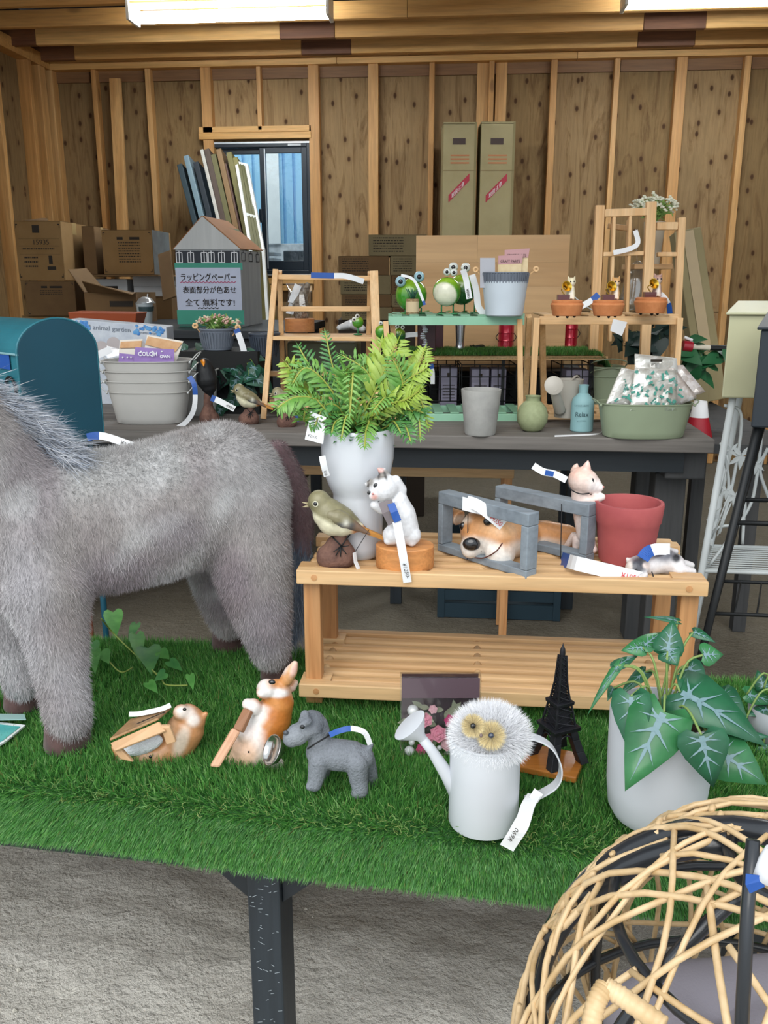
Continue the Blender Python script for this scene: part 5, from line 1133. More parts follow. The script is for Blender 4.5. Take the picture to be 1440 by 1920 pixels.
# things on the turf stand
zt2 = zg+.006
for x, yb, lb in ((783, 656, 'dark red foil trimmed candle box at the left on the turf stand'), (797, 650, 'dark red box standing behind the foil trimmed one')):
    w_ = 34 if yb == 656 else 34; Db = gD(x, yb+8, zt2); t = thing('candle_box', lb, 'box', gnd(x+16, yb, zt2), 'dark red boxes on the turf stand'); a = at(x, yb, Db); b = at(x+w_, yb, Db); zz = at(x, 608, Db).z
    M().hull([V(a.x, a.y, zt2), V(b.x, b.y, zt2), V(b.x, b.y, zt2)+FW*.05, V(a.x, a.y, zt2)+FW*.05], [V(a.x, a.y, zz), V(b.x, b.y, zz), V(b.x, b.y, zz)+FW*.05, V(a.x, a.y, zz)+FW*.05]).build('body', P('maroon', '4a1f26', .4, '3a1a20', 20), t, bevel=.003)
    if yb == 656:
        q_ = M(); 
        for i in range(14): q_.ell(V(a.x, a.y, zt2)+uu*(.025+random.uniform(-.006, .006))-FW*.001+UP*(zz-zt2)*(i+.5)/14, random.uniform(.008, .013), .002, .006, 6)
        q_.build('foil_band', P('foil', 'b9bcc4', .25, metal=.8), t)
c_, lc, k, kz = lathe_px('lamp_base', 862, 657, zt2, [(.1, 0), (13, 0), (12, 3), (8, 8), (7.5, 16), (9.5, 48), (9.5, 56), (.1, 56)], P('brushed_silver', 'a9adb4', .25, metal=.9))
lt_ = thing('silver_lamp', 'silver metal lamp base with black cable on the turf stand', 'lamp', lc); c_.parent = lt_; c_.location = WL[c_.name]-lc
M().lathe(lc, [(12*k, 0), (15*k, .001), (14*k, .006), (9*k, .01)], 12, wob=.25).build('scalloped_foot', P('brushed_silver', 'a9adb4', .25, metal=.9), lt_)
cb = [lc+V(.02, .03, .004)]
for i in range(26): a = i*.85; cb.append(lc+RT*(.075+.03*math.cos(a)*(1 if i % 3 else .5))+FW*(.03+.03*math.sin(a))+UP*(.006+.012*abs(math.sin(i*1.3))))
M().tube(bez(cb, 4), .0028, 6).build('cable', m_bwire, lt_, smooth=True)
m_lred = P('lantern_red', 'b01a34', .28, metal=.35, coat=.5)
def lantern(px, pyb, h_, lb):
    g = gnd(px, pyb, zt2); D = -sp*g.x+cp*g.y; k, kz = vk(px, pyb, D); c = g+FW*14*k; t = thing('red_lantern', lb, 'lantern', c, 'small red lanterns on the turf stand')
    pr = [(.1, 0), (13, 0), (14, 2), (13, 4), (13, h_*.3), (14, h_*.32), (13, h_*.36), (13, h_*.6), (14, h_*.62), (13, h_*.66), (13, h_*.92), (14, h_*.95), (12, h_), (.1, h_)]
    M().lathe(c, [(r*k, z*kz) for r, z in pr], 24).build('body', m_lred, t, auto=30)
    for i in range(6): a = i*math.pi/3; d = V(math.cos(a), math.sin(a), 0); M().bar(c+d*13.3*k+UP*4*kz, c+d*13.3*k+UP*h_*.93*kz, 2*k, 1.6*k, d).build('strut', m_lred, t)
    for s in (-1, 1): M().tube(bez([c+RT*s*14*k+UP*h_*.6*kz, c+RT*s*19*k+UP*h_*.45*kz, c+RT*s*14*k+UP*h_*.3*kz], 4), .0018, 6).build('side_clip', m_bwire, t, smooth=True)
lantern(950, 656, 50, 'red lantern under the right end of the mint shelf'); lantern(1008, 652, 62, 'red lantern between the two pine leg pairs'); lantern(1026, 649, 56, 'red lantern half hidden right behind the pine leg'); lantern(1070, 651, 54, 'red lantern at the right under the potted cat shelf')
ptag([(742, 640, DG-.1), (760, 629, DG-.1), (783, 627, DG-.1)], 9, 'white band tag left of the dark red candle box')
# wire baskets with grey boxes
def wirebox(x0, x1, y0, y1, D, dep, root, nx, ny):
    m = M()
    for dd in (0, dep):
        for i in range(nx+1): a, b = at(x0+(x1-x0)*i/nx, y1, D), at(x0+(x1-x0)*i/nx, y0, D); a.z = max(a.z, RZ+.002); m.tube([a+FW*dd, b+FW*dd], .0022, 5)
        for j in range(ny+1): a, b = at(x0, y1+(y0-y1)*j/ny, D), at(x1, y1+(y0-y1)*j/ny, D); z = max(a.z, RZ+.003); m.tube([V(a.x, a.y, z)+FW*dd, V(b.x, b.y, z)+FW*dd], .0022, 5)
    for x in (x0, x1):
        for j in range(ny+1): a = at(x, y1+(y0-y1)*j/ny, D); a.z = max(a.z, RZ+.003); m.tube([a, a+FW*dep], .0022, 5)
    return m.build('wire_cage', m_bwire, root, smooth=True)
for i, (x0, x1, lb) in enumerate(((808, 862, 'black wire basket left under the turf stand'), (866, 968, 'black wire basket with boxes behind the concrete pot'), (1052, 1112, 'black wire basket right behind the watering can'))):
    Dw = DM+.30; t = thing('wire_basket', lb, 'basket', V(at((x0+x1)/2, 745, Dw).x, at((x0+x1)/2, 745, Dw).y, RZ)); wirebox(x0, x1, 684, 752, Dw, .2, t, 3, 3)
m_lil = P('lilac_box', '8d8a9c', .6, '7f7c90', 10)
for (x0, x1, y0, lb) in ((826, 858, 690, 'lilac grey box standing in the left wire basket'), (885, 918, 692, 'lilac grey box left in the middle wire basket'), (922, 950, 692, 'lilac grey box right in the middle wire basket'), (1062, 1105, 694, 'lilac grey box in the right wire basket')):
    t, q, u, n, w, H = carton('display_box', lb, x0, x1, y0, DM+.34, .1, RZ+.006, m_lil, tape=False, group='lilac boxes in the wire baskets', lines=smalltext(5, .15, .85, .2, .6)+[(.4, .78, .6, .88)])
ptag([(808, 682, DG-.03), (811, 700, DG-.03), (811, 720, DG-.03)], 8, 'small blue and white tag on the left wire basket', blue=.3)
# ---------- right pine shelf with potted cats ----------
ns_ = thing('pine_shelf', 'natural pine slatted shelf at the right carrying the terracotta cat pots', 'shelf', at(1130, 792, DM))
zr = zm-.002
slab(1012, 1272, 597, DM, .014, .028, ns_, m_pinelx, 'front_rail', zr); slab(1012, 1272, 597, DM+.22, .014, .028, ns_, m_pinelx, 'back_rail', zr)
for i in range(6): xx = 1020+i*42; slab(xx, xx+26, 590, DM, .234, .006, ns_, m_pinelx, 'slat', zr+.006)
for p_, q_ in (((1006, 596, DM), (996, 790, DM-.02)), ((1016, 600, DM+.02), (1020, 770, DM+.28)), ((1274, 596, DM), (1262, 790, DM-.02)), ((1262, 600, DM+.04), (1258, 770, DM+.28))): LB(p_, q_, .021, .02, ns_, m_pinel, 'leg')
slab(1000, 1150, 786, DM+.0, .012, .02, ns_, m_pinelx, 'low_rail', RZ+.03); slab(1005, 1150, 770, DM+.24, .012, .02, ns_, m_pinelx, 'low_rail', RZ+.03)
for i in range(3): slab(1030+i*44, 1046+i*44, 778, DM+.0, .24, .008, ns_, m_pinelx, 'low_slat', RZ+.038)
M().add([at(1150, 598, DM-.006), at(1176, 604, DM-.006), at(1166, 630, DM-.006), at(1144, 620, DM-.006)], [(0, 1, 2, 3)]).build('price_card', m_white, label='small blank white card hanging from the right pine shelf', cat='card', sol=.001)
def catpot(px, pyb, catx, caty, colr, lb, flip, D=None):
    g = gnd(px, pyb, zr+.006); D = -sp*g.x+cp*g.y; k, kz = vk(px, pyb, D); c = g+FW*26*k; t = thing('terracotta_cat_pot', lb, 'ornament', c, 'terracotta pots with a cat and a gramophone')
    M().lathe(c, [(0, 4*k), (25*k, 4*k), (26*k, 5*k), (31*k, 24*k), (30*k, 27*k), (28*k, 28*k), (0, 28*k)], 32).build('overturned_pot', m_terra, t, auto=30)
    M().lathe(c, [(28.5*k, 27*k), (29*k, 31*k), (26*k, 33*k), (0, 34*k)], 32).build('saucer', m_terra, t, auto=30)
    for i in range(3): a = i*2.1+.5; M().ell(c+V(math.cos(a)*18*k, math.sin(a)*18*k, 3.2*k), 3*k, 3*k, 3.4*k, 8).build('foot', m_bwire, t, smooth=True)
    q = lambda x, y, d=0: c+RT*x*k+UP*y*k+FW*d*k
    m = M(); chain(m, [(q(catx, 43), 9*k), (q(catx, 54), 7*k)], 12); chain(m, [(q(catx, 66, -2), 8.5*k)], 12); chain(m, [(q(catx-4, 36, -7), 3*k), (q(catx-3, 46, -6), 2.6*k)], 8); chain(m, [(q(catx+4, 36, -7), 3*k), (q(catx+3, 46, -6), 2.6*k)], 8)
    for s in (-1, 1): m.tube([q(catx+s*5, 71), q(catx+s*7, 78)], [3*k, .6*k], 8)
    def fn(v, x, y, d):
        l = v-np.array(c); Y = l[:, 2]/k; X = (l@np.array(RT))/k-catx; col = np.tile(np.array(lin(colr)), (len(v), 1)); w_ = (np.clip(1-np.abs(X)/6, 0, 1)*np.clip((68-Y)/6, 0, 1))[:, None]; return col*(1-w_)+np.array(lin('eee6d8'))*w_
    blob('cat', m, m_fig, t, voxel=.0022, smooth=3, fn=fn)
    for s in (-1, 1): M().ell(q(catx+s*3.2, 67, -10), 1.3*k, 1*k, 1.6*k, 8).build('eye', m_eye, t, smooth=True)
    gx = -flip*12+catx
    Box_c = q(gx-2, 38, -2); M().obox(Box_c, RT*11*k, FW*8*k, UP*5*k).build('gramophone_box', P('mahogany', '54201c', .3, coat=.4), t, bevel=.001)
    hr = bez([q(gx, 43), q(gx-6*flip, 52), q(gx-1*flip, 56, -3)], 5); M().tube(hr, [1*k]*len(hr), 6).build('horn_neck', m_brass, t, smooth=True)
    M().lathe(q(gx-1*flip, 55, -3), [(1.5*k, 0), (4*k, 5*k), (9*k, 10*k), (10*k, 11*k)], 20, ax=-FW+RT*.3*flip+UP*.35).build('brass_horn', m_brass, t, smooth=True, sol=.001)
    return t
catpot(1067, 597, 6, 0, 'd9cfae', 'terracotta pot with a cream cat and brass horn, left one', 1)
catpot(1145, 597, 12, 0, 'c99a62', 'terracotta pot with an orange tabby cat and brass horn, middle one', 1)
catpot(1226, 592, 10, 0, 'a98478', 'terracotta pot with a pinkish brown cat and brass horn, right one', 1)
ptag([(1122, 552, DM-.03), (1105, 566, DM-.04), (1060, 590, DM-.05)], 11, 'long blue and white tag across the left cat pot', blue=.4)
M().tube(bez([at(1072, 552, DM-.03), at(1100, 575, DM-.04), at(1132, 592, DM-.02)], 6), .002, 6).build('tag_string', m_gwire, label='pale string drooping between the left two cat pots', cat='string')
ptag([(1232, 546, DM-.03), (1246, 558, DM-.04), (1254, 572, DM-.03), (1256, 588, DM-.02)], 9, 'white and blue tag curling around the right cat pot', blue=-.4)
# ---------- wooden folding screen ----------
DS = DM+.42
fs = thing('wooden_screen', 'natural wood lattice screen standing behind the cat pots', 'screen', at(1195, 770, DS)*1)
def SB(x0, y0, x1, y1, w_=.03, dd=0, d=.02, name='stile'): return M().bar(at(x0, y0, DS+dd), at(x1, y1, DS+dd), d, w_, FW.cross(UP) if 0 else FW).build(name, m_pinel, fs, bevel=.002)
def SW(x0, y0, x1, y1, wpx, dd=0, name='stile'):
    a, b = at(x0, y0, DS+dd), at(x1, y1, DS+dd); w_ = wpx*mpp(x0, y0, DS+dd); d_ = (b-a).normalized(); s_ = d_.cross(FW).normalized()
    return M().obox((a+b)/2, (b-a)/2, s_*w_/2, FW*.012).build(name, m_pinel, fs, bevel=.003)
SW(1125, 385, 1107, 755, 17); SW(1221, 378, 1205, 755, 19); SW(1278, 408, 1262, 755, 14, .05); 
SW(1133, 400, 1212, 397, 14, 0, 'rail'); SW(1130, 477, 1206, 475, 8, 0, 'rail'); SW(1118, 690, 1205, 690, 12, 0, 'rail')
for x in (1151, 1181): SW(x, 405, x-8, 640, 6, .002, 'lattice_bar')
SW(1230, 424, 1270, 424, 14, .05, 'rail'); SW(1232, 477, 1268, 477, 8, .05, 'rail'); SW(1180, 412, 1168, 755, 9, .1, 'stile'); SW(1140, 424, 1178, 428, 10, .1, 'rail')
ptag([(1191, 432, DS-.03), (1196, 455, DS-.03), (1182, 466, DS-.03), (1150, 474, DS-.03)], 9, 'white tag looped on the wooden screen')
cbm = M(); chain(cbm, [(at(1190, 530, DS+.2), .045), (at(1185, 560, DS+.2), .05), (at(1195, 500, DS+.2), .025)], 10)
cbg = thing('clear_bag', 'crumpled clear plastic bag hanging behind the middle and right cat pots', 'bag', at(1190, 545, DS+.2)); blob('bag_film', cbm, clear('bag_film', (.9, .92, .93), .2, .15, .12, (.6, .6, .58)), cbg, voxel=.008, smooth=0)
M().tube([at(1195, 500, DS+.2), at(1192, 430, DS+.16)], .001, 5).build('hanging_string', m_gwire, cbg)
# flowers on a bracket behind the screen
fl_c = at(1228, 412, DS+.2); k = mpp(1228, 412, DS+.2)
fp_ = thing('white_flower_pot', 'pot of small white flowers on top behind the wooden screen', 'plant', fl_c-UP*.16)
M().lathe(fl_c-UP*(80*k), [(0, 0), (14*k, 0), (20*k, 76*k), (19*k, 76*k), (13*k, 2*k), (0, 2*k)], 24).build('tall_pot', P('pale_pot', 'b3ab9a', .6), fp_, auto=40)
def bouquet(c, rx, rz, n, mats, root, stemr=.0012, pet=.006, name='blossom'):
    lf_ = M(); bl = [M() for _ in mats]
    for i in range(n):
        a = random.uniform(0, 6.28); r = math.sqrt(random.random()); p = c+RT*math.cos(a)*rx*r+FW*math.sin(a)*rx*.7*r+UP*rz*(1-.5*r*r)*random.uniform(.7, 1.1)
        lf_.tube([c-UP*.01, (c+p)/2+V(0, 0, .01), p], stemr, 4)
        for j in range(2): q = (c+(p-c)*random.uniform(.3, .8)); d = V(random.gauss(0, 1), random.gauss(0, 1), random.gauss(.5, 1)).normalized(); s = d.orthogonal().normalized(); lf_.poly([q, q+d*.018+s*.004, q+d*.03, q+d*.018-s*.004], V(0, 0, .0006))
        b_ = bl[random.randrange(len(bl))]
        for j in range(3): b_.ell(p+V(random.gauss(0, 1), random.gauss(0, 1), random.gauss(0, 1))*pet*.6, pet, pet, pet*.6, 6)
    lf_.build('foliage', P('fine_leaf', '6f9a4a', .6, '8fb060', 60), root, kind='stuff')
    for b_, mt in zip(bl, mats):
        if b_.v: b_.build(name, mt, root, kind='stuff')
bouquet(fl_c-UP*.005, .10, .10, 90, [P('white_petal', 'e6e6d2', .6)], fp_, pet=.007)
slab(1190, 1262, 495, DS+.12, .2, .02, fs, m_pinelx, 'bracket_shelf', fl_c.z-80*k-.001)
# ---------- front row on the rear table ----------
def single_pot(name, label, px, pyb, z, prof, mat, cat, **kw):
    c_, c, k, kz = lathe_px('x', px, pyb, z, prof, mat, None, **kw); c_.name = name; props(c_, label, cat); WL[c_.name] = WL.get('x', c); return c_, c, k, kz
m_conc = P('concrete', '9b9b98', .85, 'aeaeaa', 12, bs=.3, bscale=120)
single_pot('concrete_pot', 'plain grey concrete pot on the rear table front edge', 900, 814, RZ, [(.1, 0), (27, 0), (29, 3), (37, 80), (37, 83), (33, 83), (30, 70), (26, 6), (.1, 5)], m_conc, 'pot')
ptag([(880, 738, RD(900, 800)-.03), (928, 735, RD(900, 800)-.03)], 7, 'white tag lying across the rim of the concrete pot')
single_pot('round_vase', 'round matt olive green vase with a short neck', 997, 808, RZ, [(.1, 0), (13, 0), (20, 4), (28, 18), (29, 30), (25, 44), (17, 53), (13, 56), (13, 62), (15, 65), (13, 65), (11, 56), (.1, 52)], P('olive_ceramic', '8f9872', .7, '99a27c', 60), 'vase')
cbt, bc_, k, kz = single_pot('blue_bottle', 'matt pale blue bottle lettered Relax on the rear table', 1090, 808, RZ, [(.1, 0), (19, 0), (21, 2), (21, 52), (19, 60), (12, 67), (8.5, 70), (8.5, 80), (9.5, 85), (7, 85), (6, 70), (.1, 66)], P('pale_blue_glaze', '86aeb2', .6), 'bottle')
Dm_ = -sp*bc_.x+cp*bc_.y-21*k*1.02
bt_ = bpy.data.objects[cbt.name]
for s_, y, h_, w_ in (('Relax', 781, .022, 24), ('CANDLE & BATH', 762, .007, 26), ('good time', 790, .006, 16)): text(s_, at(1090-w_/2, y, Dm_), RT, UP, h_, P('dark_teal_ink', '2f4a50', .6), 'lettering', cbt, w=w_*k)
# beige watering can
m_beige = P('beige_enamel', 'b1aca2', .4)
c_, wc, k, kz = lathe_px('can_body', 1062, 782, RZ+.038, [(.1, 0), (22, 0), (23, 2), (28, 68), (29, 70), (26, 70), (22, 6), (.1, 5)], m_beige, sy=.8)
wcn = thing('beige_watering_can', 'beige watering can with a round rose facing front on the pine shelf', 'watering can', wc); c_.parent = wcn; c_.location = WL[c_.name]-wc
Dq = -sp*wc.x+cp*wc.y
sps = bez([at(1050, 770, Dq-.03), at(1044, 748, Dq-.07), at(1038, 728, Dq-.10)], 5); M().tube(sps, [11*k-(i*3*k/len(sps)) for i in range(len(sps))], 12).build('spout', m_beige, wcn, smooth=True)
M().lathe(at(1038, 723, Dq-.10), [(6*k, -.012), (16*k, 0), (17*k, .003), (15.5*k, .005), (0, .006)], 28, ax=-FW+UP*.25).build('rose', m_beige, wcn, auto=35)
M().tube(bez([at(1070, 715, Dq), at(1082, 705, Dq+.04), at(1090, 720, Dq+.06)], 5), .004, 8).build('handle', m_beige, wcn, smooth=True)
ptag([(1040, 819, RD(1040, 819)), (1110, 816, RD(1110, 816)), (1128, 812, RD(1128, 812)), (1133, 795, RD(1128, 810)), (1128, 780, RD(1128, 810))], 6, 'white and blue tag curving up beside the sage tub', blue=-.35, side=UP)
# sage tub with packets
_, sc_, k, kz = oval_tub('sage_tub', 'large sage green oval tub full of clear packets', 1215, 824, 150, 174, 64, m_sage, depth=.5, hlen=.5, hmat=m_sage)
Ds = -sp*sc_.x+cp*sc_.y
m_pearl = P('pearl_print', 'b9b5ab', .35, 'dad8d0', 14, coat=.6); m_tleaf = P('teal_leaf_print', '4f9a8c', .4); m_pkp = P('pale_pink_film', 'd2c4bc', .3, 'e2dad4', 12, coat=.5)
def packet(pts, dd, lb, leaves=0, mat=None):
    t = thing('clear_packet', lb, 'packet', at(pts[0][0], pts[0][1], Ds+dd), 'clear gift packets in the sage tub'); mat = mat or m_pearl
    P_ = [at(x, y, Ds+dd+(764-y)*.0006) for x, y in pts]; nu, nv = 9, 9; vv = []
    for j in range(nv+1):
        for i in range(nu+1):
            a = P_[0].lerp(P_[1], i/nu); b = P_[3].lerp(P_[2], i/nu); b_ = a.lerp(b, j/nv); edge = min(i, nu-i, j, nv-j); vv.append(b_-FW*(.012*min(edge, 2)/2*random.uniform(.3, 1.2)))
    f = [(j*(nu+1)+i, j*(nu+1)+i+1, (j+1)*(nu+1)+i+1, (j+1)*(nu+1)+i) for j in range(nv) for i in range(nu)]
    M().add(vv, f).build('filling', mat, t, smooth=True, sol=.006)
    M().add([v-FW*.008 for v in vv], f).build('clear_film', m_bag, t, smooth=False)
    if leaves:
        q = M()
        for i in range(leaves): c = vv[random.randrange(nu+3, len(vv)-nu-3)]-FW*.006+V(random.gauss(0, .01), 0, random.gauss(0, .008)); a = random.uniform(0, 3.14); q.obox(c, (RT*math.cos(a)+UP*math.sin(a))*random.uniform(.005, .012), (UP*math.cos(a)-RT*math.sin(a))*.0035, FW*.001)
        q.build('leaf_print', m_tleaf, t, kind='stuff')
    return t, P_
packet([(1136, 757), (1200, 768), (1215, 700), (1165, 690)], -.03, 'pearly clear packet at the left of the sage tub', 10)
packet([(1255, 768), (1306, 745), (1262, 690), (1225, 700)], -.02, 'pinkish clear packet leaning right in the sage tub', 0, m_pkp)
packet([(1230, 765), (1322, 735), (1280, 685), (1200, 690)], .02, 'rear pinkish packet sticking out at the right of the sage tub', 0, m_pkp)
packet([(1180, 770), (1268, 770), (1268, 694), (1190, 690)], -.06, 'front pearly packet with teal leaves in the sage tub', 60)
_, PP = packet([(1190, 730), (1272, 730), (1268, 672), (1190, 664)], .0, 'upright packet with a hang hole at the back of the sage tub')
M().obox(at(1231, 676, Ds-.03+.05), RT*.018, UP*.004, FW*.004).build('hang_hole', m_ink, bpy.data.objects[[o.name for o in C.objects if o.get('label', '').startswith('upright packet')][0]])
# small sage buckets behind
for i in range(2):
    g = gnd(1140, 770, RZ)+FW*.06; k_ = mpp(1140, 770, -sp*g.x+cp*g.y)
    t = thing('sage_bucket', ('upper' if i else 'lower')+' of the small nested sage buckets behind the blue bottle', 'bucket', g, 'small nested sage buckets'); z0 = i*.035
    M().lathe(g+UP*z0, [(.001, 0), (26*k_, 0), (32*k_, 60*k_), (33.5*k_, 61*k_), (32*k_, 63*k_), (30*k_, 60*k_), (24*k_, 3*k_), (.001, 3*k_)], 28).build('bucket_body', m_sage, t, auto=35)
    M().tube(bez([g+UP*(z0+60*k_)-RT*32*k_, g+UP*(z0+72*k_)-RT*30*k_-FW*.05, g+UP*(z0+78*k_)-FW*.07, g+UP*(z0+72*k_)+RT*30*k_-FW*.05, g+UP*(z0+60*k_)+RT*32*k_], 6), .0024, 6).build('bail', m_sage, t, smooth=True)
# ---------- planters left of centre ----------
DPl = 3.42
def ribpot(label, px, pyb, r0, r1, h_, D, mat=m_gry):
    g = at(px, pyb, D); g.z = g.z; k, kz = vk(px, pyb, D); t = thing('ribbed_planter', label, 'planter', g, None)
    M().lathe(g, [(.001, 0), (r0*k, 0), (r1*k, h_*kz), (r1*k+.004, h_*kz), (r1*k+.004, (h_+3)*kz), (r1*k-.003, (h_+3)*kz), (r0*k-.003, 3*kz), (.001, 3*kz)], 32).build('wall', mat, t, auto=35)
    ribs('rib', g, r0+1, r1+1, 4, h_-4, 36, mat, t, k, kz, 2.2); return t, g, k, kz
t1, g1, k, kz = ribpot('grey ribbed planter with pink and white flowers near the house carton', 408, 655, 26, 32, 36, DPl)
c_ = g1+UP*38*kz; bouquet(c_, .085, .05, 60, [P('pink_petal', 'c9a093', .6), P('cream_petal', 'd8ccb0', .6)], t1, pet=.005)
for x, y, x0, lb in ((366, 611, 380, 'left'), (446, 614, 436, 'right')):
    t = thing('wooden_pick', 'round wooden bead pick at the %s of the grey ribbed planter' % lb, 'pick', at(x0, 628, DPl-.03), 'bead picks in the ribbed planter'); M().tube([at(x0, 630, DPl-.03), at(x, y, DPl-.04)], .002, 6).build('stick', m_pinel, t)
    M().lathe(at(x, y, DPl-.04), [(.004, -.004), (.011, -.004), (.012, 0), (.011, .004), (.004, .004), (.004, -.004)], 16, ax=-FW).build('bead', m_pinel, t, smooth=True)
t2, g2, k, kz = ribpot('dark grey ribbed planter behind the ladder shelf', 497, 668, 22, 28, 40, DPl, P('dark_basket', '3c4450', .5))
ptag([(443, 617, DPl-.05), (452, 640, DPl-.05), (462, 676, DPl-.05)], 11, 'blue and white tag at the rim of the grey ribbed planter', blue=.22)
pb_ = thing('planter_box', 'dark low box carrying planters behind the black bird', 'box', at(450, 760, 3.5)); a, b = at(335, 660, 3.36), at(486, 660, 3.36)
Box('body', P('black_plastic', '0e1112', .8), a.x, a.y-.0, RZ, b.x, a.y+.25, g1.z-.003, pb_)
bx_ = Box('sage_planter', P('sage_dark', '5a6454', .6), at(532, 640, 3.5).x, 3.51, RZ, at(668, 640, 3.5).x, 3.64, at(600, 642, 3.5).z, label='dull sage planter box behind the ladder shelf', cat='planter', bevel=.01)
# ivy foliage
def leafblade(m, c, d, n_, L, Wd, droop=.15, kind='heart'):
    d = d.normalized(); s = d.cross(n_).normalized(); n_ = s.cross(d).normalized()
    prof = {'heart': [(0, .0), (-.14, .26), (-.06, .46), (.15, .52), (.4, .42), (.7, .22), (1, 0)], 'lance': [(0, 0), (.15, .28), (.4, .45), (.7, .28), (1, 0)]}[kind]
    ctr = [(max(x, 0) if x < 0 else x) for x, _ in prof]
    vv = []; 
    for (x, w_), cx in zip(prof, ctr):
        z = -droop*(x**2)*L
        for sg in (-1, 0, 1): vv.append(c+d*(x if sg else cx)*L+s*sg*w_*Wd+n_*(z+(.10*w_*Wd if sg else 0)))
    k_ = len(prof); m.add(vv, [f for j in range(k_-1) for f in ((j*3, (j+1)*3, (j+1)*3+1, j*3+1), (j*3+1, (j+1)*3+1, (j+1)*3+2, j*3+2))]); return s, n_
m_vein = P('vein_grey', '6c8a90', .5)
def vein(m, c, d, n_, L, Wd, droop, off=.0012, wk=.055):
    d = d.normalized(); s = d.cross(n_).normalized(); n_ = s.cross(d).normalized()
    def pt(x, y): return c+d*x*L+s*y*Wd+n_*(-droop*x*x*L+abs(y)*.10*Wd+off)
    def spike(x0, y0, x1, y1, w0):
        a, b = pt(x0, y0), pt(x1, y1); t = (b-a).normalized(); q = t.cross(n_).normalized()*w0*Wd
        for j in range(4):   # jagged edge
            pass
        pts = [a-q]; 
        for j in range(1, 5): f = j/5; e_ = (1.25 if j % 2 else .7)*(1-f); pts.append(pt(x0+(x1-x0)*f, y0+(y1-y0)*f)-q*e_)
        pts.append(b)
        for j in range(4, 0, -1): f = j/5; e_ = (1.25 if j % 2 else .7)*(1-f); pts.append(pt(x0+(x1-x0)*f, y0+(y1-y0)*f)+q*e_)
        pts.append(a+q); m.add(pts, [tuple(range(len(pts)))])
    spike(.02, 0, .88, 0, wk*1.5)
    for s_ in (-1, 1):
        spike(.12, 0, -.02, s_*.30, wk); spike(.22, 0, .40, s_*.34, wk); spike(.42, 0, .62, s_*.22, wk*.8); spike(.08, 0, .14, s_*.36, wk*.8)
def bush(name, label, pts, D, n, size, mat=m_leafd, veins=True, spread=.05, pot=None):
    c0 = at(pts[0][0], pts[0][1], D); t = thing(name, label, 'plant', V(c0.x, c0.y, c0.z)); cs = [at(x, y, D+d) for x, y, d in pts]; m = M(); v_ = M(); st_ = M()
    root_ = cs[0]
    for i in range(n):
        c = random.choice(cs)+V(random.gauss(0, spread), random.gauss(0, spread*.7), random.gauss(0, spread*.7)); d = V(random.gauss(0, 1), -abs(random.gauss(.2, .6)), random.gauss(-.2, .6)).normalized(); nn = V(random.gauss(0, .4), -.8, .7)
        L = size*random.uniform(.7, 1.2); leafblade(m, c, d, nn, L, L*.8, .2)
        if veins: vein(v_, c, d, nn, L, L*.8, .2, .0012)
        if i % 3 == 0: st_.tube([root_, (root_+c)/2+V(0, 0, .02), c], .0015, 4)
    m.build('foliage', mat, t, smooth=True, kind='stuff'); 
    if veins: v_.build('leaf_veins', m_vein, t, kind='stuff')
    st_.build('stems', P('stem_green', '6f8a3c', .6), t, kind='stuff'); return t
bush('trailing_plant', 'dark trailing plant with grey veined leaves behind the black bird', [(395, 665, 0), (385, 690, -.05), (420, 700, -.08), (440, 715, -.1), (400, 720, -.05), (425, 740, -.1), (360, 665, 0)], 3.46, 46, .095, spread=.04)
bush('trailing_plant', 'dark leafy plant right beside the ladder shelf left post', [(462, 680, 0), (478, 700, -.05), (455, 715, -.05)], 3.36, 14, .08, spread=.03)
bush('dark_foliage_plant', 'dark leafy plant seen through the wooden screen', [(1235, 640, 0), (1240, 620, 0), (1180, 655, 0), (1190, 640, 0)], DS+.12, 26, .09, P('very_dark_leaf', '17302c', .5), False, .03)
bush('green_foliage_plant', 'mid green leafy plant behind the right end of the rear table', [(1300, 660, 0), (1310, 675, 0), (1290, 690, 0)], 3.75, 22, .09, P('mid_leaf', '1f5a34', .5), False, .05)
# red torch lantern at the right, cone cup
t = thing('red_torch', 'red and white torch with a black handle beside the cream mailbox', 'torch', at(1320, 650, 3.7))
M().tube([at(1280, 648, 3.7), at(1297, 650, 3.7)], [.022, .022], 14).build('red_head', P('red_plastic', '9c1c2c', .35), t, auto=30); M().tube([at(1296, 650, 3.7), at(1331, 652, 3.7)], .011, 12).build('white_barrel', P('bone', 'c9c2b0', .5), t); M().tube([at(1331, 652, 3.7), at(1372, 653, 3.7)], .012, 12).build('handle', m_bwire, t)
M().tube([at(1283, 632, 3.7), at(1298, 638, 3.7)], .006, 8).build('white_clip', m_white, t)
g = at(1308, 815, 3.38); t = thing('road_cone', 'red and white cone standing behind the sage tub corner', 'cone', V(g.x, g.y, SBZ)); hgt = at(1308, 752, 3.38).z-SBZ
M().lathe(V(g.x, g.y, SBZ), [(.055, 0), (.035, hgt*.55)], 24).build('red_cone', P('cone_red', 'a3182a', .5), t, smooth=True); M().lathe(V(g.x, g.y, SBZ), [(.0352, hgt*.55), (.024, hgt), (.001, hgt+.004)], 24).build('white_band', m_white, t, smooth=True)
# ================= on the slatted rack =================
KZ = .9065; m_fig2 = P('resin_paint', 'ffffff', .4, vcol=True, ns=160, coat=.15)
g = gnd(627, 1060, KZ); D_ = -sp*g.x+cp*g.y; k = mpp(627, 1040, D_)
BT, bp_ = bird('olive songbird with orange tail on a brown rock, left on the rack', g, D_, 1, k*1.02, 0)
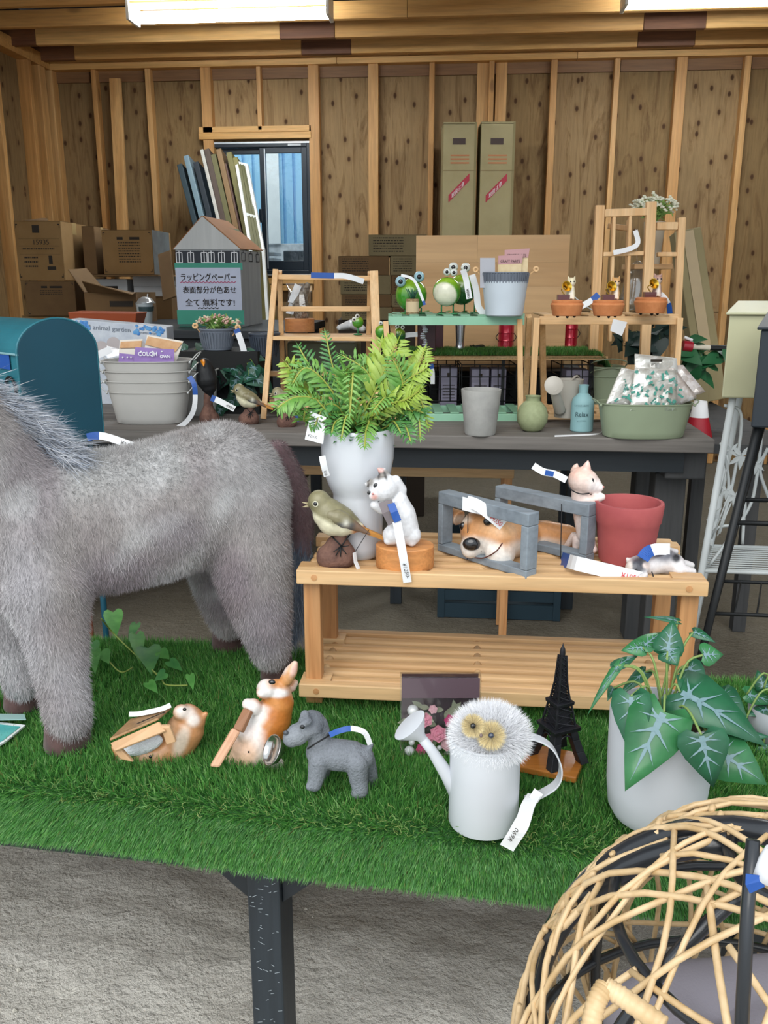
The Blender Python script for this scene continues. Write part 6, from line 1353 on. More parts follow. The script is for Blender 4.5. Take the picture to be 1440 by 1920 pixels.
# its little hanging tag and string
M().tube([bp_(64, -70, -6), bp_(38, -32, -25)], .0007, 5).build('string', m_string, BT); M().ribbon([bp_(38, -33, -26), bp_(40, -16, -28), bp_(46, -2, -30)], RT*.5+FW, .011, .0008).build('paper_tag', m_white, BT)
# tall white fern pot
m_glaze = P('white_glaze', 'd2d6dc', .12, coat=.5); m_wmatt = P('white_matt', 'cdd1d7', .45)
c_, fc, k, kz = lathe_px('pot_body', 672, 1040, KZ, [(.1, 0), (36, 0), (40, 4), (44, 20), (46, 60), (46, 108), (47, 116), (53, 126), (60, 145), (66, 178), (67, 205), (66, 226), (64, 230), (61, 226), (61, 205), (.1, 203)], m_glaze, n=48)
fp2 = thing('fern_plant', 'bright green fern in a tall white footed pot on the rack', 'plant', fc); c_.parent = fp2; c_.location = WL[c_.name]-fc
top = fc+UP*205*kz; so_ = M()
M().lathe(top, [(0, 6*kz), (61*k, 2*kz)], 20).build('soil', P('soil', '3a2e22', .95, '5a4a38', 90, bs=.8), fp2)
m_fern = [P('fern_yellow', '7f9a2e', .45, '98b048', 40), P('fern_mid', '558a38', .45, '74a04a', 40), P('fern_deep', '3a7038', .45, '528c44', 40)]
def frond(pts, w_, mat, n=20, flip=1):
    P_ = bez(pts, 7); m = M(); L_ = len(P_); view = V(0, 0, HC)
    for i in range(1, n+1):
        f = .10+.90*i/n; idx = f*(L_-1); a = int(min(idx, L_-2)); c = P_[a].lerp(P_[a+1], idx-a); t = (P_[min(a+2, L_-1)]-P_[max(a-1, 0)]).normalized()
        nn = (UP*.55+(view-c).normalized()*.6+V(random.gauss(0, .2), random.gauss(0, .2), random.gauss(0, .2))).normalized(); s = t.cross(nn).normalized(); nn = s.cross(t)
        env = math.sin(math.pi*min(.12+f*.80, .93))**.75
        for sg in (-1, 1):
            Lp = w_*env*random.uniform(.85, 1.12); d = (s*sg*.82+t*.55).normalized(); q = d.cross(nn).normalized()*Lp*.10
            tip = c+d*Lp-nn*Lp*.22; m1 = c+d*Lp*.4+nn*Lp*.05; m2 = c+d*Lp*.75-nn*Lp*.05
            vv = [c-t*Lp*.07, m1-q*1.25, m1+d*Lp*.1-q*.8, m2-q*.9, tip, m2+q*.9, m1+d*Lp*.1+q*.8, m1+q*1.25, c+t*Lp*.07, m1+nn*Lp*.04, m2+nn*Lp*.03]
            m.add(vv, [(0, 1, 9), (1, 2, 9), (2, 3, 10, 9), (3, 4, 10), (4, 5, 10), (5, 6, 9, 10), (6, 7, 9), (7, 8, 9), (8, 0, 9)])
    t = (P_[-1]-P_[-3]).normalized(); s = t.cross(UP).normalized() if abs(t.z) < .95 else RT; m.add([P_[-2]-s*w_*.12, P_[-1]+t*w_*.4, P_[-2]+s*w_*.12], [(0, 1, 2)])
    o = m.build('frond', mat, fp2, smooth=True)
    M().tube(P_, [.0016]*(L_-1)+[.0006], 5).build('midrib', P('fern_rib', '9aa045', .5), o, smooth=True)
Df = -sp*fc.x+cp*fc.y
fr = [  # control points in view: (px, py, depth offset), width px, material
 ([(670, 800), (668, 760), (672, 715), (690, 672)], 40, 1, .03), ([(680, 800), (700, 740), (722, 690), (745, 640)], 58, 0, .02), ([(690, 800), (725, 750), (760, 715), (800, 690)], 45, 0, -.02),
 ([(700, 800), (750, 755), (785, 745), (802, 800)], 30, 0, -.04), ([(660, 800), (640, 740), (622, 680), (610, 624)], 26, 2, .03), ([(655, 800), (600, 745), (565, 715), (535, 680)], 42, 0, .0),
 ([(655, 805), (600, 755), (555, 745), (520, 765)], 44, 1, -.05), ([(650, 808), (600, 775), (572, 790), (572, 770)], 34, 1, -.07), ([(690, 800), (655, 745), (650, 700), (655, 690)], 36, 1, -.03),
 ([(675, 810), (655, 740), (662, 700), (656, 775)], 30, 1, -.09), ([(680, 810), (690, 790), (686, 810), (684, 838)], 26, 1, -.10), ([(700, 812), (740, 790), (760, 800), (770, 828)], 26, 2, -.08),
 ([(690, 810), (740, 770), (755, 720), (735, 670)], 44, 1, -.02), ([(670, 810), (640, 770), (610, 760), (590, 800)], 30, 2, -.06), ([(680, 805), (670, 740), (700, 700), (715, 640)], 44, 0, .05),
 ([(690, 812), (730, 795), (772, 770), (795, 775)], 34, 2, -.04), ([(670, 812), (650, 790), (630, 790), (622, 812)], 30, 2, -.08), ([(665, 812), (640, 800), (625, 785), (590, 745)], 34, 1, -.06),
 ([(695, 812), (712, 770), (722, 745), (700, 770)], 30, 1, -.10), ([(690, 805), (700, 760), (690, 700), (640, 665)], 40, 1, .02), ([(690, 800), (740, 740), (780, 690), (796, 655)], 38, 0, .04),
 ([(670, 805), (630, 740), (590, 700), (560, 650)], 36, 2, .05), ([(680, 812), (665, 790), (650, 780), (640, 822)], 24, 1, -.09), ([(700, 810), (725, 800), (738, 790), (752, 812)], 26, 2, -.07),
 ([(690, 812), (716, 765), (760, 750), (790, 730)], 36, 0, -.06), ([(660, 800), (620, 730), (575, 690), (548, 720)], 36, 1, -.02), ([(700, 808), (745, 770), (782, 780), (788, 822)], 24, 1, -.06)]
for pts, w_, mi, dd in fr:
    P0 = [at(x, y, Df+dd*(i/3)) for i, (x, y) in enumerate(pts)]; P0[0] = top+RT*random.uniform(-.02, .02)+FW*random.uniform(-.02, .02); frond(P0, w_*k*.9, m_fern[mi])
cl = M()
for i in range(60): a = random.uniform(0, 6.28); c = top+V(math.cos(a), math.sin(a), 0)*random.uniform(0, .04)+UP*random.uniform(0, .04); leafblade(cl, c, V(math.cos(a), math.sin(a)-.3, random.uniform(-.2, .8)), UP, .045, .016, .3, 'lance')
cl.build('low_leaves', m_fern[2], fp2, smooth=True, kind='stuff')
t = thing('pot_label', 'white printed label card on the left rim of the fern pot', 'label', at(592, 832, Df-.06)); card([(572, 824, Df-.06), (606, 833, Df-.065), (612, 783, Df-.05), (583, 772, Df-.05)], m_white, 'card', parent=t)
text('観葉植物 フェイク', at(586, 788, Df-.062), at(612, 797, Df-.07)-at(586, 788, Df-.062), UP, .006, m_ink, 'print', t); text('¥2100', at(577, 818, Df-.066), at(606, 826, Df-.07)-at(577, 818, Df-.066), UP, .007, m_ink, 'print', t)
ptag([(604, 855, Df-.075), (607, 872, Df-.076), (613, 893, Df-.07)], 12, 'narrow handwritten tag below the label on the fern pot', txt='¥2100-')
ptag([(569, 812, RD(560, 800)), (583, 808, RD(560, 800))], 9, 'short white tag on the rear table left of the fern pot')
# kitten on round wood block
m_block = wood('block_wood', 'b9763f', 'd6985c', 'x', 24, rough=.5)
g = gnd(760, 1076, KZ); D_ = -sp*g.x+cp*g.y; k, kz = vk(760, 1060, D_); bc = g+FW*48*k
kt = thing('kitten_figurine', 'white kitten with grey striped head reaching up on a round wood block', 'figurine', bc)
M().lathe(bc, [(0, 0), (55*k, 0), (56*k, 2*k), (56*k, 40*kz), (54*k, 42*kz), (0, 42*kz)], 44, 1, .82).build('round_block', m_block, kt, auto=30)
Dk = -sp*bc.x+cp*bc.y-.004; f = Fr(Dk); m = M()
f.ch(m, [(757, 992, 29), (752, 965, 28), (744, 940, 22), (735, 925, 15)]); f.ch(m, [(736, 1003, 19, -.008), (728, 1013, 9, -.014)]); f.ch(m, [(770, 1003, 20, -.006), (772, 1016, 9, -.014)])
f.ch(m, [(748, 938, 13), (752, 918, 11), (742, 900, 9.5, -.006)]); f.ch(m, [(735, 945, 12, -.01), (714, 955, 9, -.018), (702, 947, 8.5, -.022)])
f.ch(m, [(722, 914, 26, -.006), (716, 917, 25, -.012)]); f.ch(m, [(704, 926, 13, -.022), (700, 930, 9, -.026)])
m.tube([f.p(722, 898, -.004), f.p(716, 882, -.006), f.p(707, 877, -.008)], [13*k, 8*k, 1.5*k], 10); m.tube([f.p(698, 906, 0), f.p(684, 909, .0)], [10*k, 3*k], 10)
blob('kitten_body', m, m_fig2, kt, voxel=.0016, smooth=5, fn=spots('dcdcde', [(714, 890, 16, 8, '827c76', .5, -20), (694, 903, 7, 9, '97918a', .5), (700, 885, 3, 9, '3a3634', .6, 10), (692, 897, 2.5, 8, '3f3a38', .6, 20), (710, 890, 2.5, 8, '3f3a38', .6), (722, 891, 2.5, 9, '4a4542', .6, -20), (712, 880, 7, 6, 'd9a8a0', .6), (702, 932, 6, 5, 'dba79c', .7), (690, 912, 2, 7, '5a5552', .6, 10)]))
for (x, y, r, d) in ((705, 911, 5.2, -.028), (692, 924, 3.8, -.028)): M().ell(f.p(x, y, d), r*k, r*k*.6, r*k, 12).build('eye', m_eye, kt, smooth=True)
M().ell(f.p(699, 926, -.036), 2.6*k, 2*k, 2*k, 8).build('nose', P('pink_nose', 'c98a84', .4), kt, smooth=True)
M().tube(bez([f.p(739, 918, -.018), f.p(725, 930, -.026), f.p(708, 941, -.024)], 4), .001, 6).build('collar_string', m_string, kt)
t = thing('price_tag', 'blue and grey hang tag with a long white strip on the kitten', 'tag', f.p(740, 985, -.05))
M().ribbon([f.p(722, 940, -.034), f.p(729, 958, -.046), f.p(740, 980, -.048)], RT, .024, .0012).build('card', P('tag_grey', '6f6668', .6), t); M().ribbon([f.p(733, 944, -.040), f.p(739, 960, -.050), f.p(746, 978, -.051)], RT, .013, .0008).build('blue_print', m_bluet, t)
M().ribbon(bez([f.p(744, 978, -.048), f.p(750, 1010, -.056), f.p(757, 1050, -.058), f.p(764, 1092, -.056)], 4), RT, .0145, .0008).build('strip', m_white, t)
text('¥1250-', f.p(754, 1056, -.0615), f.p(764, 1092, -.059)-f.p(754, 1056, -.061), RT, .010, m_ink, 'price', t)
# dog looking through two grey frames
m_gf = wood('grey_frame', '6d7780', '8b959d', 'x', 10, rough=.6)
def pframe(A, B, ztop, lb, dep=.028, tt=.023, tb=.014, tsd=.012):
    u = (B-A); u.z = 0; w_ = u.length; u.normalize(); n = UP.cross(u); H = ztop-A.z; t = thing('picture_frame', lb, 'frame', A+u*w_/2, 'grey wooden frames with the shiba dog')
    def bar(a0, a1, z0, z1, nm): return M().hull([A+u*a0+UP*z0, A+u*a1+UP*z0, A+u*a1+n*dep+UP*z0, A+u*a0+n*dep+UP*z0], [A+u*a0+UP*z1, A+u*a1+UP*z1, A+u*a1+n*dep+UP*z1, A+u*a0+n*dep+UP*z1]).build(nm, m_gf, t, bevel=.0015)
    bar(0, w_, 0, tb, 'bottom_bar'); bar(0, w_, H-tt, H, 'top_bar'); bar(0, tsd, tb+.0003, H-tt-.0003, 'side_bar'); bar(w_-tsd*1.3, w_, tb+.0003, H-tt-.0003, 'side_bar'); return t, u, n, w_, H
A1, B1 = gnd(820, 1032, KZ), gnd(986, 1086, KZ); DA1 = -sp*A1.x+cp*A1.y
F1 = pframe(A1, B1, at(822, 921, DA1).z, 'front grey wooden frame around the shiba dog face')
A2, B2 = gnd(925, 1012, KZ), gnd(1098, 1056, KZ); DA2 = -sp*A2.x+cp*A2.y
F2 = pframe(A2, B2, at(928, 911, DA2).z, 'rear grey wooden frame around the shiba dog body')
def lerpD(px, py, A, B):     # depth of the frame plane under a given px column
    a = -sp*A.x+cp*A.y; b = -sp*B.x+cp*B.y; xa, xb = px_of(np.array([tuple(A), tuple(B)]))[0]; return a+(b-a)*(px-xa)/(xb-xa)
dgt = thing('shiba_figurine', 'orange and white shiba dog peering through the two grey frames', 'figurine', gnd(950, 1050, KZ))
m = M(); q = lambda x, y, d: at(x, y, lerpD(x, y, A1, B1)+d); kk = mpp(900, 1000, 1.5); q2 = lambda x, y: at(x, y, lerpD(1000, y, A2, B2)+.045)
chain(m, [(q(905, 995, .055), 44*kk), (q(940, 1005, .06), 46*kk), (q2(985, 1008), 38*kk), (q2(1025, 1008), 35*kk), (q2(1060, 1010), 30*kk)], 20)
chain(m, [(q(898, 1012, .03), 33*kk), (q(886, 1024, .008), 24*kk), (q(882, 1030, -.004), 18*kk)], 16); chain(m, [(q(938, 1035, .035), 30*kk)], 14)
m.tube([q(862, 972, .06), q(845, 962, .06), q(827, 948, .055)], [17*kk, 12*kk, 2*kk], 12); m.tube([q(905, 958, .065), q(905, 940, .07), q(905, 932, .07)], [16*kk, 9*kk, 2*kk], 12)
fl0 = spots('c98f5c', [(905, 1050, 55, 30, 'e3dcd4', .35), (880, 1040, 26, 14, 'e8e2dc', .4), (935, 1060, 45, 26, 'e8e2da', .35), (866, 974, 16, 8, 'e0cfbc', .6), (848, 1010, 12, 30, 'e0d2c4', .5), (1010, 1030, 60, 20, 'd8cabd', .4), (1002, 968, 18, 12, '1c1a1a', .5), (890, 1030, 44, 22, 'e6dfd6', .4), (940, 990, 40, 18, 'd4a476', .6), (842, 962, 9, 7, 'd8a08c', .5, 35)])
blob('dog_body', m, m_fig2, dgt, voxel=.0022, smooth=5, fn=fl0)
M().ell(q(884, 1020, -.018), 17*kk, 10*kk, 13*kk, 16).build('nose', P('wet_nose', '18191c', .2, coat=.5), dgt, smooth=True)
for (x, y, d) in ((869, 987, .010), (914, 978, .012)): M().ell(q(x, y, d), 8*kk, 5*kk, 8*kk, 14).build('eye', m_eye, dgt, smooth=True)
M().tube(bez([q(890, 1046, -.012), q(908, 1046, -.008), q(930, 1034, -.004), q(942, 1018, .002)], 5), .0012, 6).build('smile', P('mouth_brown', '5a3028', .5), dgt, smooth=True)
sp_ = M()
for i in range(12): sp_.ell(q(random.uniform(897, 920), random.uniform(1020, 1034), .006), .0011, .0008, .0011, 6)
sp_.build('whisker_spots', P('freckle', '7a6a60', .6), dgt, kind='stuff')
for A, B, x, y0, y1 in ((A1, B1, 878, 936, 1050), (A2, B2, 1053, 945, 1060)):
    dq = lerpD(x, y0, A, B)-.002; a, b = at(x, y0, dq), at(x-2, y1, dq); a.z = min(a.z, (F1 if A is A1 else F2)[4]+A.z+.001)
    M().tube([a, b], .0009, 5).build('black_string', m_string, label='black string tied around the %s grey frame' % ('front' if A is A1 else 'rear'), cat='string')
d1 = lerpD(890, 950, A1, B1)-.012
t = ptag([(875, 940, d1), (900, 950, d1-.01), (944, 985, d1-.012)], 22, 'wide folded white price tag hanging over the front grey frame', txt='¥4350', red=True)
M().obox(at(884, 948, d1-.006), RT*.016+UP*-.004, UP*.012, FW*.0006).build('folded_end', m_white, t)
ptag([(1052, 1048, lerpD(1055, 1050, A2, B2)-.012), (1080, 1056, 1.44), (1130, 1068, 1.43), (1204, 1086, 1.425)], 25, 'long blue and white price tag lying from the rear frame to the right', blue=.2, txt='¥1850', red=True)
# red pot and climbing cat
m_rp = P('red_clay', 'a04a4c', .75, 'b55a58', 8, bs=.15, bscale=90)
c_, rpc, k, kz = lathe_px('pot_body', 1172, 1050, KZ, [(.1, 0), (46, 0), (49, 3), (57, 70), (60, 74), (63, 104), (62, 108), (56, 108), (53, 100), (50, 60), (44, 6), (.1, 5)], m_rp, n=48)
rp = thing('red_flower_pot', 'large empty dusty red clay pot at the right end of the rack', 'pot', rpc); c_.parent = rp; c_.location = WL[c_.name]-rpc
Dp = -sp*rpc.x+cp*rpc.y; f = Fr(Dp+.035); ck = mpp(1100, 950, Dp)
pc_ = thing('pink_cat_figurine', 'pinkish white cat climbing up the side of the red clay pot', 'figurine', gnd(1105, 1035, KZ)); m = M()
f.ch(m, [(1098, 1000, 17, -.012), (1096, 970, 20, -.012), (1090, 940, 19, -.01), (1086, 918, 15, -.01)]); f.ch(m, [(1104, 1018, 13, -.022), (1112, 1030, 8, -.03)]); f.ch(m, [(1084, 1012, 12, -.0), (1080, 1028, 7, .0)])
f.ch(m, [(1092, 940, 12, -.016), (1110, 938, 9, -.022), (1128, 932, 7.5, -.022)]); f.ch(m, [(1094, 932, 11, .01), (1112, 928, 9, .0)])
f.ch(m, [(1090, 900, 25, -.01), (1098, 903, 24, -.012), (1110, 908, 17, -.014), (1122, 914, 9.5, -.018)])
m.tube([f.p(1098, 882, -.012), f.p(1101, 872, -.014), f.p(1103, 862, -.014)], [11*ck, 7*ck, 1*ck], 10); m.tube([f.p(1078, 885, .006), f.p(1080, 874, .008), f.p(1083, 868, .008)], [10*ck, 6*ck, 1*ck], 10)
f.ch(m, [(1076, 1005, 8, .02), (1062, 1025, 6, .03)])
blob('cat_body', m, m_fig2, pc_, voxel=.0018, smooth=5, fn=spots('dcc6bc', [(1120, 914, 16, 14, 'ece4e0', .5), (1085, 885, 22, 14, 'e0b8a8', .6), (1128, 932, 10, 8, 'ecdcd4', .5), (1100, 876, 8, 10, 'e6bdb0', .6), (1098, 990, 20, 40, 'd8ccc8', .6)]))
M().ell(f.p(1110, 902, -.030), 4.2*ck, 3*ck, 6*ck, 12).build('eye', m_eye, pc_, smooth=True); M().ell(f.p(1131, 913, -.022), 2.4*ck, 2*ck, 2*ck, 8).build('nose', P('pink_nose', 'c98a84', .4), pc_, smooth=True)
M().tube(bez([f.p(1062, 900, -.014), f.p(1070, 917, -.028), f.p(1088, 926, -.030), f.p(1105, 925, -.026)], 5), .0013, 6).build('neck_string', m_string, pc_, smooth=True)
ptag([(1000, 873, Dp-.01), (1018, 884, Dp-.01), (1040, 889, Dp-.012), (1062, 900, Dp-.014)], 13, 'curly white and blue tag tied to the neck of the pink cat')
M().ribbon([at(1022, 886, Dp-.012), at(1038, 889, Dp-.0135)], UP, .009, .0012).build('blue_patch', m_bluet, bpy.data.objects[[o.name for o in C.objects if o.get('label', '').startswith('curly white')][0]])
# sleeping grey and white kitten
g = gnd(1235, 1082, KZ); D_ = -sp*g.x+cp*g.y; f = Fr(D_+.03); k = mpp(1235, 1070, D_)
sc = thing('sleeping_kitten_figurine', 'grey and white kitten lying flat asleep at the rack right end', 'figurine', g); m = M()
f.ch(m, [(1218, 1060, 20, .0), (1240, 1052, 25, .01), (1262, 1058, 22, .01), (1275, 1066, 13, 0)]); f.ch(m, [(1272, 1068, 12, -.005), (1298, 1072, 8, .0)]); f.ch(m, [(1270, 1055, 10, .03), (1296, 1060, 7, .04)])
f.ch(m, [(1197, 1062, 21, -.01), (1190, 1066, 18, -.018)]); f.ch(m, [(1205, 1078, 10, -.03), (1190, 1088, 7, -.035)]); f.ch(m, [(1262, 1042, 6, .03), (1268, 1034, 5, .035), (1250, 1028, 4, .04)])
m.tube([f.p(1208, 1055, -.012), f.p(1216, 1058, -.016)], [9*k, 3*k], 8); m.tube([f.p(1180, 1052, -.004), f.p(1174, 1046, -.004)], [8*k, 2*k], 8)
blob('kitten_body', m, m_fig2, sc, voxel=.0018, smooth=5, fn=spots('d6d2d2', [(1196, 1060, 15, 18, '4c4c52', .5), (1245, 1040, 24, 13, '5c5c64', .6), (1212, 1060, 7, 6, 'dccdc6', .4), (1178, 1062, 7, 14, 'e0d4ca', .5), (1268, 1046, 8, 8, '2a2a2e', .5)]))
M().ell(f.p(1193, 1068, -.033), 2.6*k, 2*k, 2.2*k, 8).build('nose', m_eye, sc, smooth=True); M().tube(bez([f.p(1222, 1072, -.02), f.p(1225, 1082, -.024), f.p(1221, 1090, -.02)], 4), .0011, 6).build('string', m_string, sc)
ptag([(1205, 1048, D_+.0), (1214, 1036, D_+.01), (1230, 1030, D_+.02), (1256, 1030, D_+.03)], 22, 'blue and white tag draped over the back of the sleeping kitten', blue=.55)
# ================= on the turf =================
TZ = .647
# lying shiba planter with basket
g = gnd(300, 1445, TZ); D_ = -sp*g.x+cp*g.y; f = Fr(D_+.04); k = mpp(300, 1400, D_)
lp_ = thing('shiba_planter', 'tan resin shiba lying on its back holding a wooden box, beside the hoof', 'figurine', g); m = M()
f.ch(m, [(275, 1418, 26, .0), (305, 1412, 33, .01), (330, 1395, 38, .02), (348, 1368, 36, .02), (358, 1352, 28, .02)], 18); f.ch(m, [(352, 1344, 25, .02), (340, 1336, 16, .01)]); f.ch(m, [(372, 1352, 13, .02), (386, 1338, 5, .02)])
f.ch(m, [(300, 1445, 14, -.015), (292, 1447, 10, -.02)]); f.ch(m, [(232, 1425, 17, .0), (262, 1440, 18, .0)]); f.ch(m, [(225, 1412, 11, .0), (216, 1400, 8, 0)])
blob('dog_body', m, m_fig2, lp_, voxel=.0022, smooth=4, fn=spots('c08a5c', [(345, 1335, 20, 12, 'e0d4ca', .5), (362, 1350, 12, 12, 'ddd2c8', .5), (340, 1390, 12, 30, 'd8c4b0', .5, 20), (250, 1435, 60, 22, 'cfa480', .5), (292, 1447, 14, 10, 'ece2dc', .4), (320, 1355, 12, 20, 'cfa27c', .6)]))
bxq = [(206, 1393), (298, 1352), (310, 1370), (214, 1408)]
def slabq(pts, d0, th, mt, nm, par, bev=.002): P_ = [at(x, y, d) for (x, y), d in zip(pts, d0)]; n = (P_[1]-P_[0]).cross(P_[2]-P_[0]).normalized(); return M().poly(P_, n*th).build(nm, mt, par, bevel=bev)
slabq(bxq, (D_-.01, D_-.005, D_-.02, D_-.03), .006, P('tan_resin', 'c29a72', .55, 'cfa880', 20), 'box_rail', lp_); slabq([(206, 1390), (298, 1350), (322, 1330), (245, 1352)], (D_-.01, D_-.005, D_+.07, D_+.07), .004, P('engraved_board', 'a8845c', .6, '8f6c48', 60), 'sign_board', lp_)
M().ell(f.p(268, 1398, -.012), 44*k, 14*k, 17*k, 16, Quaternion(FW, math.radians(-24))).build('white_stuffing', P('cotton', 'eef0f4', .9, bs=1, bscale=200, bd=.006), lp_, smooth=True)
slabq([(300, 1362), (318, 1362), (330, 1392), (312, 1398)], (D_-.015,)*4, .008, P('tan_resin', 'c29a72', .55), 'side_rail', lp_); slabq([(208, 1402), (222, 1400), (250, 1430), (226, 1424)], (D_-.02,)*4, .008, P('tan_resin', 'c29a72', .55), 'side_rail', lp_)
M().ell(f.p(282, 1419, -.030), 3.4*k, 2*k, 3.4*k, 10).build('drain_hole', m_eye, lp_, smooth=True); M().ell(f.p(346, 1330, -.012), 4*k, 3*k, 3*k, 10).build('eye', m_eye, lp_, smooth=True)
slits = M()
for i in range(9): 
    for j in range(2): a = at(228+i*8+j*14, 1384-i*3.4-j*12, D_+.0+j*.03)+UP*.0075; slits.obox(a, (at(236, 1380, D_)-at(228, 1384, D_)).normalized()*.004, FW*.002, UP*.0006)
slits.build('engraving', m_ink, lp_, kind='stuff')
ptag([(242, 1339, D_+.06), (262, 1338, D_+.06), (300, 1330, D_+.05), (320, 1322, D_+.05)], 9, 'white tag lying on the lying shiba figurine box')
# corgi leaning with a metal dish
g = gnd(480, 1440, TZ); D_ = -sp*g.x+cp*g.y; f = Fr(D_+.04); k = mpp(480, 1380, D_)
cg = thing('corgi_figurine', 'orange and white corgi with a plank and metal dish, tipped against the turf', 'figurine', g); m = M()
f.ch(m, [(470, 1405, 36, .0), (490, 1380, 40, .01), (510, 1345, 38, .02), (522, 1318, 30, .02), (520, 1298, 26, .02)], 18); f.ch(m, [(500, 1292, 20, .01), (492, 1298, 12, .0)])
m.tube([f.p(535, 1278, .02), f.p(546, 1258, .02), f.p(555, 1240, .02)], [13*k, 13*k, 5*k], 12); m.tube([f.p(545, 1292, .04), f.p(556, 1276, .04)], [10*k, 6*k], 10)
f.ch(m, [(475, 1325, 16, -.0), (464, 1320, 11, -.0)]); f.ch(m, [(455, 1420, 26, -.005), (435, 1428, 14, -.01)]); f.ch(m, [(505, 1430, 13, -.02), (522, 1432, 11, -.022)]); f.ch(m, [(468, 1380, 22, -.005), (458, 1376, 12, -.01)])
blob('corgi_body', m, m_fig2, cg, voxel=.0022, smooth=4, fn=spots('e2d6cf', [(528, 1350, 30, 60, 'bf7433', .35, 20), (505, 1305+8, 38, 12, 'c98545', .5, 25), (498, 1358, 22, 9, 'bf7a3c', .5, 35), (530, 1278, 26, 14, 'c98a50', .5, -10), (548, 1262, 12, 22, 'd09a68', .5, 20), (551, 1256, 6, 14, 'e2b8a8', .5, 20), (498, 1300, 16, 8, 'e8e2de', .4), (520, 1300, 20, 8, 'ebe6e2', .4), (522, 1385, 16, 22, 'b56c2c', .5), (450, 1415, 34, 30, 'dcb79c', .4), (478, 1345, 18, 18, 'e8e4e0', .5)]))
slabq([(456, 1326), (470, 1332), (452, 1372), (436, 1366)], (D_+.03, D_+.02, D_+.0, D_+.0), .009, P('brown_plank', '94694c', .6), 'plank_end', cg); slabq([(436, 1364), (452, 1372), (412, 1440), (393, 1438)], (D_+.0, D_+.0, D_-.03, D_-.03), .012, P('pinkish_plank', 'c99878', .55, 'd4a888', 20), 'plank', cg, .004)
M().ell(f.p(510, 1279, -.012), 7*k, 4*k, 4.5*k, 12).build('eye', m_eye, cg, smooth=True); M().ell(f.p(466, 1410, -.032), 2*k, 2*k, 2*k, 8).build('drain_hole', m_eye, cg)
ax_ = (V(0, 0, HC)-g).normalized()*.55-RT*.95+UP*.25
M().lathe(f.p(516, 1408, -.045), [(0, 0), (22*k, .0), (27*k, .006), (28.5*k, .008), (30*k, .007), (28*k, .004), (24*k, -.003), (0, -.003)], 36, ax=ax_).build('metal_dish', P('steel', 'b9b9b6', .18, metal=.95), cg, smooth=True)
# grey schnauzer
g = gnd(640, 1490, TZ); D_ = -sp*g.x+cp*g.y; f = Fr(D_+.02); k = mpp(640, 1420, D_)
sn = thing('schnauzer_figurine', 'grey stone coloured schnauzer puppy standing in front of the corgi', 'figurine', g); m = M()
f.ch(m, [(600, 1410, 27), (630, 1415, 30), (660, 1418, 29), (678, 1420, 24)], 18); f.ch(m, [(602, 1400, 24), (596, 1378, 20), (590, 1365, 22)])
f.ch(m, [(585, 1358, 27), (572, 1368, 20, -.01)]); f.ch(m, [(558, 1377, 21, -.016), (547, 1384, 17, -.02)])
f.ch(m, [(598, 1425, 20, -.012), (594, 1450, 17, -.014), (590, 1470, 14, -.018), (582, 1474, 9, -.022)]); f.ch(m, [(608, 1425, 18, .03), (604, 1450, 15, .034), (600, 1462, 13, .034)])
f.ch(m, [(670, 1430, 22, -.012), (672, 1460, 18, -.012), (676, 1482, 15, -.016), (668, 1488, 10, -.02)]); f.ch(m, [(686, 1425, 18, .026), (694, 1450, 15, .03), (697, 1468, 13, .03)])
f.ch(m, [(690, 1406, 8), (696, 1396, 5)]); f.ch(m, [(572, 1340, 9, -.02), (566, 1350, 6, -.02)]); f.ch(m, [(604, 1356, 11, .0), (610, 1370, 9, -.004), (606, 1380, 6, -.006)]); f.ch(m, [(578, 1352, 8, -.028), (566, 1360, 6, -.03)])
m_stone = P('stone_resin', 'ffffff', .8, vcol=True, ns=250, bs=.9, bscale=240, bd=.004, spec=.3)
blob('dog_body', m, m_stone, sn, voxel=.0018, smooth=3, fn=spots('83888f', [(560, 1378, 22, 18, '8f949a', .5), (590, 1345, 22, 16, '6f747b', .6), (606, 1365, 10, 14, '666b72', .5)]))
M().ell(f.p(567, 1363, -.034), 4.6*k, 3*k, 4.6*k, 12).build('eye', m_eye, sn, smooth=True); M().ell(f.p(536, 1374, -.026), 5*k, 4*k, 5*k, 10).build('nose', P('grey_nose', '4a4e54', .4), sn, smooth=True)
M().tube(bez([f.p(577, 1404, -.02), f.p(592, 1394, -.030), f.p(612, 1382, -.02), f.p(618, 1378, .0)], 5), .0013, 6).build('neck_cord', m_string, sn, smooth=True)
ptag([(618, 1378, D_-.012), (640, 1369, D_-.014), (662, 1366, D_-.012), (684, 1374, D_-.01), (694, 1396, D_-.008)], 10, 'dark blue and grey tag arching over the schnauzer back', blue=.45)
# flower packet
g = gnd(828, 1412, TZ); D_ = -sp*g.x+cp*g.y; k = mpp(828, 1350, D_); pk_ = thing('flower_packet', 'clear packet of pink artificial roses with a dark header behind the watering can', 'packet', g)
Ag, Bg = gnd(750, 1416, TZ), gnd(900, 1416, TZ); uh = (Bg-Ag).normalized(); H = at(828, 1272, D_).z-TZ; w_ = (Bg-Ag).length; dpk = .045
Q = lambda a, b, z: Ag+uh*a*w_+UP.cross(uh)*b*dpk+UP*z*H
M().hull([Q(0, 0, 0), Q(1, 0, 0), Q(1, 1, 0), Q(0, 1, 0)], [Q(0, .3, 1), Q(1, .3, 1), Q(1, .7, 1), Q(0, .7, 1)]).build('clear_box', m_bag, pk_)
M().add([Q(.02, .9, .02), Q(.98, .9, .02), Q(.98, .72, .97), Q(.02, .72, .97)], [(0, 1, 2, 3)]).build('back_card', P('mauve_card', '4a3a44', .6), pk_, sol=.001)
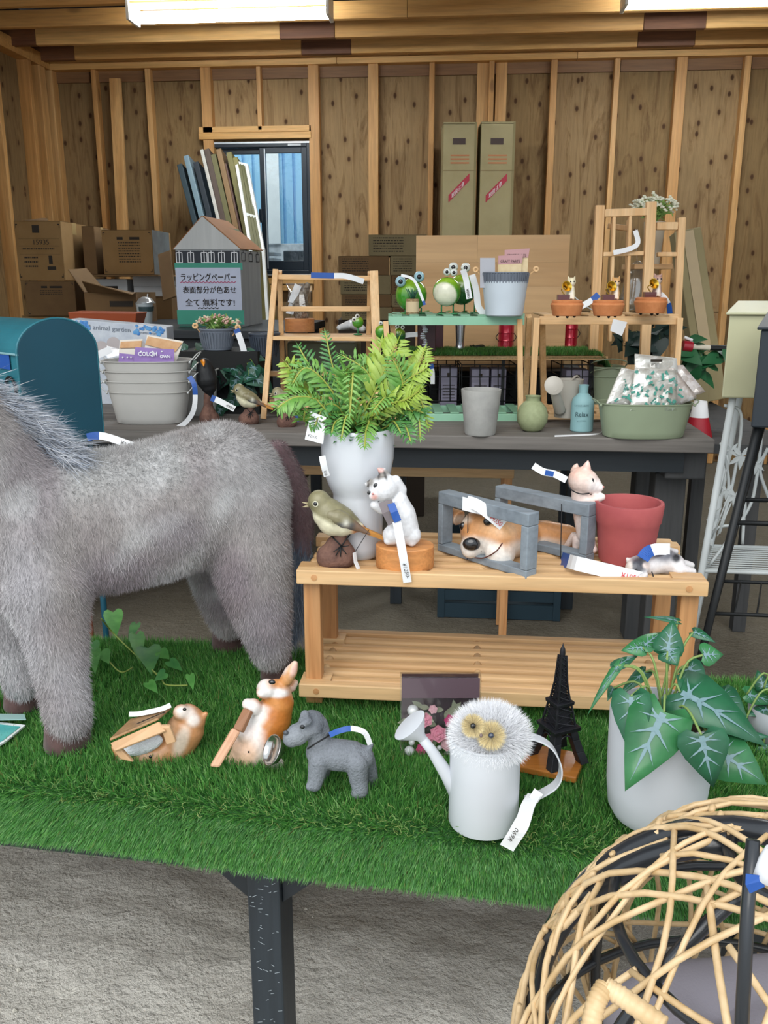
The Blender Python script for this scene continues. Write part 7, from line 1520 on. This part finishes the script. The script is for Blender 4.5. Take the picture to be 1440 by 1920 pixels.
M().add([Q(.02, .27, .985), Q(.98, .27, .985), Q(.98, .16, .74), Q(.02, .16, .74)], [(0, 1, 2, 3)]).build('header', P('header_film', '56464e', .25, coat=.5), pk_, sol=.001)
pinks = [P('rose_pink', 'd98aa0', .5), P('rose_hot', 'c43a78', .5), P('rose_pale', 'dcaeb6', .5)]
def rose(c, r, mt, par):
    m = M(); fwd = (V(0, 0, HC)-c).normalized(); a0 = random.uniform(0, 6); e = fwd.orthogonal().normalized(); h_ = fwd.cross(e)
    for ring, (rr, nn) in enumerate(((1., 6), (.7, 5), (.4, 4))):
        for i in range(nn):
            a = a0+i*2*math.pi/nn+ring; d = e*math.cos(a)+h_*math.sin(a); s = e*-math.sin(a)+h_*math.cos(a); b = c+fwd*r*.25*ring
            m.poly([b-s*r*.15*rr, b+d*r*rr*.7-s*r*.42*rr+fwd*r*.1, b+d*r*rr*1.0+fwd*r*.28, b+d*r*rr*.7+s*r*.42*rr+fwd*r*.1, b+s*r*.15*rr], fwd*.0008)
    m.ell(c+fwd*r*.6, r*.22, r*.22, r*.22, 8); return m.build('rose', mt, par)
for (x, y, r, i) in ((798, 1350, 14, 0), (845, 1352, 13, 1), (822, 1376, 17, 0), (802, 1386, 12, 0), (790, 1405, 11, 1), (860, 1345, 10, 1), (838, 1395, 14, 2), (780, 1358, 9, 2), (812, 1330, 9, 2), (852, 1378, 11, 0)): rose(at(x, y, D_+.012), r*k, pinks[i], pk_)
gl_ = M()
for i in range(40): c = at(random.uniform(762, 890), random.uniform(1322, 1400), D_+.02); leafblade(gl_, c, V(random.gauss(0, 1), -.3, random.gauss(0, 1)), -FW, .022, .012, .1, 'lance')
gl_.build('sage_leaves', P('sage_leaf', '8c9478', .6, 'a3a890', 60), pk_, kind='stuff')
for (x, y, r) in ((774, 1332, 11), (768, 1408, 10), (772, 1392, 6), (824, 1402, 5), (792, 1340, 5), (838, 1412, 5), (765, 1350, 5)): M().ell(at(x, y, D_+.008), r*k, r*k, r*k, 14).build('pearl', P('pearl_white', 'cfd0d0', .2, coat=.6), pk_, smooth=True)
# white watering can with the owl
wb_ = gnd(912, 1572, TZ); D_ = -sp*wb_.x+cp*wb_.y; k, kz = vk(912, 1480, D_); wc_ = wb_+FW*66*k*.9
wcn = thing('white_watering_can', 'white metal watering can holding a fluffy owl in front of the rack', 'watering can', wc_)
M().lathe(wc_, [(0, 0), (67*k, 0), (68*k, 2*k), (68*k, 150*kz), (69.5*k, 152*kz), (69.5*k, 155*kz), (66*k, 155*kz), (65*k, 145*kz), (64*k, 6*kz), (0, 6*kz)], 56).build('can_body', m_wmatt, wcn, auto=30)
Dw = -sp*wc_.x+cp*wc_.y; wq = lambda x, y, d=0: at(x, y, Dw+d)
M().tube([wq(862, 1500), wq(840, 1455), wq(808, 1405), wq(786, 1378)], [16*k, 14*k, 10*k, 9*k], 18).build('spout', m_wmatt, wcn, smooth=True)
ax_ = (wq(762, 1352)-wq(790, 1382)).normalized(); M().lathe(wq(793, 1386), [(9*k, 0), (11*k, 8*k), (36*k, 38*k), (37*k, 40*k), (34*k, 41*k), (0, 41.5*k)], 32, ax=ax_).build('rose_head', m_wmatt, wcn, auto=35)
hs_ = bez([wq(972, 1386), wq(1000, 1382), (wq(1034, 1400)), wq(1051, 1436), wq(1044, 1468), wq(1012, 1490), wq(985, 1500)], 7); M().ribbon(hs_, FW, .020, .0022).build('handle', m_wmatt, wcn, smooth=False, bevel=.0006)
m_hoop = M().tube([wq(906+67*math.cos(a), 1400+10*math.sin(a), -.0) for a in ()], .002) if 0 else None
t = thing('price_tag', 'white handwritten tag tied to the watering can handle', 'tag', wq(975, 1530, -.04))
M().ribbon(bez([wq(1002, 1490, -.012), wq(990, 1510, -.03), wq(978, 1545, -.06), wq(950, 1590, -.065)], 5), RT+UP*.3, .021, .0009).build('strip', m_white, t); M().ribbon([wq(1010, 1484, -.012), wq(1000, 1500, -.02)], RT, .014, .002).build('loop', m_white, t)
text('¥690', wq(958, 1580, -.071), wq(978, 1548, -.066)-wq(958, 1580, -.071), wq(948, 1570, -.071)-wq(958, 1580, -.071), .010, m_ink, 'price', t)
# owl
oc = wc_+UP*(155*kz+.004)+RT*8*k; ow = thing('fluffy_owl', 'white fluffy owl with cream ringed eyes sitting in the watering can', 'toy', oc-UP*.05)
m = M(); chain(m, [(oc-UP*.05, 50*k), (oc-UP*8*k, 50*k)], 20); m.ell(oc-UP*6*k, 62*k, 56*k, 46*k, 20); m_fl = P('white_fluff', 'ffffff', .9, vcol=True, ns=40, sheen=.3, spec=.1)
ob_ = blob('body', m, m_fl, ow, voxel=.003, smooth=4, fn=spots('f6f7fa', []))
furred(ob_, 20000, .018, .0007, ow, 'fluff', down=(.0, -.1, .2), k=.35, out=.9, mat=m_fl, cj=.08, keep=lambda c: (c[:, 2] > oc.z-.02).astype(float))
for (x, y, r, i) in ((921, 1379, 27, 1), (887, 1361, 22, 0)):
    c = at(x, y, Dw-62*k+(0 if i else .006)); fw_ = (V(0, 0, HC)-c).normalized(); 
    n = 2600; a = rng.random(n)*6.28; e = np.array(fw_.orthogonal().normalized()); h2 = np.cross(np.array(fw_), e); d = np.outer(np.cos(a), e)+np.outer(np.sin(a), h2); L = r*k*rng.uniform(.6, 1., n)
    col = np.where((rng.random(n) < .25)[:, None], np.array(lin('a08f6c')), np.array(lin('e0d0a0'))); strands('eye_disc', np.array(c)+d*r*k*.15, d+np.array(fw_)*.35, L, rng.uniform(.0005, .0008, n), d*.0+np.array(fw_)*.001, col, m_fl, ow, 2, org=tuple(WL[ow.name]))
    M().ell(c+fw_*.010, 5.5*k, 5.5*k, 5.5*k, 14).build('eye', P('owl_eye', '2a3448', .05, coat=1) if i else m_eye, ow, smooth=True)
M().ell(at(902, 1379, Dw-72*k), 3*k, 4*k, 4*k, 8).build('beak', P('owl_beak', '7a6a68', .5), ow, smooth=True)
# tower model on a wooden base
m_iron = P('cast_iron', '1e1f24', .4, '2c2d33', 40, metal=.3, bs=.3)
ca, cb_, cd, cc_ = gnd(972, 1448, TZ), gnd(1080, 1470, TZ), gnd(1098, 1424, TZ), gnd(994, 1404, TZ)
tw = thing('tower_model', 'black cast iron lattice tower model on a brown wood base', 'ornament', (ca+cb_+cc_+cd)/4)
m_bw = wood('varnished_base', '8f5624', 'b87838', 'x', 12, rough=.2); M().hull([ca, cb_, cd, cc_], [p+UP*.011 for p in (ca, cb_, cd, cc_)]).build('wood_base', m_bw, tw, bevel=.002)
tc = gnd(1044, 1420, TZ+.011); Dt_ = -sp*tc.x+cp*tc.y; k, kz = vk(1044, 1350, Dt_); X, Y = Quaternion(UP, math.radians(25))@RT, Quaternion(UP, math.radians(25))@FW
def sq(z, r): return [tc+X*r*k*a+Y*r*k*b+UP*z*kz for a, b in ((-1, -1), (1, -1), (1, 1), (-1, 1))]
for i in range(4):
    m = M(); pr_ = [(0, 34, 9), (20, 27, 8.5), (40, 21, 8), (58, 17, 7.5)]
    for (z0, r0, w0), (z1, r1, w1) in zip(pr_, pr_[1:]):
        a, b = sq(z0, r0)[i], sq(z1, r1)[i]; q0 = [a+X*w0*k*u_+Y*w0*k*v_ for u_, v_ in ((-1, -1), (1, -1), (1, 1), (-1, 1))]; q1 = [b+X*w1*k*u_+Y*w1*k*v_ for u_, v_ in ((-1, -1), (1, -1), (1, 1), (-1, 1))]; m.hull(q0, q1)
    m.build('tower_leg', m_iron, tw, bevel=.0008)
for i in range(4):
    a, b = sq(30, 24)[i], sq(30, 24)[(i+1) % 4]; m_ = (a+b)/2+UP*20*kz; M().tube(bez([a, a.lerp(m_, .6)+UP*4*kz, m_, b.lerp(m_, .6)+UP*4*kz, b], 4), 2.2*k, 6).build('arch', m_iron, tw, smooth=True)
def deck(z, r, h_): m = M().hull(sq(z, r), sq(z+h_, r*1.04)); return m.build('deck', m_iron, tw, bevel=.0008)
deck(56, 29, 7); deck(100, 19, 6)
def lattice(z0, r0, z1, r1, nb):
    m = M(); m.hull(sq(z0, r0*.78), sq(z1, r1*.78))
    for i in range(4): m.bar(sq(z0, r0)[i], sq(z1, r1)[i], 3*k, 3*k, X+Y*.1)
    for j in range(nb):
        f0, f1 = j/nb, (j+1)/nb; A = sq(z0+(z1-z0)*f0, r0+(r1-r0)*f0); B = sq(z0+(z1-z0)*f1, r0+(r1-r0)*f1)
        for i in range(4): m.bar(A[i], B[(i+1) % 4], 1.5*k, 1.5*k, X+Y*.1); m.bar(A[(i+1) % 4], B[i], 1.5*k, 1.5*k, X+Y*.1)
    return m.build('lattice_shaft', m_iron, tw)
lattice(63, 22, 100, 15, 3); lattice(106, 13, 138, 8, 3); lattice(138, 8, 185, 5, 5); M().lathe(tc+UP*185*kz, [(5*k, 0), (5.5*k, 3*k), (4.5*k, 12*k), (2*k, 18*k), (.3*k, 24*k)], 12).build('spire', m_iron, tw, smooth=True)
# white pot with arrowhead plant
c_, sc2, k, kz = lathe_px('pot_body', 1226, 1530, TZ, [(.1, 0), (62, 0), (76, 6), (86, 22), (91, 60), (93, 120), (94, 178), (93, 182), (89, 182), (87, 170), (85, 160), (.1, 158)], m_wmatt, n=56)
ap = thing('arrowhead_plant', 'dark green arrowhead plant with silver veins in a round white pot', 'plant', sc2); c_.parent = ap; c_.location = WL[c_.name]-sc2
M().lathe(sc2, [(0, 168*kz), (86*k, 164*kz)], 24).build('soil', P('soil', '3a2e22', .95), ap)
Da = -sp*sc2.x+cp*sc2.y; m_al = [P('arrow_leaf', '1e5238', .35, '2c6a48', 14), P('arrow_leaf_b', '26603a', .35, '3a7c4a', 14)]
root_ = sc2+UP*168*kz
def aleaf(bx, by, tx, ty, wpx, d0, d1, mi=0, tilt=.5, droop=.12, par=None, stem=True, Dd=None):
    Dd = Da if Dd is None else Dd; par = par or ap
    b, tip = at(bx, by, Dd+d0), at(tx, ty, Dd+d1); d = tip-b; L = d.length; view = (V(0, 0, HC)-b).normalized(); nn = (view*(1-tilt*.5)+UP*tilt).normalized(); kk = mpp(bx, by, Dd)
    wpx *= 1.12; m = M(); leafblade(m, b, d, nn, L, wpx*kk, droop); o = m.build('leaf', m_al[mi], par, smooth=True, sol=.0006)
    v = M(); vein(v, b, d, nn, L, wpx*kk, droop, .0014, .036); v.build('leaf_vein', m_vein, o)
    if stem: r_ = root_ if par is ap else WL[par.name]+UP*.1; M().tube(bez([r_+V(random.uniform(-.01, .01), random.uniform(-.01, .01), -.01), (r_+b)/2+UP*.03, b], 5), .0017, 6).build('stem', P('leaf_stem', '7a9450', .5), par, smooth=True)
for a in ((1250, 1218, 1272, 1247, 0, 0), ): pass
aleaf(1252, 1222, 1268, 1248, 10, 0, -.01) if 0 else None
aleaf(1252, 1222, 1262, 1160, 50, .02, .04, 0, .2); aleaf(1252, 1222, 1270, 1247, 40, .02, .0, 0, .2, stem=False)
aleaf(1205, 1214, 1165, 1218, 34, .03, .03, 1); aleaf(1207, 1212, 1245, 1180, 34, .03, .06, 1, stem=False)
aleaf(1160, 1248, 1099, 1328, 16, .0, -.04, 1, .7, .3); aleaf(1155, 1250, 1200, 1222, 22, .0, .03, 0, .7)
aleaf(1318, 1228, 1358, 1226, 40, .0, .0, 1, .3); aleaf(1300, 1185, 1342, 1202, 22, .04, .02, 0, .7); aleaf(1270, 1165, 1210, 1152, 16, .06, .06, 0, .9)
aleaf(1275, 1298, 1440, 1375, 98, -.02, -.10, 0, .75, .25); aleaf(1183, 1305, 1188, 1425, 62, -.04, -.09, 0, .2, .05); aleaf(1245, 1335, 1172, 1482, 96, -.06, -.12, 1, .15, .05)
aleaf(1315, 1378, 1338, 1478, 74, -.10, -.13, 0, .15, .1); aleaf(1345, 1408, 1440, 1470, 80, -.08, -.12, 1, .3, .1); aleaf(1352, 1345, 1376, 1400, 44, -.02, -.06, 0, .3); aleaf(1150, 1290, 1140, 1310, 16, .03, .0, 0, .5)
aleaf(1330, 1335, 1352, 1400, 50, -.03, -.07, 1, .3); aleaf(1300, 1300, 1262, 1330, 40, .02, .0, 0, .4); aleaf(1352, 1300, 1400, 1340, 44, .02, -.02, 0, .5); aleaf(1290, 1250, 1330, 1290, 44, .04, .02, 0, .5); aleaf(1210, 1260, 1160, 1300, 26, .05, .02, 0, .7)
# second plant at the right edge
rp2 = thing('arrowhead_plant', 'second leafy arrowhead plant at the right edge behind the first', 'plant', gnd(1445, 1385, TZ))
M().lathe(WL[rp2.name], [(.001, 0), (.035, 0), (.042, .06), (.04, .06), (.03, .004), (.001, .004)], 24).build('pot_body', P('grey_pot', '9aa0a4', .6), rp2, smooth=True)
D2_ = gD(1445, 1385, TZ)
for a in ((1432, 1290, 1420, 1255, 26, 0, .02), (1400, 1302, 1465, 1318, 30, 0, 0), (1384, 1378, 1445, 1380, 22, -.02, -.04), (1440, 1330, 1400, 1340, 26, 0, -.02), (1450, 1370, 1480, 1420, 40, 0, -.05), (1430, 1400, 1460, 1440, 34, -.03, -.05)): aleaf(*a, random.randrange(2), .4, .1, par=rp2, Dd=D2_)
# ivy trailing by the hoof
iv = thing('ivy_spray', 'trailing green ivy spray lying on the turf under the horse belly', 'plant', gnd(220, 1190, TZ)); m_ivy = [P('ivy_a', '3f7a34', .5, '5a9448', 30), P('ivy_b', '2f6a34', .5, '4a8440', 30)]
def gv(x, y, h=.02): return gnd(x, y, TZ+h)
M().tube(bez([gv(190, 1160, .08), gv(215, 1190, .03), gv(262, 1235), gv(300, 1270), (gv(312, 1284)), gv(352, 1285)], 6), .0016, 6).build('vine', P('vine_stem', '8a9a48', .6), iv, smooth=True)
M().tube(bez([gv(174, 1208), gv(200, 1235), gv(226, 1260), gv(248, 1252)], 6), .0014, 6).build('vine', P('vine_stem', '8a9a48', .6), iv, smooth=True)
for (x, y, x2, y2, w_) in ((212, 1148, 216, 1190, 40), (256, 1190, 262, 1238, 30), (278, 1215, 283, 1258, 46), (300, 1222, 318, 1235, 26), (318, 1240, 342, 1256, 22), (310, 1262, 288, 1276, 24), (356, 1266, 362, 1292, 16), (278, 1280, 296, 1298, 20), (190, 1222, 204, 1242, 30), (176, 1220, 178, 1258, 24), (172, 1205, 170, 1240, 30), (255, 1170, 240, 1200, 20)):
    b, tip = gv(x, y, .035), gv(x2, y2, .025); m = M(); leafblade(m, b, tip-b, (UP+(V(0, 0, HC)-b).normalized()*.6), (tip-b).length, w_*mpp(x, y, 1.6), .1); m.build('ivy_leaf', random.choice(m_ivy), iv, smooth=True)
# teal booklet and wooden edge at the left
bk = thing('teal_booklet', 'glossy teal and white booklet lying on the turf at the left edge', 'booklet', gnd(5, 1385, TZ)); z_ = TZ+.006
M().poly([gnd(-60, 1350, z_), gnd(48, 1362, z_), gnd(12, 1392, z_), gnd(-70, 1440, z_)], UP*.003).build('pages', m_white, bk); M().poly([gnd(-55, 1352, z_+.0035), gnd(38, 1363, z_+.0035), gnd(6, 1388, z_+.0035), gnd(-66, 1430, z_+.0035)], UP*.0006).build('cover_print', P('teal_print', '3f9a9c', .25, '6fc0b8', 10), bk)
M().poly([gnd(-60, 1338, z_+.003), gnd(46, 1340, z_+.003), gnd(49, 1350, z_+.012), gnd(-60, 1352, z_+.012)], UP*.001).build('curled_edge', P('pale_teal', 'a8d0cc', .4), bk)
M().obox(gnd(-14, 1330, TZ)+UP*.05, RT*.011, FW*.011, UP*.05).build('wooden_post', m_pinez, label='small square pine post at the left edge beside the far front hoof', cat='post', bevel=.001)
# ================= right hand stands =================
m_creamb = P('cream_box', 'b9b896', .45); m_wiron = P('white_iron', 'c2c8c8', .5); m_nav = P('black_box', '1a222a', .5)
def stand(label_box, label_stand, mat, bmat, D, topL, foot, xr, ytop, ybot, boxL, shelf_y, leaves=False):
    """four splayed round legs carrying a box; left legs seen, right ones outside the picture"""
    tl_ = at(topL[0], topL[1], D); ft_ = at(foot[0], foot[1], D); d = (ft_-tl_); ft_ = tl_+d*(tl_.z/(tl_.z-ft_.z)); W_ = .30; dep = .24; G = (FW+RT*.5).normalized(); R2 = (RT-FW*.12).normalized()
    t = thing('metal_stand', label_stand, 'stand', V(tl_.x+W_/2, tl_.y+dep/2, 0)); out = ft_-tl_
    legs = [(V(0, 0, 0), out), (R2*W_, V(-out.x, out.y, out.z)), (G*dep, V(out.x, out.y+.05, out.z)), (R2*W_+G*dep, V(-out.x, out.y+.05, out.z))]
    for o, dd in legs: M().tube([tl_+o, tl_+o+dd], .0095, 10).build('leg', mat, t, smooth=True)
    for zz, rr, bars in shelf_y:
        z = at(foot[0], zz, D).z; q = []
        for o, dd in (legs[0], legs[1], legs[3], legs[2]): f_ = (tl_.z-z)/(-dd.z); q.append(tl_+o+dd*f_)
        for i in range(4): M().tube([q[i], q[(i+1) % 4]], rr, 8).build('shelf_rim', mat, t, smooth=True)
        for j in range(1, bars): M().tube([q[0].lerp(q[3], j/bars), q[1].lerp(q[2], j/bars)] if leaves else [q[0].lerp(q[1], j/bars), q[3].lerp(q[2], j/bars)], rr*.45, 6).build('shelf_bar', mat, t, smooth=True)
    if leaves:
        for (p0, p1, p2, p3) in (((1358, 760), (1390, 780), (1375, 900), (1350, 990)), ((1352, 830), (1366, 900), (1360, 960), (1348, 1000)), ((1430, 800), (1418, 900), (1400, 960), (1330, 1060)), ((1440, 840), (1425, 880), (1440, 930), (1450, 960)), ((1325, 1018), (1345, 990), (1370, 985), (1385, 980)), ((1392, 1020), (1400, 900), (1412, 820), (1432, 760))): M().tube(bez([at(*p, D+.02) for p in (p0, p1, p2, p3)], 6), .0045, 6).build('scroll', mat, t, smooth=True)
        for (x, y, s_) in ((1370, 845, .03), (1390, 855, .045), (1340, 965, .03), (1362, 920, .03), (1378, 930, .04), (1418, 870, .035)):
            m = M(); c = at(x, y, D+.015)
            for a in (-.9, 0, .9, 2.4, -2.4): d = RT*math.sin(a)+UP*-math.cos(a); leafblade(m, c, d, -FW, s_*.9, s_*.35, .1, 'lance')
            m.build('iron_leaf', mat, t, sol=.002)
        for (a, b) in (((1335, 1010), (1375, 905)), ((1345, 1005), (1372, 940)), ((1362, 880), (1350, 930)), ((1395, 900), (1400, 960))): M().tube([at(*a, D+.01), at(*b, D+.02)], .002, 5).build('tendril', mat, t, smooth=True)
    bl = at(boxL[0], ybot, D-.02); zt = at(boxL[0], ytop, D-.02).z; zb = tl_.z+.001
    bt = thing('box_mailbox', label_box, 'mailbox', V(bl.x+.17, bl.y+.13, zb)); x0, y0 = bl.x, bl.y
    M().hull([V(x0, y0, zb)+R2*0, V(x0, y0, zb)+R2*.36, V(x0, y0, zb)+R2*.36+G*.26, V(x0, y0, zb)+G*.26], [V(x0, y0, zt)+R2*0, V(x0, y0, zt)+R2*.36, V(x0, y0, zt)+R2*.36+G*.26, V(x0, y0, zt)+G*.26]).build('body', bmat, bt, bevel=.004)
    M().hull([V(x0, y0, zt)-R2*.008-G*.01, V(x0, y0, zt)+R2*.368-G*.01, V(x0, y0, zt)+R2*.368+G*.27, V(x0, y0, zt)-R2*.008+G*.27], [V(x0, y0, zt+.006)-R2*.008-G*.01, V(x0, y0, zt+.006)+R2*.368-G*.01, V(x0, y0, zt+.03)+R2*.368+G*.27, V(x0, y0, zt+.03)-R2*.008+G*.27]).build('lid', bmat, bt, bevel=.002)
    return t
stand('cream metal letter box at the right edge on a white iron stand', 'white wrought iron stand with leaf scrolls at the right edge', m_wiron, m_creamb, 2.35, (1374, 745), (1314, 1080), 0, 590, 752, (1352,), [(1070, .006, 12)], True)
stand('black metal letter box cut by the right edge of the photo', 'black round legged metal stand with a wire shelf at the right edge', m_bwire, m_nav, 2.0, (1420, 800), (1326, 1183), 0, 618, 796, (1408,), [(980, .006, 1), (1150, .005, 8)])
# ================= hanging rattan chair =================
m_rat = P('rattan', 'c2a273', .45, 'dcc096', 30, coat=.1); m_ctube = P('chair_tube', '23272c', .35, coat=.2)
cr_, cD, cz = .378, .66, .632; cc = _w(cr_, cD, cz); ra, rc = .258, .298
ch = thing('hanging_chair', 'woven rattan egg chair with black frame hanging in the bottom right corner', 'chair', cc-UP*rc)
def ep(th, ph, s=1.0): return cc+V(ra*s*math.sin(th)*math.cos(ph), ra*s*math.sin(th)*math.sin(ph), rc*s*math.cos(th))
for th, r in ((.30, .0065), (.75, .0055), (1.2, .0055), (1.62, .0055), (2.05, .0055), (2.5, .006)): M().tube([ep(th, a, .965) for a in np.linspace(0, 6.283, 41)[:-1]], r, 8, closed=True).build('frame_ring', m_ctube, ch, smooth=True)
for ph in (.35, 1.2, 2.2, 2.75, 3.6, 4.5): M().tube([ep(a, ph, .965) for a in np.linspace(.3, 2.6, 24)], .006 if ph != 2.75 else .011, 8).build('frame_rib', m_ctube, ch, smooth=True)
M().tube([ep(a, 2.35+.35*math.sin(a), .975) for a in np.linspace(.1, 2.6, 26)], .012, 10).build('frame_hoop', m_ctube, ch, smooth=True)
random.seed(21)
for i in range(58):
    # woven strand: a tilted small circle on the shell, wavering a little
    ax_ = V(random.gauss(0, 1), random.gauss(0, 1), random.gauss(0, .55)).normalized(); off = random.uniform(-.75, .75); e = ax_.orthogonal().normalized(); h2 = ax_.cross(e); rr = math.sqrt(1-off*off); n_ = 40; a0 = random.uniform(0, 6.28); span = random.uniform(2.6, 5.6); w1, w2 = random.uniform(.03, .09), random.uniform(2, 4); pts = []
    for j in range(n_):
        a = a0+span*j/(n_-1); o_ = off+w1*math.sin(w2*a+i); p = (ax_*o_+(e*math.cos(a)+h2*math.sin(a))*rr).normalized()
        s_ = 1+.012*math.sin(9*a+i); pts.append(cc+V(p.x*ra*s_, p.y*ra*s_, p.z*rc*s_))
    M().tube(pts, random.uniform(.0026, .0033), 7).build('rattan_strand', m_rat, ch, smooth=True)
for i in range(16):
    th0 = random.uniform(.25, 1.9); ph0 = 2.45+random.uniform(-.5, .5); pts = [ep(th0+.9*j/19-.1*math.sin(j*.5+i), ph0+.10*math.sin(j*.45+i*1.3)+.0*j, 1.0+.01*math.sin(j+i)) for j in range(20)]; M().tube(pts, .0033, 7).build('rattan_strand', m_rat, ch, smooth=True)
def wrapped(pts, r):
    P_ = bez(pts, 14); M().tube(P_, [r*(1+.08*math.sin(i*2.4)) for i in range(len(P_))], 12).build('wrapped_arm', m_rat, ch, smooth=True)
wrapped([at(1135, 1850, .56), at(1175, 1875, .55), at(1245, 1925, .53)], .0075); wrapped([at(1135, 1850, .56), at(1118, 1880, .55), at(1105, 1935, .54)], .0075)
cu = M(); chain(cu, [(V((cc+RT*a+FW*b).x, (cc+RT*a+FW*b).y, at(1290, 1905, .66).z-.085), .055) for a, b in ((-.10, -.04), (.1, -.04), (.1, .1), (-.10, .08), (-.1, -.04), (.0, .03))], 14); blob('cushion', cu, P('grey_cushion', '9a96a0', .9, bs=.3, bscale=300), None, voxel=.008, smooth=8, label='grey seat cushion inside the rattan hanging chair', cat='cushion')
# stand of the chair
cs = thing('chair_stand', 'black tubular stand and hook of the hanging chair at the right edge', 'stand', V(cc.x+.3, cc.y, 0))
hk_ = ep(0, 0, 1.0); M().tube(bez([hk_-UP*.01-RT*.0, hk_+RT*.02+UP*.03, hk_+RT*.005+UP*.055, hk_-RT*.015+UP*.035, hk_-RT*.004+UP*.012], 6), .0035, 8).build('hook', P('dark_steel', '5a6068', .3, metal=.8), cs, smooth=True)
M().tube([hk_+RT*.004+UP*.05, hk_+RT*.004+UP*.42], .006, 10).build('hanging_rod', P('dark_steel', '5a6068', .3, metal=.8), cs, smooth=True)
M().tube(bez([hk_+RT*.004+UP*.42, hk_+RT*.15+UP*.55, hk_+RT*.36+UP*.35, V(hk_.x+.42, hk_.y, .5), V(hk_.x+.3, hk_.y, .03)], 8), .016, 12).build('curved_pole', m_ctube, cs, smooth=True)
M().tube([V(hk_.x+.35*math.cos(a), hk_.y+.35*math.sin(a), .02) for a in np.linspace(0, 6.283, 33)[:-1]], .016, 10, closed=True).build('base_ring', m_ctube, cs, smooth=True)
M().tube([at(1412, 1575, .56), at(1402, 1700, .545), at(1390, 1935, .50)], .005, 10).build('front_tube', m_ctube, ch, smooth=True)
t = thing('price_tag', 'white band tag with a blue end wrapped on the chair tube', 'tag', at(1425, 1640, .55)); M().lathe(at(1431, 1628, .55)-UP*.008, [(.0085, 0), (.0092, .012), (.0092, .022)], 20, ax=UP+RT*.5).build('band', m_white, t, smooth=True, sol=.001); M().ribbon([at(1414, 1640, .545), at(1413, 1655, .543), at(1420, 1668, .543)], RT, .012, .001).build('blue_end', m_bluet, t)
